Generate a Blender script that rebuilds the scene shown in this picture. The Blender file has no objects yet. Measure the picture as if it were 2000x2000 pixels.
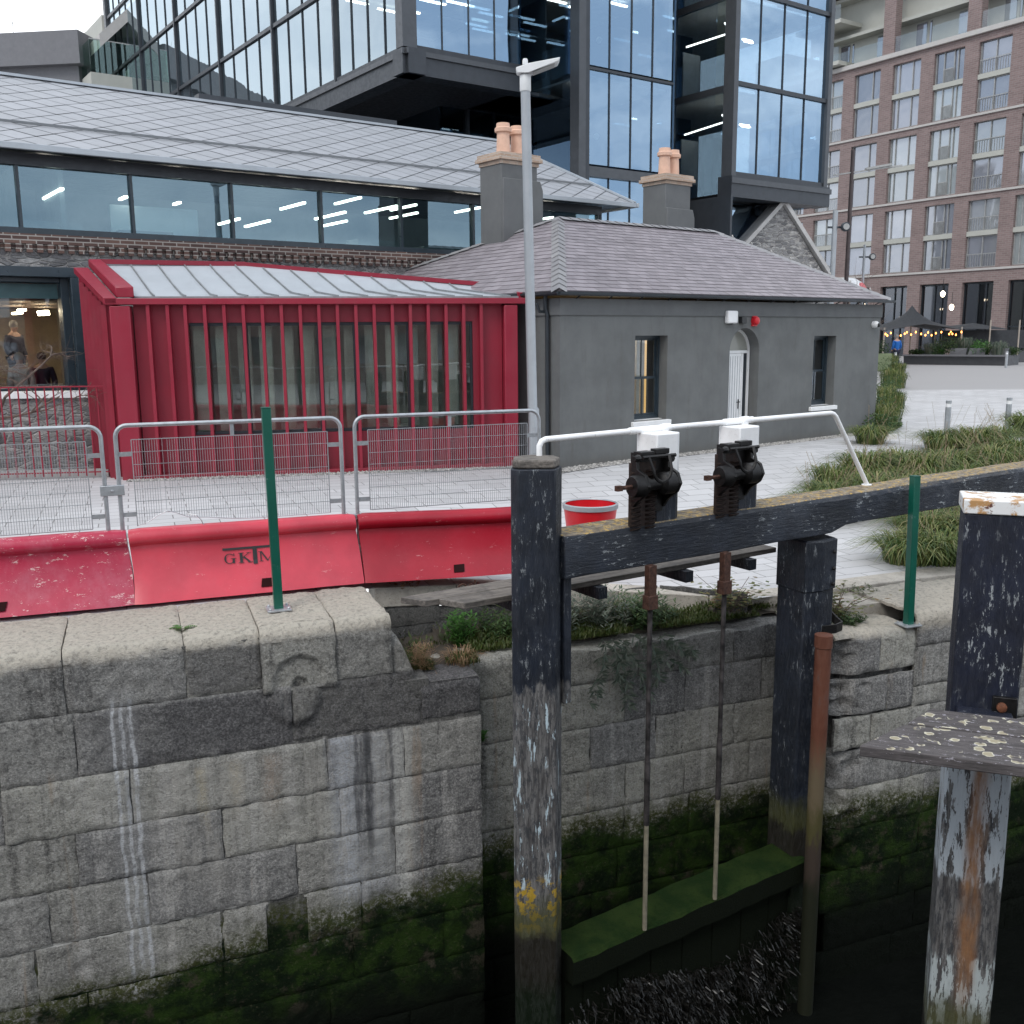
import bpy, bmesh, math, random
from mathutils import Vector, Matrix, noise
rnd = random.Random(7)
SC = bpy.context.scene
COL = SC.collection
# ------------------------------------------------------------------ camera
FPX = 1900.0
PITCH = math.atan(345/1900); ROLL = math.radians(.5); CH = 2.6
_R0 = Vector((1,0,0)); FW = Vector((0, math.cos(PITCH), -math.sin(PITCH))); _U0 = Vector((0, math.sin(PITCH), math.cos(PITCH)))
RT = math.cos(ROLL)*_R0 - math.sin(ROLL)*_U0
UP = math.cos(ROLL)*_U0 + math.sin(ROLL)*_R0
cam_d = bpy.data.cameras.new('camera'); cam = bpy.data.objects.new('camera', cam_d); COL.objects.link(cam)
cam_d.sensor_width = 36; cam_d.lens = 36*FPX/2000; cam_d.clip_end = 2000; cam_d.clip_start = .05
m3 = Matrix((RT, UP, -FW)).transposed()
cam.matrix_world = Matrix.Translation((0,0,CH)) @ m3.to_4x4()
SC.camera = cam
# ------------------------------------------------------------------ light
W = bpy.data.worlds.new('World'); SC.world = W; W.use_nodes = True
nt = W.node_tree; nt.nodes.clear()
def wn(t, **k):
    n = nt.nodes.new(t)
    for a, b in k.items(): setattr(n, a, b)
    return n
SUN_EL, SUN_AZ = math.radians(42), math.radians(-40)
sky = wn('ShaderNodeTexSky', sky_type='NISHITA', sun_disc=False, sun_elevation=SUN_EL, sun_rotation=SUN_AZ)
sky.air_density = 1.0; sky.dust_density = 2.0; sky.ozone_density = 1.5
tc = wn('ShaderNodeTexCoord'); mp = wn('ShaderNodeMapping'); mp.inputs['Scale'].default_value = (1.5, 1.5, 4.2)
nt.links.new(tc.outputs['Generated'], mp.inputs[0])
nz = wn('ShaderNodeTexNoise'); nz.inputs['Scale'].default_value = 1.9; nz.inputs['Detail'].default_value = 6; nz.inputs['Roughness'].default_value = .55
nt.links.new(mp.outputs[0], nz.inputs['Vector'])
cr = wn('ShaderNodeValToRGB'); cr.color_ramp.elements[0].position = .38; cr.color_ramp.elements[0].color = (.45,.55,.68,1)
cr.color_ramp.elements[1].position = .66; cr.color_ramp.elements[1].color = (1.15,1.17,1.2,1)
nt.links.new(nz.outputs['Fac'], cr.inputs[0])
# cloud is thinner and brighter towards the far side of the square (+y)
sp = wn('ShaderNodeSeparateXYZ'); nt.links.new(tc.outputs['Generated'], sp.inputs[0])
mr = wn('ShaderNodeMapRange'); mr.inputs['From Min'].default_value = .1; mr.inputs['From Max'].default_value = .85; nt.links.new(sp.outputs['Y'], mr.inputs[0])
mxb = wn('ShaderNodeMix', data_type='RGBA'); nt.links.new(mr.outputs[0], mxb.inputs[0]); nt.links.new(cr.outputs[0], mxb.inputs[6]); mxb.inputs[7].default_value = (1.25,1.27,1.3,1)
scl = wn('ShaderNodeMix', data_type='RGBA', blend_type='MULTIPLY'); scl.inputs[0].default_value = 1; nt.links.new(mxb.outputs[2], scl.inputs[6]); scl.inputs[7].default_value = (8.5,8.5,8.5,1)
mx = wn('ShaderNodeMix', data_type='RGBA'); mx.inputs[0].default_value = .88
nt.links.new(sky.outputs[0], mx.inputs[6]); nt.links.new(scl.outputs[2], mx.inputs[7])
bg = wn('ShaderNodeBackground'); bg.inputs[1].default_value = .10; nt.links.new(mx.outputs[2], bg.inputs[0])
wo = wn('ShaderNodeOutputWorld'); nt.links.new(bg.outputs[0], wo.inputs[0])
sl = bpy.data.lights.new('sun', 'SUN'); sl.energy = .8; sl.angle = math.radians(25); sl.color = (1,.97,.92)
sun = bpy.data.objects.new('sun', sl); COL.objects.link(sun)
# light comes from behind-left of the camera, high
sdir = Vector((math.sin(math.radians(-150))*math.cos(math.radians(50)), math.cos(math.radians(-150))*math.cos(math.radians(50)), math.sin(math.radians(50))))
sun.rotation_euler = sdir.to_track_quat('Z', 'Y').to_euler()
sky.sun_elevation = math.radians(50); sky.sun_rotation = math.radians(-150)
SC.view_settings.view_transform = 'Standard'; SC.view_settings.look = 'None'; SC.view_settings.exposure = .88; SC.view_settings.gamma = 1
SC.render.engine = 'CYCLES'
try: SC.cycles.max_bounces = 6; SC.cycles.transparent_max_bounces = 12
except Exception: pass
# ------------------------------------------------------------------ geometry helpers
def ray(px, py): return FW + RT*((px-1000)/FPX) + UP*((1000-py)/FPX)
def PZ(px, py, z): v = ray(px, py); return Vector((0,0,CH)) + v*((z-CH)/v.z)
def PY(px, py, y): v = ray(px, py); return Vector((0,0,CH)) + v*(y/v.y)
def sm(a, b, x): t = max(0., min(1., (x-a)/(b-a))) if b != a else 0; return t*t*(3-2*t)
class MB:
    def __init__(s): s.v = []; s.f = []
    def add(s, vs, fs):
        b = len(s.v); s.v += [Vector(v) for v in vs]; s.f += [tuple(b+i for i in f) for f in fs]; return s
    def box(s, x0,x1,y0,y1,z0,z1):
        return s.add([(x,y,z) for z in (z0,z1) for x,y in ((x0,y0),(x1,y0),(x1,y1),(x0,y1))], [(0,3,2,1),(4,5,6,7),(0,1,5,4),(1,2,6,5),(2,3,7,6),(3,0,4,7)])
    def hexa(s, b, t):
        n = len(b); return s.add(list(b)+list(t), [tuple(range(n))[::-1], tuple(range(n,2*n))]+[(i,(i+1)%n,n+(i+1)%n,n+i) for i in range(n)])
    def prism(s, poly, ext):
        ext = Vector(ext); return s.hexa([Vector(p) for p in poly], [Vector(p)+ext for p in poly])
    def quad(s, *p): return s.add(p, [tuple(range(len(p)))])
    def bar(s, a, b, w, h, up=(0,0,1)):
        a = Vector(a); b = Vector(b); d = (b-a).normalized(); u = Vector(up)
        x = d.cross(u)
        if x.length < 1e-4: x = d.cross(Vector((1,0,0)))
        x.normalize(); y = x.cross(d).normalized()
        c = [x*w/2+y*h/2, -x*w/2+y*h/2, -x*w/2-y*h/2, x*w/2-y*h/2]
        return s.hexa([a+k for k in c], [b+k for k in c])
    def tube(s, pts, r, seg=8, cap=True):
        pts = [Vector(p) for p in pts]; n = len(pts); rs = r if isinstance(r, (list,tuple)) else [r]*n
        t = (pts[1]-pts[0]).normalized(); x = t.orthogonal().normalized(); vs = []
        for i in range(n):
            if i == 0: tt = pts[1]-pts[0]
            elif i == n-1: tt = pts[-1]-pts[-2]
            else: tt = (pts[i+1]-pts[i]).normalized()+(pts[i]-pts[i-1]).normalized()
            tt = tt.normalized() if tt.length > 1e-9 else t
            x = x - tt*x.dot(tt); x = x.normalized() if x.length > 1e-6 else tt.orthogonal().normalized()
            y = tt.cross(x)
            for k in range(seg):
                a = 2*math.pi*k/seg; vs.append(pts[i]+(x*math.cos(a)+y*math.sin(a))*rs[i])
        fs = [(i*seg+k, i*seg+(k+1)%seg, (i+1)*seg+(k+1)%seg, (i+1)*seg+k) for i in range(n-1) for k in range(seg)]
        if cap: fs += [tuple(range(seg))[::-1], tuple((n-1)*seg+k for k in range(seg))]
        return s.add(vs, fs)
    def lathe(s, c, prof, seg=16, ax=(0,0,1), cap=True):
        c = Vector(c); ax = Vector(ax).normalized(); x = ax.orthogonal().normalized(); y = ax.cross(x)
        vs = [c+ax*z+(x*math.cos(2*math.pi*k/seg)+y*math.sin(2*math.pi*k/seg))*r for r,z in prof for k in range(seg)]
        n = len(prof); fs = [(i*seg+k, i*seg+(k+1)%seg, (i+1)*seg+(k+1)%seg, (i+1)*seg+k) for i in range(n-1) for k in range(seg)]
        if cap: fs += [tuple(range(seg))[::-1], tuple((n-1)*seg+k for k in range(seg))]
        return s.add(vs, fs)
    def sweep(s, prof, path, closed=True):      # prof: list of 2-vectors (lateral, up); path: list of (origin, lateral, up)
        n = len(prof); vs = [o+l*a+u*b for o,l,u in path for a,b in prof]; m = len(path)
        fs = [(i*n+k, i*n+(k+1)%n, (i+1)*n+(k+1)%n, (i+1)*n+k) for i in range(m-1) for k in range(n if closed else n-1)]
        if closed: fs += [tuple(range(n))[::-1], tuple((m-1)*n+k for k in range(n))]
        return s.add(vs, fs)
    def build(s, name, mat, parent=None, smooth=0, bevel=0, label=None, recalc=True, world=False):
        me = bpy.data.meshes.new(name); vs = s.v
        if world and parent is not None:
            L = parent.location; vs = [v-L for v in s.v]
        me.from_pydata([tuple(v) for v in vs], [], s.f); me.update()
        if recalc:
            bm = bmesh.new(); bm.from_mesh(me); bmesh.ops.recalc_face_normals(bm, faces=bm.faces); bm.to_mesh(me); bm.free()
        if smooth:
            me.shade_smooth(); me.set_sharp_from_angle(angle=math.radians(smooth))
        o = bpy.data.objects.new(name, me); COL.objects.link(o)
        for m in (mat if isinstance(mat, list) else [mat]): me.materials.append(m)
        if parent is not None: o.parent = parent
        if bevel:
            b = o.modifiers.new('bevel', 'BEVEL'); b.width = bevel; b.segments = 2; b.limit_method = 'ANGLE'; b.angle_limit = math.radians(40)
            me.shade_smooth(); me.set_sharp_from_angle(angle=math.radians(30))
        if label: o['label'] = label
        return o
def tag(o, label=None, cat=None, group=None, kind=None):
    if label: o['label'] = label
    if cat: o['category'] = cat
    if group: o['group'] = group
    if kind: o['kind'] = kind
    return o
def thing(name, label, cat, loc=(0,0,0), rz=0, group=None):
    o = bpy.data.objects.new(name, None); COL.objects.link(o); o.empty_display_size = .2
    o.location = loc; o.rotation_euler = (0,0,rz)
    return tag(o, label, cat, group)
def dup(root, loc, rz=0, label=None, group=None):
    r = root.copy(); COL.objects.link(r); r.location = loc; r.rotation_euler = (0,0,rz)
    if label: r['label'] = label
    if group: r['group'] = group
    for ch in list(root.children):
        c = ch.copy(); COL.objects.link(c); c.parent = r
        for g in ch.children:
            d = g.copy(); COL.objects.link(d); d.parent = c
    return r
class FR:          # a facade frame: local x = along the facade (left to right), local y = away from the camera, z = up
    def __init__(s, o, ang):
        s.o = Vector((o[0], o[1])); a = math.radians(ang); s.d = Vector((math.sin(a), math.cos(a))); s.n = Vector((-math.cos(a), math.sin(a)))
        s.rz = math.atan2(s.d.y, s.d.x)
    def px(s, px, py, y=0):
        o = s.o + s.n*y; v = ray(px, py); det = v.x*(-s.d.y) + s.d.x*v.y
        k = (o.x*(-s.d.y) + s.d.x*o.y)/det; t = (v.x*o.y - v.y*o.x)/det
        return t, CH + k*v.z
    def w(s, x, y, z=0): p = s.o + s.d*x + s.n*y; return Vector((p.x, p.y, z))
    def loc(s, P): r = Vector((P[0], P[1])) - s.o; return r.dot(s.d), r.dot(s.n)
    def empty(s, name, label, cat, group=None): return thing(name, label, cat, (s.o.x, s.o.y, 0), s.rz, group)
# ------------------------------------------------------------------ materials
class MT:
    def __init__(s, name):
        s.m = bpy.data.materials.new(name); s.m.use_nodes = True; s.t = s.m.node_tree; s.t.nodes.clear()
        s.out = s.n('ShaderNodeOutputMaterial'); s._pos = None
    def n(s, t, **k):
        q = s.t.nodes.new(t)
        for a, b in k.items(): setattr(q, a, b)
        return q
    def inp(s, sock, v):
        if v is None: return
        if isinstance(v, bpy.types.NodeSocket): s.t.links.new(v, sock)
        elif isinstance(v, (tuple, list)) and len(v) == 3 and sock.type == 'RGBA': sock.default_value = (*v, 1)
        else: sock.default_value = v
    @property
    def pos(s):
        if s._pos is None: s._pos = s.n('ShaderNodeNewGeometry').outputs['Position']
        return s._pos
    @property
    def obj(s): return s.n('ShaderNodeTexCoord').outputs['Object']
    @property
    def island(s): return s.n('ShaderNodeNewGeometry').outputs['Random Per Island']
    @property
    def rando(s): return s.n('ShaderNodeObjectInfo').outputs['Random']
    def scale(s, v, sc, rot=(0,0,0), loc=(0,0,0)):
        q = s.n('ShaderNodeMapping'); s.inp(q.inputs[0], v); q.inputs['Scale'].default_value = sc; q.inputs['Rotation'].default_value = rot; q.inputs['Location'].default_value = loc; return q.outputs[0]
    def noise(s, v, sc=5, det=4, rough=.6, dist=0, col=False):
        q = s.n('ShaderNodeTexNoise'); s.inp(q.inputs['Vector'], v); q.inputs['Scale'].default_value = sc; q.inputs['Detail'].default_value = det; q.inputs['Roughness'].default_value = rough; q.inputs['Distortion'].default_value = dist
        return q.outputs['Color' if col else 'Fac']
    def vor(s, v, sc=5, feat='F1', out='Distance'):
        q = s.n('ShaderNodeTexVoronoi', feature=feat); s.inp(q.inputs['Vector'], v); q.inputs['Scale'].default_value = sc; return q.outputs[out]
    def ramp(s, f, st, const=False):
        q = s.n('ShaderNodeValToRGB'); e = q.color_ramp.elements
        if const: q.color_ramp.interpolation = 'CONSTANT'
        while len(e) < len(st): e.new(.5)
        for i, (p, c) in enumerate(st):
            e[i].position = p; e[i].color = (*c, 1) if isinstance(c, (tuple, list)) else (c, c, c, 1)
        s.inp(q.inputs[0], f); return q.outputs[0]
    def mix(s, f, a, b, mode='MIX'):
        q = s.n('ShaderNodeMix', data_type='RGBA', blend_type=mode); s.inp(q.inputs[0], f); s.inp(q.inputs[6], a); s.inp(q.inputs[7], b); return q.outputs[2]
    def math(s, op, a, b=None, c=None, clamp=False):
        q = s.n('ShaderNodeMath', operation=op, use_clamp=clamp); s.inp(q.inputs[0], a); s.inp(q.inputs[1], b); s.inp(q.inputs[2], c); return q.outputs[0]
    def rng(s, v, a, b, c=0, d=1, smooth=True):
        q = s.n('ShaderNodeMapRange', interpolation_type='SMOOTHSTEP' if smooth else 'LINEAR'); s.inp(q.inputs[0], v)
        for i, k in enumerate((a,b,c,d)): q.inputs[i+1].default_value = k
        return q.outputs[0]
    def sep(s, v): q = s.n('ShaderNodeSeparateXYZ'); s.inp(q.inputs[0], v); return q.outputs
    def bump(s, h, st=.5, dist=.02, normal=None):
        q = s.n('ShaderNodeBump'); q.inputs['Strength'].default_value = st; q.inputs['Distance'].default_value = dist; s.inp(q.inputs['Height'], h); s.inp(q.inputs['Normal'], normal); return q.outputs[0]
    def bsdf(s, col, rough=.6, metal=0, normal=None, emis=None, es=0, spec=None, alpha=None, trans=None):
        q = s.n('ShaderNodeBsdfPrincipled'); s.inp(q.inputs['Base Color'], col); s.inp(q.inputs['Roughness'], rough); s.inp(q.inputs['Metallic'], metal); s.inp(q.inputs['Normal'], normal)
        if emis is not None: s.inp(q.inputs['Emission Color'], emis); s.inp(q.inputs['Emission Strength'], es)
        if spec is not None: s.inp(q.inputs['Specular IOR Level'], spec)
        if trans is not None: s.inp(q.inputs['Transmission Weight'], trans)
        return q.outputs[0]
    def done(s, sh): s.t.links.new(sh, s.out.inputs[0]); return s.m
M = {}
def plain(name, col, rough=.6, metal=0, var=.12, sc=3., bump=0, bsc=60., dirt=0, spec=None):
    k = MT(name); p = k.obj
    n = k.noise(p, sc, 5, .65)
    c = k.mix(k.rng(n, .3, .7), tuple(x*(1-var) for x in col), tuple(min(1, x*(1+var)) for x in col))
    if dirt: c = k.mix(k.math('MULTIPLY', k.rng(k.noise(k.scale(p, (1,1,.16)), 5, 6, .7), .50, .74), dirt), c, (.09,.08,.07)); c = k.mix(k.math('MULTIPLY', k.rng(k.math('ADD', k.sep(p)[2], k.math('MULTIPLY', k.noise(p, 6, 4), .3)), .42, .05), dirt*1.2, clamp=True), c, (.13,.115,.095))
    nb = k.bump(k.noise(p, bsc, 4, .6), bump, .01) if bump else None
    r = k.rng(k.noise(p, sc*2.3, 3), .3, .7, max(.02, rough-.08), min(1, rough+.08))
    M[name] = k.done(k.bsdf(c, r, metal, nb, spec=spec)); return M[name]
plain('red_paint', (.255,.013,.032), .42, var=.07, sc=.8, dirt=.12)
plain('zinc', (.40,.43,.46), .42, .25, var=.06, sc=2)
plain('zinc_pale', (.40,.43,.46), .5, .1, var=.05, sc=1.5)
plain('zinc_trim', (.17,.18,.19), .5, .2)
plain('dark_metal', (.035,.042,.050), .38, .3, var=.1)
plain('tower_metal', (.045,.050,.058), .4, .35, var=.08)
plain('tower_column', (.075,.080,.088), .4, .35, var=.08)
plain('grey_render', (.138,.143,.142), .88, var=.13, sc=.9, bump=.15, bsc=90, dirt=.34)
plain('grey_render_pale', (.13,.134,.136), .88, var=.07, sc=1.6, bump=.12, bsc=90, dirt=.12)
plain('white_paint', (.80,.80,.80), .45, var=.05, dirt=.10)
plain('window_paint', (.03,.045,.058), .35)
plain('galvanised', (.42,.44,.46), .42, .6, var=.12, sc=14)
plain('grass_box', (.20,.24,.13), .8)
plain('mast_brown', (.06,.045,.045), .6)
plain('lamp_head', (.60,.61,.61), .4, var=.04)
plain('lamp_grey', (.34,.36,.38), .45, .3, var=.05)
plain('terracotta', (.66,.42,.31), .75, var=.07, sc=6)
plain('pale_stone', (.55,.53,.50), .8, var=.12, sc=5, bump=.2)
plain('green_paint', (.006,.095,.065), .33, var=.12, dirt=.0)
plain('lead', (.24,.25,.26), .55, .2, var=.15, sc=6)
plain('blind_cloth', (.40,.43,.39), .8)
plain('interior_dark', (.03,.038,.045), .7)
plain('interior_warm', (.30,.24,.17), .8)
plain('interior_grey', (.17,.19,.20), .8)
plain('ceiling_white', (.35,.36,.36), .8)
plain('concrete', (.42,.41,.40), .85, var=.1, bump=.15)
plain('dark_iron', (.018,.017,.017), .42, .55, var=.3, sc=20, bump=.3, bsc=120)
plain('rusty_iron', (.075,.035,.024), .7, .3, var=.45, sc=25, bump=.4, bsc=120)
plain('black_plastic', (.02,.021,.022), .4)
plain('red_gloss', (.55,.01,.02), .3, var=.04)
plain('rack_iron', (.035,.022,.018), .6, .4, var=.5, sc=25, bump=.4, bsc=120)
plain('rod_iron', (.045,.040,.040), .6, .3, var=.9, sc=6, bump=.3, bsc=90, dirt=.0)
plain('rod_pale', (.20,.18,.13), .8, var=.3, sc=8)
plain('tent_cloth', (.028,.030,.034), .7)
plain('timber_pole', (.38,.33,.28), .8)
plain('planter_metal', (.07,.072,.078), .5)
plain('skin', (.48,.28,.20), .55, var=.05)
plain('hair_grey', (.25,.23,.21), .8)
plain('hair_brown', (.045,.028,.02), .8)
plain('blue_cloth', (.01,.12,.42), .75)
plain('navy_cloth', (.012,.014,.03), .8)
plain('pale_cloth', (.45,.40,.36), .8)
plain('bark', (.085,.065,.055), .9, var=.3, sc=20)
plain('twig', (.16,.12,.10), .9, var=.25, sc=20)
plain('panel_beige', (.42,.42,.38), .7, var=.04, sc=1)
plain('white_band', (.46,.44,.42), .7, var=.04)
plain('pink_cloth', (.60,.16,.17), .8)
plain('soil', (.05,.04,.03), .95)
plain('brown_pipe', (.20,.065,.035), .5, var=.22, sc=5, dirt=.5)
def emitter(name, col, st):
    k = MT(name); e = k.n('ShaderNodeEmission'); k.inp(e.inputs[0], col); e.inputs[1].default_value = st; M[name] = k.done(e.outputs[0])
emitter('lamp_light', (1,.93,.82), 5.5)
emitter('lamp_warm', (1,.82,.6), 6.)
emitter('strip_warm', (1,.80,.55), 16.)
emitter('bulb_light', (1,.36,.08), 4.)
emitter('exit_light', (.05,.7,.3), 1.2)
def glassy(name, tint, through, gl, rough=.0, wav=0.0):
    k = MT(name); g = k.n('ShaderNodeBsdfGlossy'); k.inp(g.inputs[0], gl); g.inputs['Roughness'].default_value = rough
    if wav:
        k.inp(g.inputs['Normal'], k.bump(k.noise(k.obj, .55, 2, .4), wav, .12))
    t = k.n('ShaderNodeBsdfTransparent'); k.inp(t.inputs[0], tint)
    f = k.n('ShaderNodeFresnel'); f.inputs[0].default_value = 1.5
    fac = k.math('ADD', f.outputs[0], 1-through, clamp=True)
    mm = k.n('ShaderNodeMixShader'); k.inp(mm.inputs[0], fac); k.t.links.new(t.outputs[0], mm.inputs[1]); k.t.links.new(g.outputs[0], mm.inputs[2])
    bk = k.n('ShaderNodeNewGeometry').outputs['Backfacing']; t2 = k.n('ShaderNodeBsdfTransparent'); m2 = k.n('ShaderNodeMixShader'); k.inp(m2.inputs[0], bk); k.t.links.new(mm.outputs[0], m2.inputs[1]); k.t.links.new(t2.outputs[0], m2.inputs[2])
    M[name] = k.done(m2.outputs[0])
glassy('tower_glass', (.55,.70,.78), .45, (.52,.68,.84), wav=.12)
glassy('side_glass', (.55,.68,.68), .45, (.60,.69,.74), wav=.12)
glassy('band_glass', (.60,.82,.84), .66, (.38,.53,.62), wav=.05)
glassy('clear_glass', (.80,.86,.86), .86, (.8,.85,.9), wav=.1)
glassy('pavilion_glass', (.78,.84,.80), .86, (.7,.75,.75), wav=.05)
glassy('rail_glass', (.86,.89,.88), .88, (.8,.83,.84))
# apartment windows: each a random base tint under one gloss, paler ones stand for curtains
def flatglass():
    k = MT('flat_glass'); r = k.rando; c = k.ramp(r, [(0,(.05,.055,.07)),(.3,(.15,.155,.18)),(.6,(.26,.26,.30)),(.85,(.34,.38,.37)),(1,(.12,.15,.15))])
    g = k.n('ShaderNodeBsdfGlossy'); g.inputs['Roughness'].default_value = .05; k.inp(g.inputs[0], (.55,.58,.64)); k.inp(g.inputs['Normal'], k.bump(k.noise(k.obj, .9, 1), .08, .1))
    mm = k.n('ShaderNodeMixShader'); mm.inputs[0].default_value = .42
    k.t.links.new(k.bsdf(c, .6), mm.inputs[1]); k.t.links.new(g.outputs[0], mm.inputs[2]); M['flat_glass'] = k.done(mm.outputs[0])
flatglass()
# granite of the lock walls, with stains, white lime streaks and the tide line of algae
def granite(name, streaks=False, base=.19, cream=-.07, algae=-2.75, warm=0.):
    k = MT(name); p = k.pos; X, Y, Z = k.sep(p)
    isl = k.island
    c = k.ramp(isl, [(0,(base*.58,base*.57,base*.57)),(.3,(base*.85,base*.83,base*.80)),(.65,(base*1.08,base*1.05,base*(.99-warm))),(1,(base*1.32,base*1.28,base*(1.18-warm)))])
    big = k.noise(p, 1.1, 5, .6); c = k.mix(k.rng(big, .46, .74, 0, .50), c, (base*.42,base*.40,base*.40))
    sp_ = k.noise(p, 48, 3, .75); c = k.mix(k.rng(sp_, .42, .66, 0, .50), c, (base*1.9,base*1.85,base*1.72)); c = k.mix(k.rng(k.noise(p, 30, 4, .8), .52, .68, 0, .55), c, (base*.28,base*.27,base*.27))
    md = k.noise(p, 19, 5, .85); c = k.mix(k.rng(md, .52, .63, 0, .62), c, (base*.30,base*.29,base*.28)); c = k.mix(k.rng(md, .44, .36, 0, .5), c, (base*1.75,base*1.7,base*1.6))
    pit = k.noise(p, 75, 2, .8); c = k.mix(k.rng(pit, .58, .70, 0, .5), c, (.03,.03,.03))
    # vertical run-off stains
    q = k.scale(p, (2.2,2.2,.16)); v1 = k.noise(q, 2.4, 5, .65)
    below = k.rng(Z, -.95, -1.1, 0, 1)
    c = k.mix(k.math('MULTIPLY', k.math('MULTIPLY', k.rng(v1, .50, .66, 0, .70), below), k.rng(sp_, .38, .58, .35, 1)), c, (.52,.50,.47))
    v2 = k.noise(k.scale(p, (3,3,.2), loc=(5,3,1)), 2.2, 5, .65)
    c = k.mix(k.math('MULTIPLY', k.rng(v2, .54, .70, 0, .8), k.rng(sp_, .40, .58, 1, .45)), c, (.05,.049,.048))
    v3 = k.noise(k.scale(p, (3,3,.25), loc=(9,1,4)), 1.7, 4, .6)
    c = k.mix(k.math('MULTIPLY', k.rng(v3, .60, .72, 0, .45), below), c, (.36,.25,.16))
    if streaks:
        s_ = k.math('ADD', k.math('MULTIPLY', k.math('ADD', X, 2.0), .9336), k.math('MULTIPLY', k.math('SUBTRACT', Y, 8.4), .3584))
        wob = k.math('MULTIPLY', k.math('SUBTRACT', k.noise(k.scale(p, (1,1,1)), 2.5, 3), .5), .10)
        s2 = k.math('ADD', s_, wob)
        jz = k.math('ADD', Z, k.math('MULTIPLY', k.math('SUBTRACT', k.noise(p, 3, 3), .5), .05))
        dkc = k.math('MULTIPLY', k.math('MULTIPLY', k.rng(jz, -.50, -.54), k.rng(jz, -1.08, -1.04)), k.math('MULTIPLY', k.rng(s_, -1.9, -1.3), k.rng(k.noise(p, 1.4, 4, .6), .28, .5, .35, 1)))
        c = k.mix(k.math('MULTIPLY', dkc, .72), c, k.mix(k.rng(sp_, .42, .6), (.045,.043,.046), (.12,.115,.12)))
        blk3 = k.math('MULTIPLY', k.math('MULTIPLY', k.rng(s_, -.92, -.88), k.rng(s_, -.24, -.28)), k.math('MULTIPLY', k.rng(jz, -.50, -.46), k.rng(jz, -.02, -.10)))
        c = k.mix(k.math('MULTIPLY', blk3, .6), c, k.mix(k.rng(sp_, .42, .6), (.05,.047,.052), (.14,.135,.14)))
        for c0, w0 in ((.45,.9),(-.9,.5)):
            wf = k.math('MULTIPLY', k.rng(k.math('ABSOLUTE', k.math('SUBTRACT', s_, c0)), w0, w0*.3), k.math('MULTIPLY', k.rng(jz, -1.07, -1.12), k.rng(jz, -2.7, -1.7)))
            c = k.mix(k.math('MULTIPLY', wf, k.rng(k.noise(k.scale(p, (3,3,.35)), 2.2, 5, .7), .40, .60, .05, .62)), c, (.50,.475,.43))
        fine = k.noise(p, 38, 3, .7); strk = k.noise(k.scale(p, (6,6,.55)), 3.5, 4, .75)
        for s0, w_, top, bot, st, colr in ((-1.53,.012,-.40,-3.2,.95,(.60,.61,.63)),(-1.455,.014,-.42,-2.9,.9,(.6,.61,.63)),(-1.38,.016,-.4,-3.1,.95,(.6,.61,.63)),(-1.455,.10,-.30,-3.0,.35,(.5,.5,.5)),
                          (.44,.12,-1.02,-2.75,.75,(.50,.52,.56)),(.98,.085,-1.05,-2.95,.92,(.56,.55,.51)),(.72,.16,-1.05,-2.75,.62,(.42,.43,.44)),(-.55,.05,-1.1,-1.55,.75,(.50,.45,.36)),(-.84,.035,-1.12,-1.6,.7,(.52,.46,.34)),(-.23,.07,-1.1,-1.6,.5,(.40,.31,.24))):
            d = k.math('ABSOLUTE', k.math('SUBTRACT', s2, s0))
            f = k.math('MULTIPLY', k.rng(d, w_*(1.7 if w_ < .03 else 2.1), w_*(.55 if w_ < .03 else .05)), k.math('MULTIPLY', k.rng(Z, top, top-.08), k.rng(Z, bot-.3, bot+.2)))
            f = k.math('MULTIPLY', f, k.rng(fine, .36, .54, .25, 1)); f = k.math('MULTIPLY', f, k.rng(strk, .34, .52, .35, 1)); f = k.math('MULTIPLY', f, st)
            c = k.mix(f, c, colr)
        for s0, w_ in ((.55,.016),(.66,.026),(.88,.02),(.62,.05)):
            d = k.math('ABSOLUTE', k.math('SUBTRACT', s2, s0)); f = k.math('MULTIPLY', k.rng(d, w_*2, w_*.5, 0, .7), k.math('MULTIPLY', k.rng(Z, -1.02, -1.1), k.rng(Z, -2.6, -1.9)))
            c = k.mix(k.math('MULTIPLY', f, k.rng(strk, .34, .55, .2, 1)), c, (.07,.07,.075))
        zl = k.math('ABSOLUTE', k.math('SUBTRACT', k.math('ADD', Z, k.math('MULTIPLY', k.math('SUBTRACT', k.noise(p, 7, 4, .7), .5), .05)), -2.575)); c = k.mix(k.math('MULTIPLY', k.math('MULTIPLY', k.rng(zl, .022, .006), k.rng(s_, -.3, -.5)), k.rng(k.noise(p, 3, 3), .42, .5)), c, (.50,.49,.46))
    # bleached, lichen-pale tops
    zn = k.math('ADD', Z, k.math('MULTIPLY', k.math('SUBTRACT', k.noise(p, 4, 5, .7), .5), .22))
    nz_ = k.sep(k.n('ShaderNodeNewGeometry').outputs['True Normal'])[2]
    topm = k.math('MULTIPLY', k.rng(zn, cream-.05, cream+.07), .92)
    if cream < -.9: topm = k.math('MULTIPLY', topm, .0)
    paleS = k.mix(k.rng(k.noise(p, 22, 5, .75), .45, .70), (.56,.51,.43), (.30,.275,.235))
    c = k.mix(topm, c, paleS)
    # algae: ragged olive edge, then near-black wet green, brown patches
    az = k.math('ADD', Z, k.math('MULTIPLY', k.math('SUBTRACT', k.noise(p, 2.0, 6, .78), .5), .95))
    if streaks: az = k.math('ADD', az, k.rng(s_, 1.4, -3.2, 0, .52, smooth=False))
    hi = k.noise(p, 26, 4, .8)
    c = k.mix(k.math('MULTIPLY', k.rng(az, algae+.25, algae-.05), k.rng(hi, .35, .55)), c, (.055,.062,.015))
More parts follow.
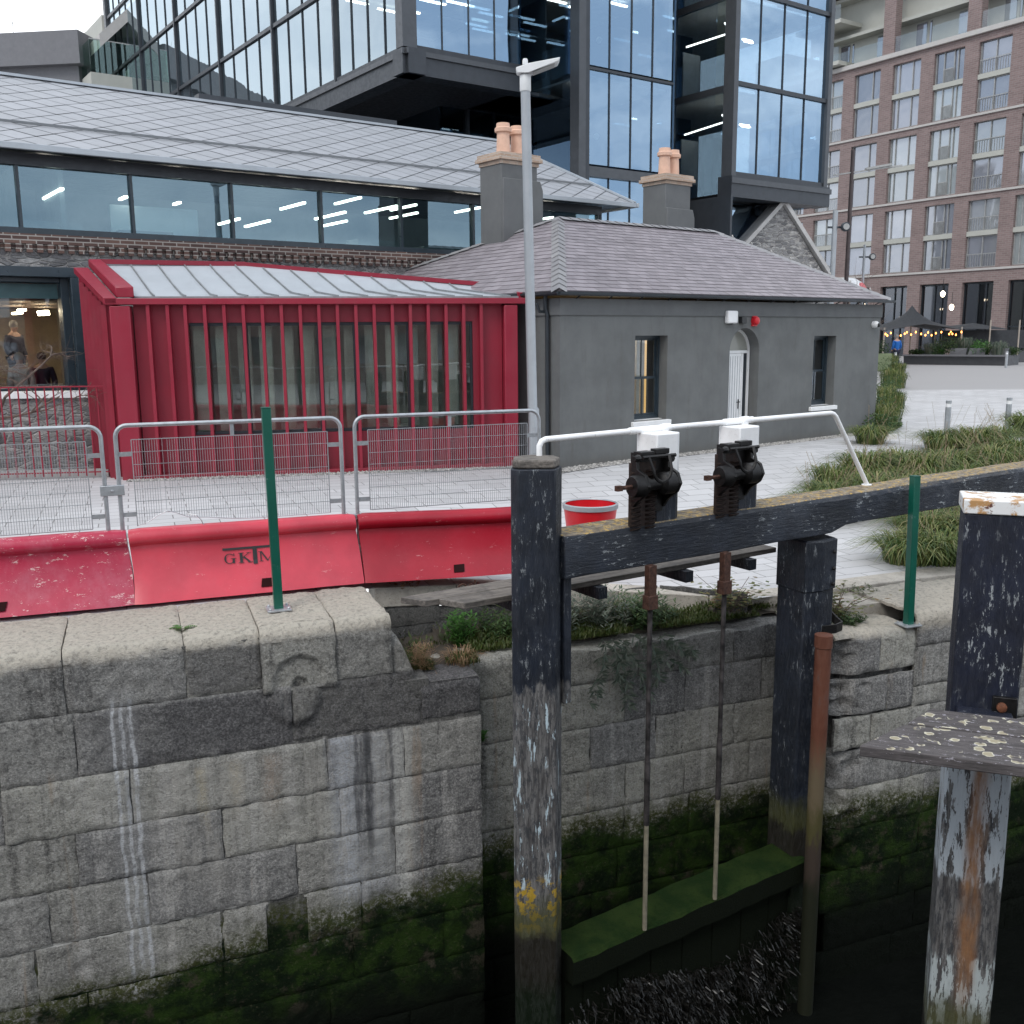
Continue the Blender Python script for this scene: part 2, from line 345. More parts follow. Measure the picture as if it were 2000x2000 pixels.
    dk = k.mix(k.rng(k.noise(p, 3.2, 5, .7), .42, .62), (.004,.011,.003), (.020,.042,.006))
    dk = k.mix(k.rng(k.noise(k.scale(p, (1,1,1), loc=(4,4,4)), 2.4, 5, .75), .55, .66, 0, .85), dk, (.060,.050,.036))
    dk = k.mix(k.rng(hi, .56, .70, 0, .5), dk, (.11,.10,.06))
    c = k.mix(k.rng(az, algae+.02, algae-.22), c, dk)
    c = k.mix(k.rng(k.math('ADD', Z, k.math('MULTIPLY', k.noise(p, 1.2, 4), .8)), algae-.35, algae-1.0), c, (.0035,.0055,.003))
    h = k.math('ADD', k.math('MULTIPLY', k.noise(p, 34, 5, .75), .7), k.math('ADD', k.math('MULTIPLY', k.noise(p, 90, 3, .7), .3), k.math('MULTIPLY', md, -1.3)))
    rg = k.rng(az, algae+.1, algae-.3, .9, .75)
    spc = k.rng(az, algae+.1, algae-.3, .3, .12)
    M[name] = k.done(k.bsdf(c, rg, 0, k.bump(h, .9, .03), spec=spc))
granite('granite', streaks=True, base=.29, warm=.05)
granite('granite_recess', base=.29, cream=-9, warm=.08)
granite('granite_low', base=.30, cream=-.72, warm=.06)
granite('granite_dark', base=.13, cream=-9)
def paleslab():
    k = MT('pale_slab'); p = k.pos
    c = k.mix(k.rng(k.noise(p, 3, 6, .7), .35, .7), (.50,.46,.40), (.34,.31,.27)); c = k.mix(k.rng(k.noise(p, 40, 4, .8), .52, .7, 0, .6), c, (.12,.11,.09))
    M['pale_slab'] = k.done(k.bsdf(c, .9, 0, k.bump(k.noise(p, 30, 5, .7), .6, .02)))
paleslab()
def mud():
    k = MT('mud'); p = k.pos; M['mud'] = k.done(k.bsdf(k.mix(k.noise(p, 3, 5), (.0015,.002,.0015), (.005,.006,.005)), .75, 0, k.bump(k.noise(p, 8, 5), .5, .05), spec=.05))
mud()
# black painted lock timber: grain, peeling to grey and white, lichen, tide line
def timber(name, axis='z', rust=False, chips=.5, lower=-1, black=(.009,.012,.019), lichen_top=False, white=(), lich=False, cracks=.3):
    k = MT(name); o = k.obj; p = k.pos; Z = k.sep(p)[2]
    st = {'z': (1,1,.10), 'x': (.10,1,1)}[axis]
    g = k.noise(k.scale(o, st), 42, 5, .7)
    g2 = k.noise(k.scale(o, tuple(.28 if a < 1 else 1 for a in st)), 26, 6, .80)
    blk = k.mix(k.rng(k.noise(o, 3, 4), .35, .7), black, tuple(x*1.9 for x in black)); blk = k.mix(k.rng(g, .62, .76, 0, cracks), blk, (.09,.10,.11))
    bare = k.mix(k.rng(g, .35, .66), (.055,.052,.052), (.19,.185,.18))
    zone = k.rng(k.noise(k.scale(o, (1,1,1), loc=(3,2,7)), 2.6, 4, .6), .42, .62)
    ch = k.math('MULTIPLY', k.rng(g2, .585-.02*chips, .61-.02*chips), k.math('MULTIPLY', zone, chips*2, clamp=True))
    c = k.mix(ch, blk, (.30,.32,.33))
    if lower > -1:     # below this height the paint has gone
        zz = k.math('ADD', Z, k.math('MULTIPLY', k.math('SUBTRACT', k.noise(k.scale(o, (1,1,.3)), 9, 4, .6), .5), .5))
        c = k.mix(k.rng(zz, lower+.03, lower-.03), c, k.mix(k.rng(g2, .50, .57, 0, .75), bare, (.025,.028,.034)))
    for (z1, z0, f0, colr) in white:
        wz = k.math('ADD', Z, k.math('MULTIPLY', k.math('SUBTRACT', k.noise(k.scale(o, (1,1,.2)), 12, 4, .7), .5), .35))
        f = k.math('MULTIPLY', k.rng(wz, z1+.03, z1-.03), k.rng(wz, z0-.03, z0+.03)); f = k.math('MULTIPLY', f, k.rng(k.noise(k.scale(o, (1,1,.16)), 15, 5, .75), f0, f0+.03))
        c = k.mix(f, c, colr)
    if rust:
        ox = k.sep(o)[0]; dx = k.math('ABSOLUTE', k.math('SUBTRACT', k.math('ADD', ox, k.math('MULTIPLY', k.noise(k.scale(o, (1,1,.5)), 5, 4, .7), .10)), .29))
        f = k.math('MULTIPLY', k.rng(dx, .10, .02), k.math('MULTIPLY', k.rng(Z, -.40, -.55), k.rng(Z, -2.9, -1.9))); f = k.math('MULTIPLY', f, k.rng(k.noise(k.scale(o, (1,1,.2)), 8, 5, .7), .35, .6, .35, .95))
        c = k.mix(f, c, k.mix(k.noise(o, 12, 4), (.16,.055,.015), (.36,.20,.10)))
    if lich:
        c = k.mix(k.math('MULTIPLY', k.math('MULTIPLY', k.rng(Z, -2.15, -2.35), k.rng(Z, -2.85, -2.6)), k.rng(k.noise(o, 9, 5, .75), .52, .56)), c, (.42,.27,.03))
    az = k.math('ADD', Z, k.math('MULTIPLY', k.math('SUBTRACT', k.noise(o, 4, 5, .75), .5), .5))
    c = k.mix(k.rng(az, -2.35, -2.65, 0, .8), c, (.06,.062,.018)); c = k.mix(k.rng(az, -2.7, -2.85), c, (.016,.014,.010)); c = k.mix(k.rng(az, -3.1, -3.5), c, (.005,.010,.004))
    if lichen_top:
        nz_ = k.sep(k.n('ShaderNodeNewGeometry').outputs['Normal'])[2]
        tp = k.mix(k.rng(k.noise(o, 11, 6, .75), .40, .60), (.10,.075,.05), (.24,.20,.145)); tp = k.mix(k.rng(k.noise(o, 16, 6, .8), .52, .57, 0, .9), tp, (.50,.32,.07)); tp = k.mix(k.rng(k.noise(o, 30, 3, .8), .60, .66, 0, .7), tp, (.42,.41,.37))
        c = k.mix(k.rng(nz_, .55, .8), c, tp)
    M[name] = k.done(k.bsdf(c, k.rng(g2, .4, .6, .40, .75), 0, k.bump(k.math('ADD', g, g2), .75, .012)))
timber('post_timber', 'z', chips=.35, lower=-.42, lich=True, white=((-.55,-2.35,.58,(.45,.55,.60)),))
timber('heel_timber', 'z', chips=.3, lower=-1.95, cracks=.6)
timber('beam_timber', 'x', chips=.7, lichen_top=True)
timber('stub_timber', 'z', chips=.3, cracks=.1)
timber('near_timber', 'z', True, chips=.55, black=(.006,.008,.017), cracks=.6, lower=-.35, white=((-.5,-1.45,.44,(.46,.50,.53)),(-2.1,-3.6,.48,(.40,.44,.44))))
def plank(name, col, lichen=0):
    k = MT(name); o = k.obj; g = k.noise(k.scale(o, (.08,1,1)), 45, 5, .75)
    c = k.mix(k.rng(g, .35, .65), tuple(x*.6 for x in col), tuple(x*1.35 for x in col)); c = k.mix(k.rng(k.noise(o, 5, 5, .7), .48, .66, 0, .6), c, (.05,.045,.042))
    nz_ = k.sep(k.n('ShaderNodeNewGeometry').outputs['Normal'])[2]
    if lichen:
        w = k.n('ShaderNodeTexVoronoi'); k.inp(w.inputs['Vector'], k.mix(.06, o, k.noise(o, 14, 3, col=True))); w.inputs['Scale'].default_value = 11
        ring = k.math('MULTIPLY', k.rng(w.outputs['Distance'], .40, .36), k.rng(k.noise(o, 4.2, 3, .6), .46, .50))
        lc = k.mix(k.rng(w.outputs['Distance'], .28, .36), (.33,.29,.20), (.60,.57,.45))
        c = k.mix(k.math('MULTIPLY', ring, k.rng(nz_, .5, .8)), c, lc)
        c = k.mix(k.math('MULTIPLY', k.rng(k.noise(k.scale(o, (.4,1,1)), 26, 5, .8), .60, .63), .8), c, (.42,.40,.44))
    M[name] = k.done(k.bsdf(c, .75, 0, k.bump(g, .6, .01)))
plank('walkway_timber', (.15,.132,.115)); plank('near_plank', (.085,.075,.075), 1)
def tidalpipe():
    k = MT('tidal_pipe'); p = k.pos; Z = k.sep(p)[2]; n = k.noise(k.scale(p, (1,1,.25)), 9, 5, .7)
    c = k.mix(k.rng(n, .35, .65), (.11,.036,.020), (.155,.06,.036)); c = k.mix(k.rng(n, .52, .66, 0, .6), c, (.07,.065,.065))
    z2 = k.math('ADD', Z, k.math('MULTIPLY', k.math('SUBTRACT', n, .5), .9))
    c = k.mix(k.rng(z2, -1.6, -2.1), c, (.13,.10,.06)); c = k.mix(k.rng(z2, -2.3, -2.6), c, (.07,.062,.022)); c = k.mix(k.rng(z2, -2.7, -2.9), c, (.045,.032,.024)); c = k.mix(k.rng(z2, -3.1, -3.5), c, (.012,.014,.006))
    M['tidal_pipe'] = k.done(k.bsdf(c, .6, 0, k.bump(n, .3, .01)))
tidalpipe()
def railgreen():
    k = MT('weedy_timber'); p = k.pos; nz_ = k.sep(k.n('ShaderNodeNewGeometry').outputs['Normal'])[2]
    c = k.mix(k.rng(k.noise(p, 3.5, 5, .7), .38, .64), (.010,.027,.005), (.027,.048,.010)); c = k.mix(k.rng(k.noise(p, 14, 5, .8), .55, .68), c, (.012,.02,.006))
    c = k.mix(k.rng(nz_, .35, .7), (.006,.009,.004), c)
    M['weedy_timber'] = k.done(k.bsdf(c, .85, 0, k.bump(k.noise(p, 40, 5, .8), .9, .04), spec=.12))
railgreen()
def paintwear(name, col, wear, amt=.5, rough=.35):
    k = MT(name); o = k.obj
    c = k.mix(k.rng(k.noise(o, 1.6, 4, .6), .35, .7), col, tuple(min(1, x*1.25) for x in col))
    a = k.rng(k.noise(k.scale(o, (.4,1,.9)), 14, 6, .85), .645-.05*amt, .66-.05*amt)
    b = k.rng(k.vor(k.mix(.25, o, k.noise(o, 5, 3, col=True)), 26), .055, .035); b = k.math('MULTIPLY', b, k.rng(k.noise(o, 2.1, 3), .52-.15*amt, .58-.15*amt))
    fade = k.rng(k.noise(k.scale(o, (1,1,.6), loc=(3,1,8)), 2.6, 6, .75), .42, .75, 0, .45*amt+.08)
    c = k.mix(fade, c, wear[0]); c = k.mix(k.math('MULTIPLY', k.math('MAXIMUM', a, b), .30+.5*amt), c, wear[1])
    sc_ = k.rng(k.noise(k.scale(o, (.25,1,3), rot=(0,.3,0)), 22, 3, .9), .72-.04*amt, .74-.04*amt, 0, .6)
    c = k.mix(sc_, c, wear[1])
    M[name] = k.done(k.bsdf(c, rough, 0, k.bump(k.noise(o, 7, 3), .12, .02)))
paintwear('barrier_worn', (.37,.018,.050), ((.46,.14,.19),(.72,.55,.52)), .95)
paintwear('barrier_faded', (.50,.040,.064), ((.56,.15,.18),(.74,.42,.40)), .18)
paintwear('barrier_fresh', (.33,.005,.018), ((.46,.06,.09),(.75,.5,.5)), .15)
paintwear('tub_red', (.52,.008,.016), ((.5,.06,.07),(.55,.3,.3)), .3)
paintwear('white_worn', (.78,.78,.78), ((.62,.61,.58),(.10,.055,.04)), .42, .5)
# paving: pale granite setts in long courses
def paving():
    k = MT('paving'); p = k.pos; r = math.radians(-21)
    q = k.scale(p, (1,1,1), rot=(0,0,r))
    b = k.n('ShaderNodeTexBrick'); k.inp(b.inputs['Vector'], q); b.inputs['Scale'].default_value = 1; b.inputs['Brick Width'].default_value = .62; b.inputs['Row Height'].default_value = .31
    b.inputs['Mortar Size'].default_value = .008; b.inputs['Mortar Smooth'].default_value = .2; b.offset = .37
    b.inputs['Color1'].default_value = (.46,.455,.46,1); b.inputs['Color2'].default_value = (.56,.555,.56,1); b.inputs['Mortar'].default_value = (.17,.165,.16,1)
    Y = k.sep(p)[1]; far = k.rng(Y, 40, 41)
    c = k.mix(far, b.outputs['Color'], (.34,.33,.33))
    c = k.mix(k.rng(k.noise(p, .35, 5, .65), .42, .7, 0, .32), c, (.36,.35,.345)); c = k.mix(k.rng(k.noise(k.scale(p, (.35,1.6,1)), 1.4, 6, .75), .60, .74, 0, .35), c, (.25,.24,.23))
    c = k.mix(k.rng(k.noise(p, 45, 3, .8), .5, .75, 0, .3), c, (.3,.3,.3))
    M['paving'] = k.done(k.bsdf(c, .62, 0, k.bump(k.math('ADD', k.math('MULTIPLY', b.outputs['Fac'], -1), k.math('MULTIPLY', k.noise(p, 60, 3), .25)), .25, .006)))
paving()
def rubble():
    k = MT('rubble_stone'); o = k.obj
    q = k.scale(k.mix(.07, o, k.noise(o, 3.5, 4, col=True)), (3.1,3.1,9.5))
    e = k.n('ShaderNodeTexVoronoi', feature='DISTANCE_TO_EDGE'); k.inp(e.inputs['Vector'], q); e.inputs['Scale'].default_value = 1.25
    v = k.n('ShaderNodeTexVoronoi'); k.inp(v.inputs['Vector'], q); v.inputs['Scale'].default_value = 1.25
    c = k.ramp(k.sep(v.outputs['Color'])[0], [(0,(.13,.13,.135)),(.35,(.24,.235,.24)),(.7,(.32,.315,.31)),(1,(.46,.445,.43))])
    c = k.mix(k.rng(k.noise(o, 9, 5, .75), .42, .68, 0, .5), c, (.12,.115,.11)); c = k.mix(k.rng(k.noise(k.scale(o, (1,1,4)), 8, 4, .8), .58, .66, 0, .6), c, (.05,.05,.052))
    j = k.rng(e.outputs['Distance'], .02, .07, 1, 0); c = k.mix(k.math('MULTIPLY', j, .7), c, (.36,.34,.32))
    h = k.math('ADD', k.rng(e.outputs['Distance'], 0, .14), k.math('MULTIPLY', k.noise(k.scale(o, (1,1,3)), 12, 5, .8), .8))
    M['rubble_stone'] = k.done(k.bsdf(c, .9, 0, k.bump(h, .8, .04)))
rubble()
def bricks(name, c1, c2, mort, scale=1, bw=.225, bh=.075, ms=.01, bias=0):
    k = MT(name); o = k.obj; X, Y, Z = k.sep(o); cb = k.n('ShaderNodeCombineXYZ'); k.inp(cb.inputs[0], k.math('ADD', X, Y)); k.inp(cb.inputs[1], Z)
    b = k.n('ShaderNodeTexBrick'); k.inp(b.inputs['Vector'], cb.outputs[0]); b.inputs['Scale'].default_value = scale; b.inputs['Brick Width'].default_value = bw; b.inputs['Row Height'].default_value = bh; b.inputs['Mortar Size'].default_value = ms; b.inputs['Bias'].default_value = bias
    b.inputs['Color1'].default_value = (*c1,1); b.inputs['Color2'].default_value = (*c2,1); b.inputs['Mortar'].default_value = (*mort,1)
    c = k.mix(k.rng(k.noise(o, .8, 5), .4, .7, 0, .25), b.outputs['Color'], tuple(x*.7 for x in c1))
    M[name] = k.done(k.bsdf(c, .85, 0, k.bump(k.math('MULTIPLY', b.outputs['Fac'], -1), .4, .01)))
bricks('brick_apartment', (.19,.135,.127), (.25,.18,.17), (.27,.235,.225), bw=.45, bh=.15, ms=.016)
bricks('brick_course', (.06,.035,.033), (.17,.10,.08), (.36,.33,.30), bw=.30, bh=.085, ms=.012)
bricks('brick_chimney', (.38,.27,.20), (.50,.38,.30), (.46,.40,.34))
def slates(name, a, b, rough=.55, metal=0):
    k = MT(name); o = k.obj; c = k.mix(k.island, a, b); c = k.mix(k.rng(k.noise(o, 5, 5, .7), .4, .75, 0, .25), c, tuple(x*.6 for x in a))
    M[name] = k.done(k.bsdf(c, rough, metal, k.bump(k.noise(o, 30, 4), .15, .006)))
slates('purple_slate', (.20,.178,.192), (.285,.255,.275)); slates('zinc_tile', (.31,.32,.34), (.35,.36,.385), .6, 0)
def leafm(name, cols, rough=.55):
    k = MT(name); c = k.ramp(k.island, [(i/(len(cols)-1), x) for i, x in enumerate(cols)])
    bs = k.bsdf(c, rough); t = k.n('ShaderNodeBsdfTranslucent'); k.inp(t.inputs[0], c); mm = k.n('ShaderNodeMixShader'); mm.inputs[0].default_value = .25
    k.t.links.new(bs, mm.inputs[1]); k.t.links.new(t.outputs[0], mm.inputs[2]); M[name] = k.done(mm.outputs[0])
leafm('grass_green', [(.030,.065,.014),(.07,.12,.028),(.12,.17,.040),(.19,.22,.06),(.32,.28,.13)])
leafm('grass_straw', [(.30,.22,.14),(.42,.33,.22)])
leafm('weed_green', [(.020,.055,.015),(.045,.095,.025),(.085,.12,.035)])
leafm('weed_bright', [(.04,.13,.02),(.08,.20,.04)])
leafm('weed_grey', [(.06,.09,.065),(.11,.14,.10),(.17,.18,.14)])
leafm('weed_dry', [(.22,.13,.07),(.34,.22,.12),(.16,.09,.05)])
leafm('moss', [(.03,.055,.008),(.06,.09,.012),(.09,.09,.03)])
leafm('shrub_green', [(.012,.035,.010),(.03,.065,.018),(.07,.11,.03)])
leafm('seaweed', [(.005,.005,.004),(.012,.011,.009),(.03,.028,.025)], .3)
leafm('rose_leaf', [(.09,.12,.03),(.16,.17,.05),(.20,.10,.04)])
# ------------------------------------------------------------------ ground
WF = FR((-2.0, 8.4), 69)          # the lock wall frame
def gz(x, y):
    s, d = (Vector((x, y)) - WF.o).dot(WF.d), (Vector((x, y)) - WF.o).dot(WF.n)
    dip = sm(1.0, 5.2, s) * (1 - sm(4.5, 9.5, d))
    return -.50*dip - .06*sm(.2, 1.2, s)*(1-sm(3, 6, d))*(1-dip) + .62*sm(30, 56, y)
def dmin(s):
    pts = [(-99,1.05),(.92,1.05),(.96,1.42),(4.65,1.55),(5.45,.85),(99,.85)]
    for (a, b), (c, d) in zip(pts, pts[1:]):
        if s <= c: return b + (d-b)*(s-a)/(c-a)
    return .85
def ground():
    ss = [-400,-200,-90,-45,-25,-15,-10] + [-8+.5*i for i in range(16)] + [.0,.5,.9,.95,.97,1.3] + [1.6+.3*i for i in range(48)] + [17,20,25,32,42,60,100,200,400]
    uu = [0,.15,.35,.6,.9,1.3,1.8,2.4,3,3.7,4.5,5.3,6.2,7.2,8.3,9.5,11,13,15,18,21,25,30,34,38,42,46,50,56,65,80,110,180,400]
    m = MB(); nu = len(uu)
    for s in ss:
        for u in uu:
            p = WF.w(s, dmin(s)+u); m.v.append(Vector((p.x, p.y, gz(p.x, p.y))))
    m.f = [(i*nu+j, (i+1)*nu+j, (i+1)*nu+j+1, i*nu+j+1) for i in range(len(ss)-1) for j in range(nu-1)]
    tag(m.build('paved_ground', M['paving'], recalc=False, smooth=60), kind='structure')
    m = MB(); a = [WF.w(-400, -60, -.2), WF.w(400, -60, -.2), WF.w(400, -11.2, -.2), WF.w(-400, -11.2, -.2)]; m.quad(*a); a = [WF.w(-400, -400, -.2), WF.w(400, -400, -.2), WF.w(400, -60, -.2), WF.w(-400, -60, -.2)]; m.quad(*a)
    tag(m.build('far_quay', M['paving'], recalc=False), kind='structure')
    m = MB(); m.hexa([WF.w(-60,-11.2,-5.5), WF.w(60,-11.2,-5.5), WF.w(60,-12.2,-5.5), WF.w(-60,-12.2,-5.5)], [WF.w(-60,-11.2,-.1), WF.w(60,-11.2,-.1), WF.w(60,-12.2,-.1), WF.w(-60,-12.2,-.1)])
    tag(m.build('far_lock_wall', M['granite_recess']), 'granite wall of the opposite side of the lock', 'wall')
    m = MB(); m.quad(WF.w(-60,-12,-4.9), WF.w(60,-12,-4.9), WF.w(60,3,-4.9), WF.w(-60,3,-4.9))
    tag(m.build('lock_bed', M['mud'], recalc=False), kind='structure')
    m = MB()       # the ground behind the retaining edges, so nothing shows through
    m.box(-60,.9,.16,1.5,-5,-.5)
    o = m.build('earth_bank', M['soil']); o.location = (WF.o.x, WF.o.y, 0); o.rotation_euler.z = WF.rz; tag(o, kind='structure')
    # pale kerb slabs along the paving edge
    m = MB(); r2 = random.Random(3)
    s = -9.0
    while s < 14:
        L = r2.uniform(.7, 1.2); e = min(s+L, 14)
        if s > .9:
            a, b = s+.006, e-.006
            pts = []
            for q in (a, b): pts.append((q, dmin(q)-.02))
            for q in (b, a): pts.append((q, dmin(q)+.34+.04*math.sin(q*5)))
            bot = []; top = []
            for q, d in pts:
                p = WF.w(q, d); z = gz(p.x, p.y)+.008; top.append(Vector((p.x, p.y, z))); bot.append(Vector((p.x, p.y, z-.22)))
            m.hexa(bot, top)
        s = e
    tag(m.build('kerb_slabs', M['pale_slab'], bevel=.012), kind='structure')
ground()
# ------------------------------------------------------------------ masonry
def fbm(p, o=4): return noise.fractal(p, 1.0, 2.0, o)
def block(mb, x0, x1, z0, z1, y=0., cell=.03, rough=.015, pil=.014, seed=0, top_depth=0, rr=.05, feat=None, cut=None, side=0):
    """one dressed block: front face at local y, optionally wrapping over its top (top_depth)"""
    rough = min(rough, .016); g = .004; x0 += g; x1 -= g; z0 += g; z1 -= (g if not top_depth else 0)
    if x1-x0 < .05 or z1-z0 < .05: return
    nx = max(2, int((x1-x0)/cell)); H = z1-z0; L = H+top_depth; nz_ = max(2, int(L/cell)); off = random.Random(seed).uniform(-.006, .009)
    b = len(mb.v)
    for j in range(-1, nz_+1+(0 if top_depth else 1)):
        jj = min(max(j, 0), nz_)
        for i in range(-1, nx+2):
            ii = min(max(i, 0), nx); x = x0+(x1-x0)*ii/nx; t = L*jj/nz_
            if t <= H: z = z0+t; yy = 0.
            else: z = z1; yy = t-H
            skirt = (i < 0 or i > nx or j < 0 or (j > nz_))
            ex = min(x-x0, x1-x); ez = min(t, (L-t) if not top_depth else 9)
            e = min(ex, ez) if min(ex, ez) >= 0 else 0
            pl = pil*(1-sm(0, .028, e))
            P = Vector((x+seed*3.1, t*1.0+seed*1.7, y*3))
            n = fbm(P*2.2, 3)*.5*rough + fbm(P*9, 4)*.75*rough + fbm(P*26, 2)*.35*rough
            if top_depth and t > H-rr*1.6:          # round the arris
                d = t-H; a = max(0, min(1, (d+rr*1.6)/(rr*3.2)))
                if d < rr*1.6:
                    ang = a*math.pi/2; R = rr*2.0
                    yy = R-R*math.cos(ang) if a < 1 else yy; z = z1-R+R*math.sin(ang)
                    if d > 0: yy = max(yy, R*(1-math.cos(ang)))
                nrm = (math.cos(max(0, min(1, a))*math.pi/2), math.sin(max(0, min(1, a))*math.pi/2))
            else: nrm = (1, 0)
            f = feat(x, z) if feat and nrm[0] > .9 else 0
            o = n - pl - f + off - (.035 if skirt else 0)
            jx = fbm(Vector((z*5+seed, x*2, 3)), 2)*.012 if ex < .03 else 0
            jz = fbm(Vector((x*5, seed, 7)), 2)*.014 if ez < .03 else 0
            zz = z + o*nrm[1] + jz
            if cut: zz = min(zz, cut(x)+n*.8)
            mb.v.append(Vector((x+jx, y+yy-o*nrm[0], zz)))
    rows = nz_+2+(0 if top_depth else 1); cols = nx+3
    for r in range(rows-1):
        for c in range(cols-1):
            k = b+r*cols+c; mb.f.append((k, k+1, k+cols+1, k+cols))
def course(mb, xs, z0, z1, **kw):
    for i, (a, b) in enumerate(zip(xs, xs[1:])):
        block(mb, a, b, z0, z1, seed=kw.get('sd', 0)*31+i*7+1, **{k: v for k, v in kw.items() if k != 'sd'})
def cuts(x0, x1, l0, l1, r, end=True):
    xs = [x0]
    while xs[-1] < x1-.02:
        n = xs[-1]+r.uniform(l0, l1)
        if x1-n < l0*.5: n = x1
        xs.append(min(n, x1))
    return xs
def lock_wall():
    root = WF.empty('lock_wall', 'big granite block lock wall with white lime streaks, below the red barriers', 'lock wall')
    r = random.Random(11)
    # coping: block joints read from the wall
    m = MB()
    cx = [-6.2,-5.1,-4.0,-2.98,-1.87,-.91,-.27]
    course(m, cx, -.50, .05, top_depth=1.15, cell=.03, rough=.022, rr=.065, sd=1)
    block(m, .40, .93, -.52, .045, top_depth=1.15, cell=.03, rough=.02, rr=.05, seed=77)
    m.build('coping', M['granite'], root, smooth=50, recalc=False)
    # the block under the green post: arched socket, broken lower edge
    m = MB()
    cxs, czs = .06, -.46
    def arch(x, z):
        d = math.hypot(x-cxs, (z-czs)*1.0); f = 0
        if z > czs-.06: f = .030*sm(.25, .20, d)
        f += .03*sm(.075, .05, math.hypot(x-cxs, z-(-.50)))
        return f
    block(m, -.27, .40, -.56, .055, top_depth=1.15, y=-.035, cell=.018, rough=.024, rr=.07, seed=5, feat=arch)
    m.build('socket_stone', M['granite'], root, smooth=50, recalc=False, label='pale coping block with a carved arch and a broken lower edge')
    m = MB()
    def drum(x, z):
        d = math.hypot((x-.02)*1.0, (z+.62)*.85)
        f = 0
        if z < -.5: f = -.035*sm(.255, .18, d) + .010*math.exp(-((d-.265)/.03)**2)
        f += .012*math.exp(-((x+.09)/.014)**2)*(1 if d < .25 and z < -.5 else 0)
        return f
    course(m, [-6.2,-5.0,-3.7,-2.42,-1.83], -1.09, -.50, sd=2)
    block(m, -1.83, -.02, -1.07, -.50, seed=81, feat=drum, cell=.022)
    block(m, -.02, 1.20, -1.05, -.52, seed=82, feat=drum, cell=.022, cut=lambda x: -.5 if x < .93 else -.5-.35*sm(.9, 1.25, x))
    block(m, 1.20, 1.80, -1.03, -.66, seed=83, top_depth=.5, rr=.05, pil=.015)
    block(m, .93, 1.16, -.72, -.18, y=.05, seed=84, top_depth=.4, rr=.06, cut=lambda x: -.15-.45*sm(.95, 1.2, x))
    course(m, [-6.2,-4.9,-3.6,-2.43,-1.43,.28,1.02,1.80], -1.58, -1.07, sd=3)
    course(m, [-6.2,-5.3,-4.1,-3.0,-1.9,-.69,.38,1.80], -2.07, -1.58, sd=4)
    course(m, [-6.2,-5.5,-4.4,-3.2,-2.16,-1.35,-.05,.9,1.80], -2.58, -2.07, sd=5)
    def hole(x, z): return .07*sm(.20, .17, math.hypot(x+.16, max(0, (z+2.72)))) if abs(x+.16) < .25 and z < -2.4 else 0
    xs = [-6.2,-5.1,-3.9,-2.9,-2.3,-.75,.55,1.80]
    for i, (a, b) in enumerate(zip(xs, xs[1:])): block(m, a, b, -3.10, -2.58, seed=400+i, feat=hole, pil=.015)
    for k, (z0, z1) in enumerate(((-3.6,-3.1),(-4.1,-3.6),(-4.6,-4.1),(-5.1,-4.6))):
        course(m, cuts(-6.2+k*.3-.6, 1.80, .8, 1.5, r), z0, z1, sd=10+k, cell=.04)
    # quoin return at the gate recess
    for k, (z0, z1) in enumerate(((-1.03,-.66),(-1.58,-1.07),(-2.07,-1.58),(-2.58,-2.07),(-3.1,-2.58),(-3.6,-3.1),(-4.1,-3.6),(-4.6,-4.1),(-5.1,-4.6))):
        m.box(1.3, 1.785, .03, .55, z0+.006, z1-.006)
    m.build('masonry', M['granite'], root, smooth=50, recalc=False)
    m = MB(); m.box(-60,-6.2,0,.7,-5.1,.04); m.box(-6.2,1.28,.020,.3,-5.1,-.62); m.box(-6.2,.9,.020,1.12,-.62,-.03); m.box(1.28,1.77,.020,.5,-5.1,-.74)
    m.build('mortar', M['granite_dark'], root)
lock_wall()
def recess_wall():
    root = WF.empty('recess_wall', 'granite block wall of the gate recess, behind the two paddle rods', 'lock wall')
    r = random.Random(5); m = MB()
    lv = [-.66,-1.12,-1.62,-2.12,-2.62,-3.12,-3.62,-4.12,-4.62,-5.1]
    for k, (z1, z0) in enumerate(zip(lv, lv[1:])):
        xs = cuts(1.5-.35*(k % 3), 5.95, .75, 1.35, r)
        course(m, xs, z0, z1, y=.5, sd=40+k, cell=.032, rough=.016, pil=.016, **({'top_depth': .35, 'rr': .05, 'cut': (lambda x: -.66-.07*sm(2.6, 3.0, x)+.015*math.sin(x*7))} if k == 0 else {}))
    m.build('masonry', M['granite_recess'], root, smooth=50, recalc=False)
    m = MB(); m.box(1.2, 6.2, .53, .8, -5.1, -.78); m.build('mortar', M['granite_dark'], root)
    # ledge of earth on top
    m = MB(); n = 40
    for i in range(n+1):
        x = .95+(5.9-.95)*i/n
        for j in range(9):
            y = (.78 if x > 1.8 else .35)+(1.7-.78)*j/8; m.v.append(Vector((x, y, -.70+.12*j/8+.06*fbm(Vector((x*2, y*3, 1)), 3))))
    m.f = [(i*9+j, (i+1)*9+j, (i+1)*9+j+1, i*9+j+1) for i in range(n) for j in range(8)]
    m.build('earth_ledge', M['soil'], root, smooth=60, recalc=False)
recess_wall()
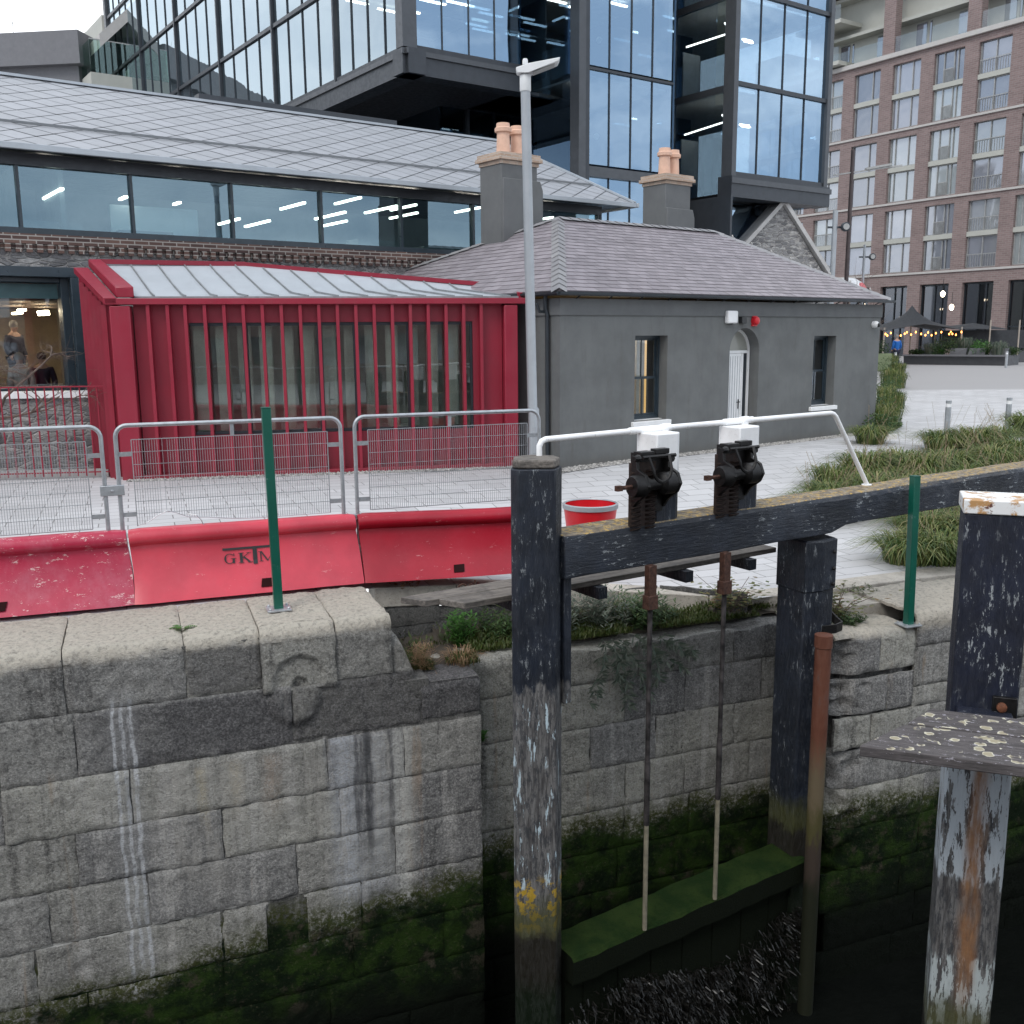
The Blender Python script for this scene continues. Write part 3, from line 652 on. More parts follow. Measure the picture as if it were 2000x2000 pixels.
def retaining():
    # low dark wall holding the paving up above the ledge
    a, b, c, d = (.96, 1.42), (4.65, 1.55), (5.45, .85), (5.75, .85)
    root = WF.empty('retaining_wall', 'low dark stone wall above the weedy ledge, holding up the paving', 'wall')
    m = MB(); r = random.Random(2)
    def seg(p, q, sd):
        P = Vector(p); Q = Vector(q); L = (Q-P).length; t = MB()
        for k, (z0, z1) in enumerate(((-.52,-.13),(-.9,-.52))):
            xs = cuts(0, L, .45, .9, r)
            for i, (x0, x1) in enumerate(zip(xs, xs[1:])):
                mid = P+(Q-P)*((x0+x1)/2/L); w = WF.w(mid.x, mid.y); top = gz(w.x, w.y)-.20
                zz1 = top if k == 0 else -.52
                block(t, x0, x1, z0 if k == 0 else -.95, max(zz1, z0+.1) if k == 0 else z1, seed=sd+k*9+i, cell=.05, rough=.03)
        ex = (Q-P).normalized(); ey = Vector((-ex.y, ex.x)); o = len(m.v)
        for v in t.v: w = P+ex*v.x+ey*v.y; m.v.append(Vector((w.x, w.y, v.z)))
        m.f += [tuple(o+i for i in f) for f in t.f]
    seg(a, b, 600); seg(b, c, 700); seg((.93,.8), (.96,1.42), 800)
    m.build('masonry', M['granite_dark'], root, smooth=50, recalc=False)
    m = MB(); m.prism([(.9,1.50,-1.2),(4.72,1.62,-1.2),(5.50,.93,-1.2),(6,.93,-1.2),(6,2.2,-1.2),(.9,2.2,-1.2)], (0,0,.60)); m.build('core', M['granite_dark'], root)
retaining()
def right_wall():
    root = WF.empty('quoin_wall', 'granite block wall right of the gate, topped by the far green post', 'lock wall')
    r = random.Random(9); m = MB(); Y = -.32
    tops = [(5.80,6.42,-.66),(6.42,6.92,-.68),(6.92,8.0,-.52),(8.0,9.2,-.52),(9.2,10.6,-.52),(10.6,12,-.52)]
    def jag(x, z): return .16*sm(6.15, 5.78, x+.25*fbm(Vector((x*3, z*5, 2)), 3)) if z < -.72 else 0
    for i, (a, b, z) in enumerate(tops):
        block(m, a, b, -1.14 if i < 2 else -.92, z, y=Y, seed=900+i, top_depth=1.1, rr=.05, cell=.032, rough=.022, feat=jag)
    course(m, [6.92,7.7,8.6,9.7,11,12], -1.40, -.92, y=Y, sd=91)
    for a, b in ((5.82,6.55),(6.55,6.92)): block(m, a, b, -1.62, -1.20, y=Y, seed=int(a*99), feat=jag)
    course(m, [5.84,6.35,7.2,8.2,9.4,10.7,12], -2.02, -1.64, y=Y, sd=92)
    block(m, 6.92, 7.9, -1.64, -1.40, y=Y, seed=33); block(m, 7.9, 12, -1.64, -1.40, y=Y, seed=34, cell=.06)
    lv = [-2.04,-2.5,-3.0,-3.5,-4.0,-4.5,-5.0]
    for k, (z1, z0) in enumerate(zip(lv, lv[1:])):
        course(m, cuts(5.86-.1*(k % 2), 12, .8, 1.5, r), z0, z1, y=Y+(.02 if k > 3 else 0), sd=95+k, cell=.045, feat=(jag if k < 3 else None))
    m.build('masonry', M['granite_low'], root, smooth=50, recalc=False)
    m = MB(); m.box(5.98, 40, Y+.10, .75, -5.1, -.80); m.box(5.88, 5.98, -.1, .75, -5.1, -.9); m.box(12, 40, Y-.0, .76, -5.1, -.52); m.build('mortar', M['granite_dark'], root)
    m = MB(); m.box(5.9, 12, .30, .86, -1.0, -.56); m.build('slab_bed', M['pale_slab'], root)
right_wall()
# ------------------------------------------------------------------ the lock gate
GF = FR((.21, 8.2), 57)
def lock_gate():
    g = GF.empty('lock_gate', 'black timber lock gate leaf with balance beam, standing open against the recess wall', 'lock gate')
    def at(o, x, y, z=0): o.location = (x, y, z); return o
    # mitre post (local coords of the post so the grain follows it)
    sec = [(-.25,.02),(-.23,-.06),(.035,-.235),(.20,-.09),(.24,.05),(.10,.24),(-.10,.22)]
    m = MB(); n = 34
    for i in range(n+1):
        z = -5.0+(1.50+5.0)*i/n
        for k, (a, b) in enumerate(sec):
            j = fbm(Vector((a*4, b*4+k, z*1.3)), 3)*.010; m.v.append(Vector((a*(1+j), b*(1+j), z)))
    q = len(sec); m.f = [(i*q+k, i*q+(k+1)%q, (i+1)*q+(k+1)%q, (i+1)*q+k) for i in range(n) for k in range(q)] + [tuple(range(q))[::-1], tuple(n*q+k for k in range(q))]
    mp_ = m.build('mitre_post', M['post_timber'], g, bevel=.012)
    m = MB(); m.prism([(a*.93, b*.93, 1.503) for a, b in sec], (0,0,.075)); m.build('post_cap', M['walkway_timber'], mp_, bevel=.015)
    m = MB(); m.box(.18,.262,-.155,-.03,-.62,.55); m.build('mitre_strip', M['post_timber'], mp_, bevel=.01)
    # heel post
    m = MB(); m.prism([(-.21,-.17,-5),(-.02,-.24,-5),(.21,-.21,-5),(.27,.02,-5),(.16,.22,-5),(-.18,.22,-5)], (0,0,5.47))
    hp = m.build('heel_post', M['heel_timber'], g, bevel=.015); at(hp, 3.50, .02)
    m = MB(); m.prism([(-.222,-.18,-.08),(-.02,-.252,-.08),(.222,-.222,-.08),(.282,.02,-.08),(.17,.235,-.08),(-.19,.235,-.08)], (0,0,.54)); m.build('iron_sleeve', M['stub_timber'], hp, bevel=.01)
    m = MB()
    for z in (.33,.15,-.02): m.lathe((.15,-.242,z), [(.022,0),(.022,.012),(.012,.024)], 8, (0,-1,0))
    m.build('bolt_heads', M['dark_iron'], hp)
    # anchor strap round the heel post
    m = MB(); pts = [(.0,-.26,-.50),(.16,-.30,-.50),(.30,-.27,-.50),(.40,-.10,-.49),(.46,.06,-.44),(.52,.16,-.36)]
    for a, b in zip(pts, pts[1:]): m.bar(a, b, .02, .10)
    m.build('anchor_strap', M['dark_iron'], hp, bevel=.004)
    # balance beam, slightly waney
    m = MB(); n = 46
    for i in range(n+1):
        x = .16+(10.8-.16)*i/n
        for k, (a, b) in enumerate([(-.19,.525),(-.195,.87),(-.165,.915),(.165,.915),(.20,.87),(.19,.525)]):
            j = fbm(Vector((x*.8, k*1.7, 3)), 3)*.014; rise = .02*sm(3, 9, x)
            m.v.append(Vector((x, a+j, b+rise+j*.7+(.06*sm(3.6,3.9,x)*(1 if b < .6 else 0)))))
    m.f = [(i*6+k, i*6+(k+1)%6, (i+1)*6+(k+1)%6, (i+1)*6+k) for i in range(n) for k in range(6)] + [tuple(range(6))[::-1], tuple(n*6+k for k in range(6))]
    m.build('balance_beam', M['beam_timber'], g, bevel=.010)
    # walkway planks on brackets behind the beam
    for k, (y0, y1, x0, x1) in enumerate(((.30,.545,-.55,3.35),(.56,.80,-.80,3.30))):
        m = MB(); m.prism([(x0,y0,0),(x1,y0,0),(x1,y1,0),(x0-.12,y1,0)], (0,0,.055)); o = m.build('walkway_plank', M['walkway_timber'], g, bevel=.006); o.location.z = .265
    for x in (.02, .9, 2.0, 2.9):
        m = MB(); m.box(x-.05,x+.05,.21,.78,.15,.262); m.build('bracket', M['stub_timber'], g)
    # cross rail with weed, planking below, weed fringe
    m = MB(); n = 24
    for i in range(n+1):
        x = .22+(3.40-.22)*i/n; j = fbm(Vector((x*3, 0, 0)), 3)*.02
        for a, b in ((-.25,-3.36),(-.26,-3.12),(-.23,-3.085),(.16,-3.07),(.18,-3.12),(.18,-3.36)): m.v.append(Vector((x, a+j, b+j*.6)))
    m.f = [(i*6+k, i*6+(k+1)%6, (i+1)*6+(k+1)%6, (i+1)*6+k) for i in range(n) for k in range(6)] + [tuple(range(6))[::-1], tuple(n*6+k for k in range(6))]
    m.build('cross_rail', M['weedy_timber'], g, smooth=40)
    m = MB()
    for i in range(15): m.box(.22+.212*i+.004, .22+.212*(i+1)-.004, -.12-.008*(i%2), -.04, -5, -3.34)
    m.build('sheeting', M['weedy_timber'], g)
    # paddles: stub post, gear, rack, rod
    def paddle(x, xr):
        m = MB(); m.prism([(-.15,-.15,.0),(.09,-.15,.0),(.17,-.09,.0),(.17,.13,.0),(-.15,.13,.0)], (0,0,.80)); st = m.build('paddle_post', M['stub_timber'], g, bevel=.012); st.location = (x, .0, .90)
        m = MB(); m.prism([(-.153,-.153,.40),(.092,-.153,.40),(.173,-.092,.40),(.173,.133,.40),(-.153,.133,.40)], (0,0,.41)); m.build('white_top', M['white_worn'], st, bevel=.01)
        m = MB(); m.box(.174,.186,-.06,.02,.66,.76); m.lathe((.186,-.02,.71), [(.016,0),(.016,.010)], 8, (1,0,0)); m.box(.10,.18,.06,.14,.74,.83); m.build('rail_bracket', M['white_worn'], st)
        ge = MB()
        # back plate and cheeks
        ge.box(-.27,.04,-.19,-.155,.10,.58); ge.box(-.27,-.14,-.29,-.19,.555,.59); ge.box(-.10,.04,-.26,-.19,.56,.60)
        for sx in (-.29, .03): ge.prism([(sx,-.19,.13),(sx,-.25,.20),(sx,-.36,.27),(sx,-.40,.34),(sx,-.36,.42),(sx,-.26,.46),(sx,-.25,.55),(sx,-.19,.56)], (.03,0,0))
        pg = ge.build('gear_frame', M['dark_iron'], g, bevel=.004); pg.location = (x-.15, .02, .90); pg.scale = (1.15,1.1,1.16)
        t = MB(); t.lathe((-.38,-.31,.34), [(.02,0),(.075,.0),(.085,.02),(.085,.10),(.06,.11),(.06,.16),(.045,.17),(.045,.27),(.07,.28),(.088,.30),(.088,.40),(.06,.43)], 18, (1,0,0)); t.build('drum', M['dark_iron'], pg, smooth=40)
        t = MB(); t.tube([(-.52,-.31,.34),(-.36,-.31,.34)], .018, 6); t.bar((-.53,-.31,.34), (-.48,-.31,.34), .04, .04); t.build('spindle', M['rusty_iron'], pg)
        t = MB(); cs = [(-.16+.085*math.cos(a), -.40, .50+.085*math.sin(a)) for a in [math.radians(190+160*i/10) for i in range(11)]]
        cs = [(-.255,-.36,.56)]+[(-.155+.09*math.cos(math.radians(185+170*i/10)), -.41, .47+.10*math.sin(math.radians(185+170*i/10))) for i in range(11)]+[(-.05,-.36,.56)]
        t.tube(cs, .013, 6); t.tube([(-.30,-.34,.555),(.03,-.34,.555)], .016, 6); t.lathe((-.33,-.34,.555), [(.024,0),(.03,.02),(.018,.05)], 8, (-1,0,0)); t.lathe((.0,-.30,.53), [(.03,0),(.034,.03),(.02,.05)], 8, (0,-1,0)); t.build('pawl', M['dark_iron'], pg, smooth=40)
        t = MB()
        for s_ in (-.02, .13):
            for k in range(1, 15): t.hexa([Vector((-.235+s_-.045, -.20, -.06+k*.034)), Vector((-.235+s_+.045, -.20, -.06+k*.034)), Vector((-.235+s_+.045, -.20, -.04+k*.034)), Vector((-.235+s_-.045, -.20, -.04+k*.034))],
                                      [Vector((-.235+s_-.035, -.245, -.045+k*.034)), Vector((-.235+s_+.035, -.245, -.035+k*.034)), Vector((-.235+s_+.035, -.245, -.03+k*.034)), Vector((-.235+s_-.035, -.245, -.04+k*.034))])
        t.box(-.29,-.05,-.20,-.16,.0,.50); t.build('rack', M['rack_iron'], pg)
        m = MB(); m.box(-.045,.045,-.04,.03,.17,.54); m.box(-.058,.058,-.05,.04,.13,.26); o = m.build('rod_socket', M['rusty_iron'], g, bevel=.006); o.location = (xr, -.24, 0)
        m = MB(); m.tube([(0,0,.20),(0,0,-1.35)], .023, 8); m.tube([(0,0,-1.35),(0,0,-2.0)], .028, 8); rd = m.build('paddle_rod', M['rod_iron'], g, smooth=50); rd.location = (xr, -.245, 0)
        m = MB(); m.tube([(0,0,-2.0),(0,0,-3.1)], .023, 8); m.build('rod_foot', M['rod_pale'], rd, smooth=50)
    for x, xq in ((1.37, 1268), (2.42, 1411)): paddle(x, GF.px(xq, 1250, -.24)[0])
    # white handrail
    pts = [(.10,.10,1.50),(.10,.10,1.66),(.125,.10,1.70),(.17,.10,1.715),(1.54,.10,1.735),(2.6,.10,1.745),(3.88,.10,1.755),(3.93,.10,1.74),(3.97,.10,1.71),(4.55,.10,.93)]
    m = MB(); m.tube(pts, .026, 10)
    for x in (1.56, 2.60): m.tube([(x-.06,.10,1.735+(x-1.5)*.012),(x+.03,.10,1.736+(x-1.5)*.012)], .040, 10)
    for x in (1.0, 2.2): m.tube([(x+.1,.10,1.729+(x-1)*.012),(x+.50,.10,1.734+(x-1)*.012)], .033, 10)
    m.lathe((4.55,.10,.915), [(.055,0),(.055,.012)], 12); m.build('handrail', M['white_worn'], g, smooth=45)
    # weed hanging on the sheeting: nobody could count the strands
    m = MB(); r = random.Random(4)
    for i in range(9000):
        x = r.uniform(.25, 3.4); z = -3.75-abs(r.gauss(0, .5))+.15*math.sin(x*2.1)
        if fbm(Vector((x*2.2, 1, z*2.2)), 4) < -.02 and r.random() < .85: continue
        p = Vector((x, -.13-r.uniform(0,.16), z)); L = r.uniform(.03, .10); d = Vector((r.gauss(0,.5), -r.uniform(.0,1), -r.uniform(-.2,1.3))).normalized()*L; w = Vector((d.z, 0, -d.x)).normalized()*r.uniform(.003,.009); e = d+Vector((r.gauss(0,.3), 0, -.5)).normalized()*L*.5
        m.add([p-w, p+w, p+d+w*.7, p+d-w*.7, p+e], [(0,1,2,3),(3,2,4)])
    o = m.build('hanging_weed', M['seaweed'], g, recalc=False); o['kind'] = 'stuff'
    return g
lock_gate()
# rusty vertical pipe beside the heel post
m = MB(); p = PY(1608, 1262, 9.75); m.lathe((0,0,0), [(.085,-5),(.085,-.14),(.094,-.13),(.094,.0),(.07,.0)], 20); rp = m.build('vertical_pipe', M['tidal_pipe'], smooth=40); rp.location = (p.x, p.y, -.50)
tag(rp, 'rust brown vertical pipe standing against the heel post of the gate', 'pipe')
# ------------------------------------------------------------------ the nearer gate at the right edge
def near_gate():
    A = PZ(1679,1456,0); B = PZ(2000,1497,0); C = PZ(1767,1414,0); D = PZ(1818,1385,0)
    d = Vector((B.x-A.x, B.y-A.y)).normalized(); ang = math.degrees(math.atan2(d.x, d.y))
    F = FR((A.x, A.y), ang); g = F.empty('near_lock_gate', 'black and white timber post of the nearer gate, cut off by the right edge', 'lock gate')
    cx, cy = F.loc(C); dx, dy = F.loc(D)
    m = MB(); m.prism([(0,0,0),(4,0,0),(4,cy,0),(cx,cy,0)], (0,0,-.075)); m.build('walkway_plank', M['near_plank'], g, bevel=.008)
    m = MB(); m.prism([(cx+.02,cy+.02,.004),(4,cy+.02,.004),(4,dy,.004),(dx,dy,.004)], (0,0,-.075)); m.build('walkway_plank', M['near_plank'], g, bevel=.008)
    P = PY(1862,1300,6.75); px_, py_ = F.loc(P)
    h = PY(1872,975,6.75).z
    m = MB(); n = 30; w = .445
    for i in range(n+1):
        z = -5+(h-.10+5)*i/n; lean = (z-h)*.030
        for k, (a, b) in enumerate([(0,0),(.02,-.012),(w-.02,0),(w,.02),(w,.40),(0,.40)]): m.v.append(Vector((a+lean*-1*0+fbm(Vector((k, z, 1)), 2)*.006, b, z)))
    m.f = [(i*6+k, i*6+(k+1)%6, (i+1)*6+(k+1)%6, (i+1)*6+k) for i in range(n) for k in range(6)] + [tuple(range(6))[::-1], tuple(n*6+k for k in range(6))]
    o = m.build('mitre_post', M['near_timber'], g, bevel=.010); o.location = (px_, py_, 0)
    m = MB(); m.box(-.012,w+.012,-.02,.41,h-.10,h); m.build('post_cap', M['cap_rust'], o, bevel=.008)
    m = MB(); z = PY(1950,1365,6.7).z; m.box(.27,.43,-.045,-.008,z-.14,z+.05); m.build('bolt_plate', M['dark_iron'], o, bevel=.004)
    m = MB(); m.lathe((.33,-.045,z-.02), [(.035,0),(.035,.025),(.028,.03)], 12, (0,-1,0)); m.build('bolt', M['rust_bolt'], o, smooth=40)
    m = MB(); m.box(w+.03,3.5,.1,.35,h-.75,h-.42); m.build('top_rail', M['near_timber'], g, bevel=.01).location = (px_, py_, 0)
    m = MB(); m.tube([(w+.05,.05,h+.10),(w+.05,.05,h-.45)], .025, 8); m.tube([(w+.05,.05,h+.10),(3,.05,h+.10)], .025, 8); m.build('handrail', M['white_worn'], g, smooth=40).location = (px_, py_, 0)
    m = MB(); m.box(.0,.36,-.30,.0,-.26,-.085); m.build('plank_bearer', M['near_timber'], g, bevel=.01).location = (px_+.04, py_, 0)
def caprust():
    k = MT('cap_rust'); o = k.obj; c = k.mix(k.rng(k.noise(o, 6, 5, .7), .52, .60), (.74,.74,.73), (.45,.25,.10)); c = k.mix(k.rng(k.noise(o, 9, 4, .7), .64, .68), c, (.12,.04,.025))
    M['cap_rust'] = k.done(k.bsdf(c, .5)); plain('rust_bolt', (.16,.06,.03), .7, .3, var=.4, sc=30)
caprust(); near_gate()
# ------------------------------------------------------------------ green posts
def green_post(base, top_px, lab, lean=0):
    t = thing('green_post', lab, 'post', tuple(base), math.radians(20), 'green steel posts bolted to the coping')
    H = top_px; m = MB()
    m.hexa([Vector(v) for v in ((-.042,-.042,0),(.042,-.042,0),(.042,.042,0),(-.042,.042,0))], [Vector((x+lean, y, H)) for x, y in ((-.042,-.042),(.042,-.042),(.042,.042),(-.042,.042))])
    m.build('post_tube', M['green_worn'], t, bevel=.005)
    m = MB(); m.box(-.11,.11,-.10,.10,-.012,.006); m.build('base_plate', M['galvanised'], t, bevel=.003)
    m = MB()
    for x in (-.085,.085):
        for y in (-.075,.075): m.lathe((x,y,.006), [(.012,0),(.012,.012),(.006,.02)], 6)
    m.build('bolts', M['galvanised'], t)
    m = MB(); m.box(lean-.044,lean+.044,-.044,.044,H,H+.008); m.build('top_cap', M['green_worn'], t)
paintwear('green_worn', (.005,.085,.058), ((.02,.14,.10),(.42,.50,.48)), .22, .3)
b1 = PZ(544,1188,.075); t1 = PY(519,797,b1.y); green_post(b1, t1.z-b1.z, 'scratched green steel post on the carved coping block, left of the gate', lean=t1.x-b1.x)
b2 = PZ(1774,1219,-.655); t2 = PY(1786,930,b2.y); green_post(b2, t2.z-b2.z, 'green steel post right of the gate, its top in front of the balance beam', lean=t2.x-b2.x)
# ------------------------------------------------------------------ red barriers with mesh panels
BF = FR((-4.8, 8.78), 69.7)
def barrier(x0, x1, mat, lab, slots, logo=False):
    e = thing('road_barrier', lab, 'barrier', tuple(BF.w(x0, 0, .0)), BF.rz, 'red plastic barriers along the quay')
    L = x1-x0; prof = [(-.02,0),(0,.03),(.10,.14),(.175,.30),(.215,.45),(.228,.535),(.205,.555),(.172,.575),(.160,.61),(.168,.655),(.20,.69),(.25,.705),(.30,.70),(.36,.69),(.392,.655),(.40,.61),(.388,.575),(.335,.55),(.345,.45),(.385,.30),(.46,.14),(.56,.03),(.58,0)]
    m = MB(); n = 26; ys = []
    for i in range(n+1):
        x = L*i/n; ed = sm(0, .05, min(x, L-x)); z_ = gzb(x0+x)
        for (y, z) in prof: m.v.append(Vector((x+.012*math.sin(z*7)*(1 if i in (0, n) else 0)+(.03*(.3-z) if i == n else 0), .28+(y-.28)*(.94+.06*ed)+.012*fbm(Vector((x*1.2+x0, z*3, 0)), 2), z*(.985+.015*ed)+z_+.002*fbm(Vector((x+x0, 5, z)), 2))))
    q = len(prof); m.f = [(i*q+k, i*q+(k+1)%q, (i+1)*q+(k+1)%q, (i+1)*q+k) for i in range(n) for k in range(q)] + [tuple(range(q))[::-1], tuple(n*q+k for k in range(q))]
    m.build('shell', M[mat], e, smooth=50)
    for sx in slots:
        z_ = gzb(x0+sx); m = MB()
        def on(x, z): y = (z-.03)*(.10/.11); return Vector((x+.25*(z-.09), y*.955-.014, z+z_))
        m.quad(on(sx-.06,.055), on(sx+.06,.055), on(sx+.06,.125), on(sx-.06,.125)); m.quad(on(sx-.06,.125)+Vector((0,.02,.0)), on(sx+.06,.125)+Vector((0,.02,0)), on(sx+.06,.125), on(sx-.06,.125))
        m.build('fork_slot_shade', M['slot_shade'], e)  # flat dark sheets on the shell stand for the shade inside the fork openings
    return e
plain('slot_shade', (.025,.008,.008), .9, spec=.1)
def gzb(x): return .045*(1-sm(3.0, 5.2, x)) - .01*sm(3, 5.2, x)
bar1 = barrier(-2.2, 1.17, 'barrier_worn', 'scuffed pinkish red plastic barrier at the left edge of the frame', [2.2])
bar2 = barrier(1.18, 3.44, 'barrier_faded', 'faded coral red plastic barrier with black lettering, behind the green post', [1.28])
bar3 = barrier(3.46, 5.42, 'barrier_fresh', 'deep red plastic barrier ending behind the tall black gate post', [1.05])
def lettering():
    # letters drawn on the sloping upper face of the barrier, each a thin raised sheet of black paint
    m = MB(); N = 11
    def stroke(poly, t=.001):
        pass
    X0, X1 = BF.px(436, 1062)[0]-1.18, BF.px(548, 1062)[0]-1.18
    Zt = .475; Hh = .185; wd = (X1-X0)
    def P(u, v):  # u 0..1 across, v 0..1 up
        z = Zt-.03-Hh+v*Hh
        # barrier face between (.175,.30) and (.215,.45)
        y = .175+(z-.30)*(.04/.15) if z < .45 else .215+(z-.45)*.1
        if z < .30: y = .10+(z-.14)*(.075/.16)
        return Vector((X0+u*wd, y-.010, z+gzb(2)))
    def poly(pts): m.add([P(*p) for p in pts], [tuple(range(len(pts)))])
    def rect(a, b, c, d):
        k = 4
        for i in range(k): poly([(a, c+(d-c)*i/k), (b, c+(d-c)*i/k), (b, c+(d-c)*(i+1)/k), (a, c+(d-c)*(i+1)/k)])
    def seg(a, b, w0):
        ax, ay = a; bx, by = b; asp = wd/Hh; dx, dy = (bx-ax)*asp, by-ay; l = math.hypot(dx, dy); nx, ny = -dy/l*w0/2/asp, dx/l*w0/2
        poly([(ax-nx, ay-ny), (bx-nx, by-ny), (bx+nx, by+ny), (ax+nx, ay+ny)])
    rect(0, 1, .88, 1.0)                      # long bar of the T
    rect(.53, .605, .06, .88)                 # its stem
    # G
    cx, cy, rx, ry = .115, .43, .095, .27
    for i in range(16):
        a0 = math.radians(45+i*270/16); a1 = math.radians(45+(i+1)*270/16)
        w = lambda a: .42+.5*(1-abs(math.sin(a)))*.75
        poly([(cx+rx*math.cos(a0), cy+ry*math.sin(a0)), (cx+rx*math.cos(a1), cy+ry*math.sin(a1)), (cx+rx*(1-.45*w(a1))*math.cos(a1), cy+(ry-.035)*math.sin(a1)), (cx+rx*(1-.45*w(a0))*math.cos(a0), cy+(ry-.035)*math.sin(a0))])
    rect(.165,.205,.18,.42); rect(.135,.235,.405,.44); rect(.185,.20,.55,.70)
    # K
    rect(.295,.345,.18,.68); rect(.27,.37,.16,.19); rect(.27,.37,.67,.70); seg((.34,.42),(.46,.68),.035); seg((.365,.47),(.475,.18),.085); rect(.42,.50,.67,.70); rect(.43,.52,.16,.19)
    # M
    rect(.66,.68,.18,.68); rect(.64,.71,.16,.19); rect(.63,.69,.67,.70); seg((.68,.68),(.79,.18),.08); seg((.79,.18),(.90,.68),.04); rect(.89,.94,.18,.68); rect(.87,.965,.16,.19); rect(.89,.965,.67,.70)
    m.build('lettering', M['black_plastic'], bar2, recalc=False)
lettering()
def fence(x0, x1, lab, dent=False, left=True, right=True, m0=None, m1=None, tilt=0):
    e = thing('mesh_fence_panel', lab, 'fence panel', tuple(BF.w(x0, .28, .70)), BF.rz, 'galvanised mesh panels standing behind the barriers')
    L = x1-x0; H = 1.07; m = MB(); R = .11; pts = []
    pts += [(0,0,-.06),(0,0,H-R)]+[(R-R*math.cos(a), 0, H-R+R*math.sin(a)) for a in [math.radians(15*i) for i in range(1,7)]]
    pts += [(L-R+R*math.sin(a), 0, H-R+R*math.cos(a)) for a in [math.radians(15*i) for i in range(0,6)]]+[(L,0,H-R),(L,0,-.06)]
    pts = [(x, y+.01*math.sin(x*2), z+tilt*x) for x, y, z in pts]
    m.tube(pts, .021, 8); m.build('frame', M['galvanised'], e, smooth=50)
    m = MB(); a, b, z0, z1 = m0 or .14, L-.14, .07, H-.14
    for z in (z0+.12, z1-.14):
        for q, w_ in ((0, a), (b, L)): m = MB(); m.bar((q,0,z),(w_,0,z),.006,.045); m.build('mesh_clip', M['galvanised'], e)
    m = MB(); m.bar((L*.5,0,z1),(L*.5,0,H),.006,.04); m.build('mesh_clip', M['galvanised'], e)
    m = MB(); n = int((b-a)/.0235)
    def dz(x): return (.13*math.exp(-((x-.42)/.16)**2)+.05*math.exp(-((x-.75)/.25)**2)) if dent else 0
    for i in range(n+1):
        x = a+(b-a)*i/n
        if dent and .36 < x-a+a < .47 and i % 2: continue
        m.bar((x,0,z0+dz(x)),(x,.0,z1+tilt*x),.0042,.0042)
    for k in range(8):
        z = z0+(z1-z0)*k/7
        w = .008 if k in (0,7) else .005
        if k == 0 and dent:
            q = [a+(b-a)*i/20 for i in range(21)]
            m.tube([(x, -.03*(dz(x) > .03), z+dz(x)) for x in q], w/2, 5)
        else: m.bar((a,-.004,z),(b,-.004,z+tilt*b),w,w)
    for x in (a, b): m.bar((x,-.004,z0),(x,-.004,z1),.009,.009)
    if dent: m.tube([(.62,-.01,.16),(.70,-.05,.15),(.74,-.06,.10),(.76,-.06,.05)], .005, 5)
    m.build('mesh_infill', M['galvanised'], e)
    m = MB()
    for x in (0, L): m.box(x-.03,x+.03,-.03,.03,-.02,.0); m.tube([(x,0,-.02),(x,0,-.30)], .017, 6)
    m.build('feet', M['galvanised'], e)
    return e
fa = fence(-1.3, .99, 'mesh fence panel at the left edge, in front of the red railing')
fb = fence(1.12, 3.31, 'mesh fence panel with a dent in its lower wires, behind the green post', dent=True)
fc = fence(3.46, 5.55, 'mesh fence panel whose right end stands behind the tall black gate post')
m = MB(); m.box(-.045,.175,-.035,.035,-.05,.05); m.lathe((.065,-.035,0), [(.014,0),(.014,.012)], 6, (0,-1,0)); m.build('coupler', M['galvanised'], fa, bevel=.004).location = (2.29,0,.44)
m = MB(); m.bar((-.03,0,0),(.2,0,0),.05,.03); m.build('coupler', M['galvanised'], fb, bevel=.004).location = (2.18,0,.02)
# ------------------------------------------------------------------ red tub
p = PY(1153,983,12.4); p.y += 1.2; tb = thing('rubber_tub', 'red round tub with a grey rim, standing behind the tall black gate post', 'tub', (p.x-.0, p.y-1.2, p.z-.63), 0); tb.scale = (.80,.80,1)
m = MB(); m.lathe((0,0,0), [(.33,0),(.36,.12),(.43,.57),(.43,.62),(.41,.62),(.41,.57),(.34,.10),(.30,.06)], 40, cap=False); m.lathe((0,0,0), [(.33,.0),(.0,.0)], 40, cap=False); m.lathe((0,0,0), [(.30,.06),(.0,.06)], 40, cap=False); m.build('bowl', M['tub_red'], tb, smooth=40)
m = MB(); m.lathe((0,0,0), [(.432,.57),(.452,.575),(.452,.63),(.42,.64),(.408,.625)], 40, cap=False); m.build('rim', M['lamp_grey'], tb, smooth=40)
# rusty shackle lying on the kerb
p = PZ(915,1150,-.10); m = MB(); sh = thing('rusty_shackle', 'rusty iron shackle lying on the kerb above the walkway planks', 'shackle', (p.x, p.y, gz(p.x,p.y)+.02), .4)
m.tube([(-.07+.05*math.cos(a), .0, .02+.05*math.sin(a)) for a in [math.radians(i*30) for i in range(13)]], .013, 6); m.build('ring', M['rusty_iron'], sh, smooth=50)
m = MB(); m.tube([(-.03,0,.0),(.03,.0,.06),(.07,0,.03),(.08,0,.10)], .014, 6); m.build('pin', M['rusty_iron'], sh, smooth=50)
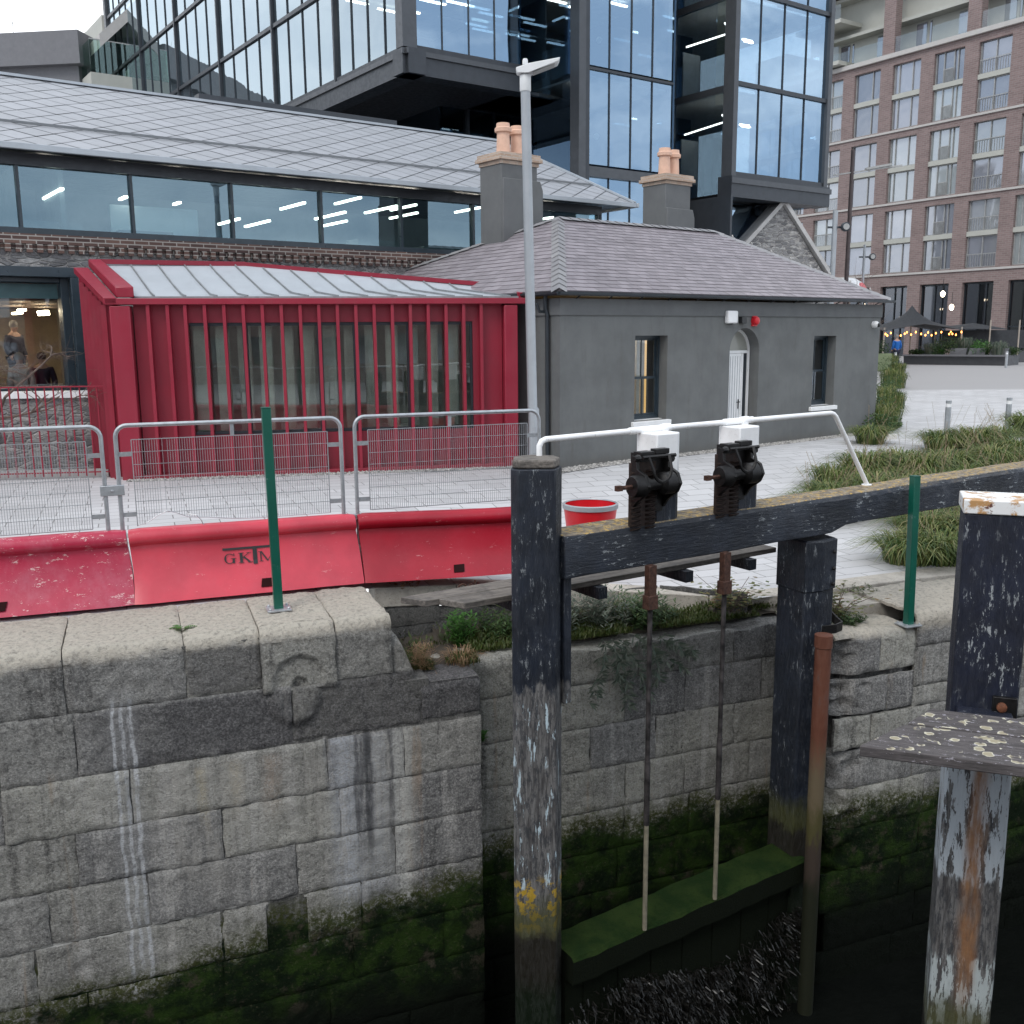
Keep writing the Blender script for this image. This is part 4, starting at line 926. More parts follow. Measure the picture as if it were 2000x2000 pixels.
# ------------------------------------------------------------------ roofs made of single tiles
def clip(poly, conv):
    out = poly
    for i in range(len(conv)):
        a, b = conv[i], conv[(i+1) % len(conv)]; inp = out; out = []
        if not inp: break
        f = lambda p: (b[0]-a[0])*(p[1]-a[1])-(b[1]-a[1])*(p[0]-a[0])
        for j in range(len(inp)):
            p, q = inp[j], inp[(j+1) % len(inp)]; fp, fq = f(p), f(q)
            if fp >= 0: out.append(p)
            if fp*fq < 0: t = fp/(fp-fq); out.append((p[0]+(q[0]-p[0])*t, p[1]+(q[1]-p[1])*t))
    return out
def area2(p): return sum(p[i][0]*p[(i+1)%len(p)][1]-p[(i+1)%len(p)][0]*p[i][1] for i in range(len(p)))
def tile_slope(mb, P3, tw, th, diamond=False, lift=.012, gap=.004, seed=0, skew=0):
    """P3: planar polygon, first edge = the eaves.  Tiles are laid on it and cut at its outline."""
    P3 = [Vector(p) for p in P3]; U = (P3[1]-P3[0]).normalized(); N = U.cross(P3[2]-P3[0]).normalized()
    if N.z < 0: N = -N
    V = N.cross(U).normalized()
    if V.z < 0: V = -V
    c2 = [((p-P3[0]).dot(U), (p-P3[0]).dot(V)) for p in P3]
    if area2(c2) < 0: c2 = c2[::-1]
    u0 = min(p[0] for p in c2); u1 = max(p[0] for p in c2); v1 = max(p[1] for p in c2); r = random.Random(seed)
    def emit(q, v0, hh):
        q = clip(q, c2)
        if len(q) < 3 or abs(area2(q)) < .0008: return
        k = r.uniform(-.0015, .0025)
        mb.add([P3[0]+U*a+V*b+N*(.012+(lift*(1-(b-v0)/hh) if hh else lift)+k) for a, b in q], [tuple(range(len(q)))])
        if hh:
            lo = sorted([p for p in q if abs(p[1]-v0) < 1e-4])
            if len(lo) >= 2:
                a, b = lo[0], lo[-1]; mb.add([P3[0]+U*a[0]+V*a[1]+N*(.0), P3[0]+U*b[0]+V*b[1]+N*(.0), P3[0]+U*b[0]+V*b[1]+N*(.012+lift+k), P3[0]+U*a[0]+V*a[1]+N*(.012+lift+k)], [(0,1,2,3)])
    if diamond:
        j = 0; v = -th
        while v < v1+th:
            u = u0-tw*2+(tw/2 if j % 2 else 0)
            while u < u1+tw*2:
                g = gap; emit([(u, v-th/2+g), (u+tw/2-g, v), (u, v+th/2-g), (u-tw/2+g, v)], v, 0)
                u += tw
            v += th/2; j += 1
    else:
        j = 0; v = 0
        while v < v1:
            u = u0-tw*(1 if j % 2 else .5)+r.uniform(-.01, .01)
            while u < u1+tw:
                w = tw; dv = r.uniform(-.004,.004); emit([(u+gap, v), (u+w-gap, v), (u+w-gap, v+th*1.02), (u+gap, v+th*1.02)], v, th*1.02)
                u += w
            v += th; j += 1
    return c2
def facewall(mb, x0, x1, z0, z1, holes, y0=0, y1=.3):
    """a wall slab with rectangular openings"""
    xs = sorted({x0, x1, *[h[0] for h in holes], *[h[1] for h in holes]}); zs = sorted({z0, z1, *[h[2] for h in holes], *[h[3] for h in holes]})
    inh = lambda x, z: any(a < x < b and c < z < d for a, b, c, d in holes)
    Q = mb.quad
    for i in range(len(xs)-1):
        for j in range(len(zs)-1):
            if inh((xs[i]+xs[i+1])/2, (zs[j]+zs[j+1])/2): continue
            Q((xs[i],y0,zs[j]), (xs[i+1],y0,zs[j]), (xs[i+1],y0,zs[j+1]), (xs[i],y0,zs[j+1])); Q((xs[i],y1,zs[j]), (xs[i],y1,zs[j+1]), (xs[i+1],y1,zs[j+1]), (xs[i+1],y1,zs[j]))
    for a, b, c, d in holes:
        Q((a,y0,c),(a,y1,c),(a,y1,d),(a,y0,d)); Q((b,y0,c),(b,y0,d),(b,y1,d),(b,y1,c)); Q((a,y0,c),(b,y0,c),(b,y1,c),(a,y1,c)); Q((a,y0,d),(a,y1,d),(b,y1,d),(b,y0,d))
    Q((x0,y0,z1),(x1,y0,z1),(x1,y1,z1),(x0,y1,z1)); Q((x0,y0,z0),(x0,y0,z1),(x0,y1,z1),(x0,y1,z0)); Q((x1,y0,z0),(x1,y1,z0),(x1,y1,z1),(x1,y0,z1))
# ------------------------------------------------------------------ grey cottage
CF = FR((.96, 19.17), 52.2)
def cottage():
    g = CF.empty('cottage', 'single storey grey rendered cottage with a hipped slate roof and two chimneys', 'house')
    L, D, DL, EZ = 11.05, 7.0, 11.0, 3.30
    ARC = []
    m = MB(); H = [(2.05,3.02,.80,2.57),(8.2,9.12,.80,2.52),(5.05,6.10,-.3,2.72)]
    facewall(m, 0, L, -.6, EZ, H, 0, .34)
    # arch spandrels of the door opening
    xc, rad, zs = 5.575, .525, 2.195
    for s_ in (-1, 1):
        pts = [Vector((xc+s_*rad, .002, 2.72))]+[Vector((xc+s_*rad*math.cos(a), .002, zs+rad*math.sin(a))) for a in [math.radians(i*9) for i in range(0, 11)]]
        m.prism(pts, (0,.33,0))
    # left end wall, right end wall, back
    m.quad((0,.34,-.6),(0,DL,-.6),(0,DL,EZ),(0,.34,EZ)); m.quad((L,.34,-.6),(L,D,-.6),(L,D,EZ),(L,.34,EZ)); m.quad((L,D,-.6),(0,DL,-.6),(0,DL,EZ),(L,D,EZ))
    m.build('wall', M['grey_render'], g, recalc=False)
    m = MB(); m.box(-.03,L+.03,-.03,.0,2.98,EZ); m.box(-.03,0,0,DL,2.98,EZ); m.build('frieze', M['grey_render_pale'], g)
    # roof
    e = .16; A = Vector((2.95, 3.5, 5.29)); B = Vector((8.46, 3.5, 5.29)); z0 = 3.42
    c0 = Vector((-e,-e,z0)); c1 = Vector((L+e,-e,z0)); c2 = Vector((L+e,D+e,z0)); c3 = Vector((-e,DL,z0))
    m = MB(); tile_slope(m, [c0,c1,B,A], .30, .185, seed=1); tile_slope(m, [c3,c0,A], .30, .185, seed=2); tile_slope(m, [c1,c2,B], .30, .185, seed=3)
    rf = m.build('roof', M['purple_slate'], g, recalc=False)
    m = MB(); m.add([c0,c1,B,A],[(0,1,2,3)]); m.add([c3,c0,A],[(0,1,2)]); m.add([c1,c2,B],[(0,1,2)]); m.add([c2,c3,A,B],[(0,1,2,3)]); m.add([c0,c1,c2,c3],[(0,3,2,1)])
    m.build('roof_deck', M['zinc_trim'], rf, recalc=False)
    # hip and ridge cappings in short overlapping lengths
    m = MB(); slate = M['purple_slate']
    def capping(p, q, w=.155, n=None, lft=.035):
        p = Vector(p); q = Vector(q); d = (q-p); n = n or max(2, int(d.length/.30)); ax = d.normalized(); side = ax.cross(Vector((0,0,1))).normalized()
        drop = Vector((0,0,-.085))
        for i in range(n):
            a = p+d*i/n; b = p+d*(i+1.03)/n; ca = Vector((0,0,lft+.028)); cb = Vector((0,0,lft+.014))
            m.add([a+side*w+drop+ca, a+ca, b+cb, b+side*w+drop+cb], [(0,1,2,3)]); m.add([a-side*w+drop+ca, a+ca, b+cb, b-side*w+drop+cb], [(0,1,2,3)])
    capping(c0, A); capping(c1, B); capping(A, B, w=.19); capping(c3, A); m.build('ridge_tiles', M['ridge_slate'], rf, recalc=False)
    m = MB()
    for i in range(1, 9): p = Vector(c1).lerp(B, i/9)+Vector((0,0,.06)); m.bar(p, p+Vector((-.03,-.0,.05)), .02, .03)
    m.build('hip_clips', M['pale_stone'], rf)
    # gutter and brackets
    m = MB(); pr = [(-.06,0),(-.055,-.04),(-.03,-.065),(.03,-.065),(.055,-.04),(.06,0),(.05,0),(.045,-.035),(.02,-.055),(-.02,-.055),(-.045,-.035),(-.05,0)]
    for (a, b, l) in ((Vector((-.2,-.20,3.41)), Vector((L+.25,-.20,3.41)), Vector((0,1,0))), (Vector((-.20,-.2,3.41)), Vector((-.20,DL,3.41)), Vector((1,0,0)))):
        m.sweep(pr, [(a, l, Vector((0,0,1))), (b, l, Vector((0,0,1)))])
    gt = m.build('gutter', M['dark_metal'], g)
    m = MB()
    for i in range(13): m.bar((.4+i*.86,-.26,3.40),(.4+i*.86,-.03,3.30),.02,.02)
    m.build('gutter_brackets', M['dark_metal'], gt)
    m = MB(); m.tube([(-.10,.32,3.35),(-.10,.32,3.1),(-.07,.30,3.0),(-.07,.30,.0)], .042, 10); m.tube([(-.10,.32,3.05),(-.25,.32,3.05),(-.32,.32,3.2)], .03, 8); m.build('downpipe', M['dark_metal'], g, smooth=40)
    # windows
    def win(x0, x1, z0, z1, warm):
        m = MB(); y = .235; w = .055
        m.box(x0,x0+w,y,y+.09,z0,z1); m.box(x1-w,x1,y,y+.09,z0,z1); m.box(x0,x1,y,y+.09,z0,z0+.08); m.box(x0,x1,y,y+.09,z1-w,z1)
        o = m.build('window_frame', M['window_paint'], g)
        zm = (z0+z1)/2
        for k, (a, b) in enumerate(((z0+.08, zm+.02), (zm-.02, z1-w))):
            q = MB(); yy = y+.03+.03*k
            q.box(x0+w,x0+w+.045,yy,yy+.03,a,b); q.box(x1-w-.045,x1-w,yy,yy+.03,a,b); q.box(x0+w,x1-w,yy,yy+.03,a,a+.05); q.box(x0+w,x1-w,yy,yy+.03,b-.045,b); q.box((x0+x1)/2-.011,(x0+x1)/2+.011,yy,yy+.03,a,b)
            q.build('sash', M['window_paint'], o)
            q = MB(); q.box(x0+w+.03,x1-w-.03,yy+.012,yy+.018,a+.03,b-.03); q.build('pane', M['clear_glass'], o)
        m = MB(); m.prism([(x0-.09,-.075,z0-.115),(x1+.09,-.075,z0-.115),(x1+.09,.24,z0-.09),(x0-.09,.24,z0-.09)], (0,0,.10)); m.build('sill', M['white_paint'], o, bevel=.01)
        m = MB()    # the room and blinds behind
        if warm:
            for i in range(4): m.box(x0+.12+i*.24, x0+.22+i*.24, .55+.1*(i%2), .60+.1*(i%2), z0-.2, z1+.1)
            m.build('curtain', M['pale_stone'], o)
            m = MB(); m.box(x0-.8,x1+.6,1.2,1.25,z0-.6,z1+.3); m.build('room_wall', M['room_glow'], o)  # back wall glows by itself, the room's lamplight put into its colour
            m = MB(); m.box(x0-.1,x1+.2,.8,1.0,z1-.06,z1-.02); m.build('room_light', M['lamp_warm'], o)
            
        else:
            m.box(x0-.6,x1+.6,1.1,1.15,z0-.6,z1+.3); m.build('room_wall', M['interior_dark'], o)
            m = MB(); m.box(x0-.1,x0+.45,.42,.44,z0,z1+.1); m.build('blind', M['interior_grey'], o)
        return o
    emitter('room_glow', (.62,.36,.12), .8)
    win(2.05,3.02,.80,2.57, True); win(8.2,9.12,.80,2.52, False)
    # door with arched fanlight
    m = MB(); m.box(5.06,5.82,.28,.33,-.3,2.14); d = m.build('door', M['white_paint'], g, bevel=.006)
    m = MB()
    for i in range(1, 9): m.box(5.08+i*.085-.004, 5.08+i*.085+.004, .272,.281,.02,2.08)
    m.build('board_grooves', M['lamp_grey'], d)
    m = MB(); m.tube([(5.74,.27,1.02),(5.74,.22,1.02),(5.62,.22,1.02)], .011, 6); m.box(5.725,5.755,.268,.28,.86,1.08); m.build('handle', M['dark_iron'], d)
    fr = MB(); arcp = [(xc+(rad-.03)*math.cos(a), zs+(rad-.03)*math.sin(a)) for a in [math.radians(i*9) for i in range(21)]]
    for (a, b), (c, e2) in zip(arcp, arcp[1:]): fr.bar((a,.30,b),(c,.30,e2),.05,.06,up=(0,1,0))
    fr.box(xc+rad-.085,xc+rad-.02,.26,.32,-.3,zs); fr.box(5.06,6.02,.275,.325,2.145,2.21); fr.box(5.82,5.86,.26,.33,-.3,2.14)
    fo = fr.build('door_frame', M['white_paint'], g, smooth=40)
    m = MB(); m.add([(xc,.31,zs)]+[(a,.31,b) for a, b in arcp], [tuple([0]+list(range(1, len(arcp)+1)))]); m.build('fanlight', M['fan_glass'], fo)
    m = MB(); m.box(5.86,6.03,.29,.33,-.3,2.14); m.build('side_panel', M['dark_metal'], fo)
    # things screwed to the wall: alarm box, lamp, sounder, camera
    m = MB(); m.box(4.83,5.17,-.12,-.0,2.82,3.10); a = m.build('alarm_box', M['white_paint'], g, bevel=.03)
    m = MB(); m.lathe((5.0,-.06,2.80), [(.03,0),(.05,.02)], 10); m.build('strobe', M['navy_cloth'], a)
    m = MB(); m.box(5.33,5.50,-.10,0,2.82,2.97); m.build('wall_lamp', M['black_plastic'], g, bevel=.01)
    m = MB(); m.lathe((5.86,-.0,2.88), [(.10,0),(.10,.06),(.085,.11),(.05,.13)], 16, (0,-1,0)); m.box(5.78,5.94,-.04,0,2.76,2.99); m.build('fire_sounder', M['red_gloss'], g, smooth=40)
    m = MB(); m.lathe((10.72,-.0,2.80), [(.085,0),(.09,.05),(.08,.11),(.05,.15)], 16, (0,-1,0)); c = m.build('camera_dome', M['white_paint'], g, smooth=40)
    m = MB(); m.lathe((10.74,-.13,2.78), [(.055,0),(.05,.05),(.02,.07)], 12, (0,-1,0)); m.build('lens', M['black_plastic'], c, smooth=40)
    # chimneys
    def chim(x, y, w, d, zb, zs_, lab=None):
        m = MB(); zt = 6.62
        m.box(x,x+w*.90,y,y+d,zb,zt-.02); m.prism([(x+.001,y-.0,zb+.01),(x+w,y-.0,zb+.01),(x+w,y-.0,zs_),(x+w*.93,y,zs_+.22),(x+.001,y,zs_+.22)], (0,-.08,0))
        c = m.build('chimney', M['grey_render_pale'], g, bevel=.015)
        m = MB()
        for i, (o, z) in enumerate(((.02,6.60),(.085,6.69),(.05,6.78))): m.box(x-o,x+w*.92+o,y-o,y+d+o,z,z+.088)
        m.build('corbel', M['brick_chimney'], c, bevel=.006)
        for k, fx in enumerate((.27, .67)):
            m = MB(); m.lathe((x+w*fx, y+d*(.40+.10*k), 6.86), [(.17,0),(.155,.35),(.148,.50),(.20,.52),(.205,.60),(.165,.63),(.155,.72),(.125,.72),(.12,.5)], 22, cap=False); m.build('chimney_pot', M['terracotta'], c, smooth=35)
        m = MB(); m.box(x-.09,x+w+.06,y-.13,y+d+.05,zb-.1,zb+.28*0+.12) if False else m.bar((x-.05,y-.11,zb+.02),(x+w,y-.11,zb+.42),.03,.22); m.build('flashing', M['lead'], c)
    chim(2.08, 4.55, 1.22, .85, 4.45, 6.05); chim(7.62, 4.5, 1.10, .85, 4.45, 5.75)
slates('ridge_slate', (.22,.215,.225), (.28,.275,.28))
k = MT('fan_glass'); M['fan_glass'] = k.done(k.bsdf((.30,.30,.27), .15))
cottage()
# gravel strips at the foot of the walls
def gravel(F, x0, x1, y0, y1, n, name):
    m = MB(); r = random.Random(8)
    for i in range(n):
        x = r.uniform(x0, x1); y = r.uniform(y0, y1); w = F.w(x, y); z = gz(w.x, w.y); a = r.uniform(.018,.042)
        m.add([w+Vector((r.uniform(-1,1)*a*.4, r.uniform(-1,1)*a*.4, z+a*.8))]+[w+Vector((a*math.cos(t+i)*r.uniform(.7,1.1), a*math.sin(t+i)*r.uniform(.7,1.1), z+a*.15)) for t in (0,1.26,2.51,3.77,5.03)], [(0,1,2),(0,2,3),(0,3,4),(0,4,5),(0,5,1)])
    tag(m.build(name, M['pebbles'], recalc=False), 'loose grey pebbles laid along the foot of the wall', 'gravel', kind='stuff')
slates('pebbles', (.12,.115,.11), (.50,.48,.45), .85)
gravel(CF, -.3, 11.2, -.34, -.02, 4200, 'gravel_strip')
# ------------------------------------------------------------------ red pavilion
RF = FR((-7.26, 17.99), 78.7)
def pavilion():
    g = RF.empty('red_pavilion', 'dark red steel fin clad pavilion with a pale zinc roof', 'pavilion')
    L = 7.55; ZT = 3.30; bk = [(-.05, 1.72)]
    m = MB()   # wall planes set behind the fins
    facewall(m, .38, L-.28, .0, ZT-.09, [(1.28, 6.68, .78, 2.88)], .20, .30)
    m.build('back_panel', M['red_paint'], g, recalc=False)
    m = MB(); m.box(0,.36,-.02,.34,-.02,ZT-.11); m.build('corner_post', M['red_paint'], g, bevel=.02)
    m = MB(); m.box(L-.27,L,-.02,.34,-.02,ZT-.11); m.build('corner_post', M['red_paint'], g, bevel=.02)
    m = MB(); m.box(-.06,L+.22,-.04,.34,ZT-.09,ZT+.02); m.build('fascia', M['red_paint'], g, bevel=.008)
    m = MB(); m.box(.36,L-.27,.0,.26,-.02,.07); m.build('base_rail', M['red_paint'], g, bevel=.008)
    xs = [.66,1.00]+[1.31+.345*i for i in range(18)]
    xs = [x for x in xs if x < L-.4]
    for x in xs:
        m = MB(); m.box(x-.030,x+.030,.0,.197,.07,ZT-.092); m.build('fin', M['red_paint'], g, bevel=.004)
    # glazing behind the fins
    m = MB(); m.box(1.28,6.68,.262,.272,.78,2.88); w = m.build('window', M['pavilion_glass'], g)
    m = MB()
    m.box(1.28,1.33,.235,.29,.78,2.88); m.box(6.63,6.68,.235,.29,.78,2.88); m.box(1.28,6.68,.235,.29,2.82,2.88); m.box(1.28,6.68,.235,.29,.78,.84)
    for x in (2.34, 3.72, 4.40, 5.43): m.box(x-.05,x+.05,.23,.31,.78,2.88)
    m.build('window_frame', M['dark_metal'], w)
    # interior
    m = MB(); m.box(.5,L-.4,1.5,1.55,.0,3.1); m.build('room_wall', M['blind_cloth'], g)
    m = MB(); m.box(.4,L-.4,.3,2.2,.02,.05); m.build('room_floor', M['interior_grey'], g)
    r = random.Random(6)
    for i in range(13):
        x = 1.5+i*.40; m = MB(); pts = [(x-.12,.40,.84),(x+.10,.44+.04*(i%3),.84),(x+.11,.45,2.86),(x-.12,.41,2.86)]; m.prism(pts, (.02,.02,0)); m.build('blind', M['blind_cloth'], g)
    m = MB(); m.box(2.9,3.4,.9,1.3,.05,.9); m.box(4.8,5.6,1.0,1.5,.05,.8); m.build('cabinet', M['white_paint'], g)
    # left side, seen at a slant; its parapet climbs to the back
    P0 = Vector((0,0,0)); BL = Vector((-.77, 1.41, 0)); zb = 3.93
    d = (BL-P0); n = Vector((-d.y, d.x, 0)).normalized()
    m = MB(); m.hexa([P0+Vector((.02,.3,0)), P0+Vector((.1,.3,0)), BL+Vector((.1,0,0)), BL], [P0+Vector((.02,.3,ZT-.1)), P0+Vector((.1,.3,ZT-.1)), BL+Vector((.1,0,zb-.1)), BL+Vector((0,0,zb-.1))]); m.build('side_panel', M['red_paint'], g)
    for i in range(1, 7):
        t = i/7; p = P0.lerp(BL, t); z = ZT-.14+(zb-ZT)*t; m = MB(); m.prism([p+Vector((-.07,-.02,0)), p+Vector((.02,-.02,0)), p+Vector((.02,.02,0)), p+Vector((-.07,.02,0))], (0,0,z-.04)); m.build('side_fin', M['red_paint'], g)
    m = MB(); m.hexa([Vector((-.08,-.04,ZT-.08)), Vector((.14,-.04,ZT-.08)), BL+Vector((.16,.1,zb-.08)), BL+Vector((-.10,.1,zb-.08))], [Vector((-.08,-.04,ZT+.03)), Vector((.14,-.04,ZT+.03)), BL+Vector((.16,.1,zb+.03)), BL+Vector((-.10,.1,zb+.03))]); m.build('side_coping', M['red_paint'], g, bevel=.006)
    # right return
    m = MB(); m.box(L-.06,L-.005,.34,2.6,0,ZT-.1); m.build('side_panel', M['red_paint'], g)
    # roof sheet and seams
    c = [Vector((.42,.30,ZT+.055)), Vector((L+.05,.30,ZT+.045)), Vector((7.95,2.6,3.62)), Vector((2.27,2.6,4.08)), Vector((-.38,1.75,4.06))]
    m = MB(); m.add(c, [(0,1,2,3),(0,3,4)]); m.add([v-Vector((0,0,.12)) for v in c], [(0,3,2,1),(0,4,3)]); rf = m.build('roof', M['zinc_pale'], g, recalc=False)
    m = MB(); m.box(.42,L+.05,.14,.31,ZT+.02,ZT+.06); m.build('eaves_gutter', M['lead'], rf)
    def roofz(x, y):
        for tri in ((0,1,2),(0,2,3),(0,3,4)):
            a, b, d_ = (c[i] for i in tri); den = (b.x-a.x)*(d_.y-a.y)-(d_.x-a.x)*(b.y-a.y)
            u = ((x-a.x)*(d_.y-a.y)-(d_.x-a.x)*(y-a.y))/den; v = ((b.x-a.x)*(y-a.y)-(x-a.x)*(b.y-a.y))/den
            if u >= -.01 and v >= -.01 and u+v <= 1.01: return a.z+(b.z-a.z)*u+(d_.z-a.z)*v
        return None
    m = MB()
    for i in range(-2, 15):
        x0 = .75+i*.56; pts = []
        for k in range(13):
            t = k/12; x = x0-.02*t*1+.0-.9*t; y = .31+2.2*t; z = roofz(x, y)
            if z is not None: pts.append(Vector((x, y, z+.018)))
        m = MB()
        for a, b in zip(pts, pts[1:]): m.bar(a, b, .018, .04)
        if len(pts) > 1: m.build('standing_seam', M['lead'], rf)
    m = MB(); a = Vector((.28,.16,ZT+.13)); b = Vector((-.50,1.62,4.08)); m.hexa([a+Vector((-.16,-.1,-.1)), a+Vector((.16,-.1,-.1)), b+Vector((.12,0,-.1)), b+Vector((-.12,0,-.1))], [a+Vector((-.16,-.1,.1)), a+Vector((.16,-.1,.1)), b+Vector((.12,0,.05)), b+Vector((-.12,0,.05))]); m.build('roof_kerb', M['red_paint'], g, bevel=.02)
    m = MB(); m.bar(b+Vector((.1,0,.0)), Vector((2.27,2.62,4.12)), .05, .09); m.bar((2.27,2.62,4.11),(8.0,2.55,3.66),.05,.09); m.bar((8.0,2.55,3.66),(L+.10,.25,ZT+.08),.10,.10); m.build('roof_upstand', M['red_paint'], g)
pavilion()
gravel(RF, .1, 7.5, -.28, -.03, 2200, 'gravel_margin')
# ------------------------------------------------------------------ stone warehouse with glazed upper band
HF = FR((-10.5, 20), 53.7)
def warehouse():
    g = HF.empty('stone_warehouse', 'long rubble stone warehouse with a glazed upper band and a pale diamond tiled roof', 'building')
    m = MB(); facewall(m, -16, 16.4, -1, 4.42, [(-3.2,1.55,1.62,3.86)], 0, .6); m.quad((16.4,.6,-1),(16.4,9,-1),(16.4,9,4.42),(16.4,.6,4.42)); m.build('wall', M['rubble_stone'], g, recalc=False)
    m = MB()
    for z, y, dz in ((4.42,-.03,.10),(4.52,-.09,.20)): m.box(-16,16.45,y,.6,z,z+dz-.003)
    m.build('brick_course', M['brick_course'], g)
    m = MB()
    for i in range(120): m.box(-8+i*.2,-8+i*.2+.11,-.085,-.031,4.35,4.515)
    m.build('dentils', M['brick_course'], g)
    # big window
    m = MB(); x0,x1,z0,z1 = -3.2,1.55,1.62,3.86; fy = -.22
    m.box(x0-.15,x1+.16,fy,-.0,z1,z1+.20); m.box(x0-.15,x1+.16,fy,.0,z0-.22,z0); m.box(x1,x1+.16,fy,.0,z0,z1); m.box(x0-.15,x0,fy,0,z0,z1)
    m.box(x1-.16,x1-.002,.0,.40,z0+.003,z1-.003); m.box(x0+.003,x1-.163,.0,.40,z1-.10,z1-.003); w = m.build('picture_window', M['window_paint'], g, bevel=.01)
    m = MB(); m.box(x0+.01,x1-.17,.3,.31,z0+.01,z1-.11); m.build('pane', M['clear_glass'], w)
    m = MB(); m.box(x0+.01,x1-.17,.26,.29,z1-.42,z1-.12); m.build('spandrel_panel', M['teal_panel'], w)
    # room behind: warm walls, ceiling with strip lights
    m = MB(); m.box(-9,5,7.5,7.6,1,4.2); m.box(4.9,5,.7,7.5,1,4.2); m.build('room_wall', M['interior_warm'], g)
    m = MB(); m.box(-9,5,.62,7.5,3.42,3.5); m.build('room_ceiling', M['interior_brown'], g)
    m = MB(); m.box(-9,5,.62,7.5,1.15,1.25); m.build('room_floor', M['interior_dark'], g)
    for x, y, l in ((.9,1.6,.55),(1.6,2.8,.9),(.4,3.2,.8),(1.3,4.2,1.),(-.4,4.4,.9),(2.1,5.2,1.),(.6,5.6,.9)):
        m = MB(); m.box(x,x+.09,y,y+l,3.22,3.27); m.build('strip_light', M['strip_warm'], g)
    m = MB(); m.box(-.15,.02,2.5,2.54,3.0,3.1); m.build('exit_sign', M['exit_light'], g)
    for x, w_ in ((-1.2,.5),(-2.9,.4)): m = MB(); m.box(x,x+w_,2.6,2.9,1.25,4.05); m.build('room_pillar', M['interior_brown'], g)
    # upper glazed band
    m = MB(); m.box(-16,16.5,-.02,.25,4.72,4.84); m.build('band_sill', M['window_paint'], g)
    sps = [.77+2.22*i for i in range(-7, 8)]
    for i, (a, b) in enumerate(zip([-16]+sps, sps+[16.4])):
        if a >= b: continue
        m = MB(); m.box(a+.03,b-.03,.12,.135,4.84,6.30); w = m.build('window', M['band_glass'], g)
        m = MB(); m.box(b-.03,b+.03,.03,.17,4.84,6.30); m.build('mullion', M['window_paint'], w)
    m = MB(); m.box(-16,16.4,-.0,.10,6.06,6.30); m.build('band_head', M['tower_metal'], g)
    m = MB(); m.box(-16,16.3,5.6,5.7,4.7,6.4); m.build('upper_wall', M['interior_grey'], g)
    m = MB(); m.box(-16,16.3,.26,5.6,4.60,4.69); m.build('upper_floor', M['interior_grey'], g)
    m = MB(); m.box(-16,16.35,.26,5.6,6.33,6.38); m.build('upper_ceiling', M['ceiling_white'], g)
    m = MB(); m.box(2.9,4.9,1.5,1.56,4.7,5.6); m.build('white_board', M['white_paint'], g)
    for x in (.9, 1.75): m = MB(); m.box(x+.0,x+.1,1.0,3.5,4.7,6.2); m.build('glass_partition', M['interior_grey'], g)
    # suspended strip lights running away from the window
    for x, y0, y1, z in ((-.35,.5,2.6,6.1),(-1.2,.5,2.6,6.1),(1.75,.7,2.3,5.75),(3.2,1.2,1.5,5.75),(4.5,1.5,1.7,5.75),(6.2,2.2,3.4,5.55),(7.0,2.2,3.6,5.55),(7.3,.7,1.9,5.85),(8.4,.7,2.2,5.7),(8.9,.8,2.0,6.1),(9.3,2.4,3.8,5.7),(9.9,.7,2.2,5.95),(10.6,.9,2.0,6.05),(11.3,2.0,3.3,6.0),(12.6,.8,1.8,6.1),(14.2,.8,2.,6.05),(15.2,.8,1.8,6.0),(5.2,3.0,4.2,5.4)):
        m = MB(); m.bar((x,y0,z),(x,y1+.25,z),.07,.05); m.build('strip_light', M['lamp_light'], g)
    for i in range(9): m = MB(); m.box(-1+i*2,.2+i*2,1.2,1.9,4.7,5.02+.1*(i%2)); m.build('desk', M['interior_grey'], g)
    # roof
    m = MB(); y1 = 4.4; zr = 8.72; c = [Vector((-16,-.5,6.36)), Vector((17.25,-.5,6.36)), Vector((15.95,y1,zr)), Vector((-16,y1,zr))]; hp = [Vector((17.25,-.5,6.36)), Vector((17.25,9.5,6.36)), Vector((15.95,y1,zr))]
    tile_slope(m, c, .80, .62, diamond=True, lift=.006, gap=.019, seed=4); tile_slope(m, hp, .80, .62, diamond=True, lift=.006, gap=.019, seed=5); rf = m.build('roof', M['zinc_tile'], g, recalc=False)
    m = MB(); m.add(c, [(0,1,2,3)]); m.add(hp, [(0,1,2)]); m.add([(-16,9.5,6.36),(17.25,9.5,6.36),(15.95,y1,zr),(-16,y1,zr)], [(0,1,2,3)]); m.add([(-16,-.5,6.33),(17.25,-.5,6.33),(17.25,9.5,6.33),(-16,9.5,6.33)], [(0,1,2,3)]); m.build('roof_deck', M['dark_metal'], rf, recalc=False)
    m = MB(); m.box(-16,17.3,-.58,-.49,6.27,6.39); m.box(17.25,17.34,-.6,9.5,6.27,6.39); m.build('eaves_gutter', M['zinc'], rf, bevel=.01)
    U = Vector((0, y1+.5, zr-6.36)).normalized()
    m = MB()
    for q in (1.35, 1.42, 1.48): p = Vector((-16,-.5,6.36))+U*q+Vector((0,-.03,.05)); e = Vector((17.0-q*.24,p.y,p.z)); m.tube([p, e], .011, 5)
    m.build('snow_rail', M['zinc_trim'], rf)
    m = MB(); m.bar((-16,y1,zr+.04),(15.95,y1,zr+.04),.22,.06); m.bar((15.95,y1,zr+.03),(17.25,-.5,6.42),.14,.05); m.build('ridge_cap', M['zinc'], rf)
    m = MB(); m.box(6.2,12.2,y1+.15,y1+.5,zr-.1,zr+.26); m.build('roof_vent', M['tower_metal'], rf)
plain('teal_panel', (.06,.13,.14), .4); plain('interior_brown', (.10,.065,.045), .8)
warehouse()
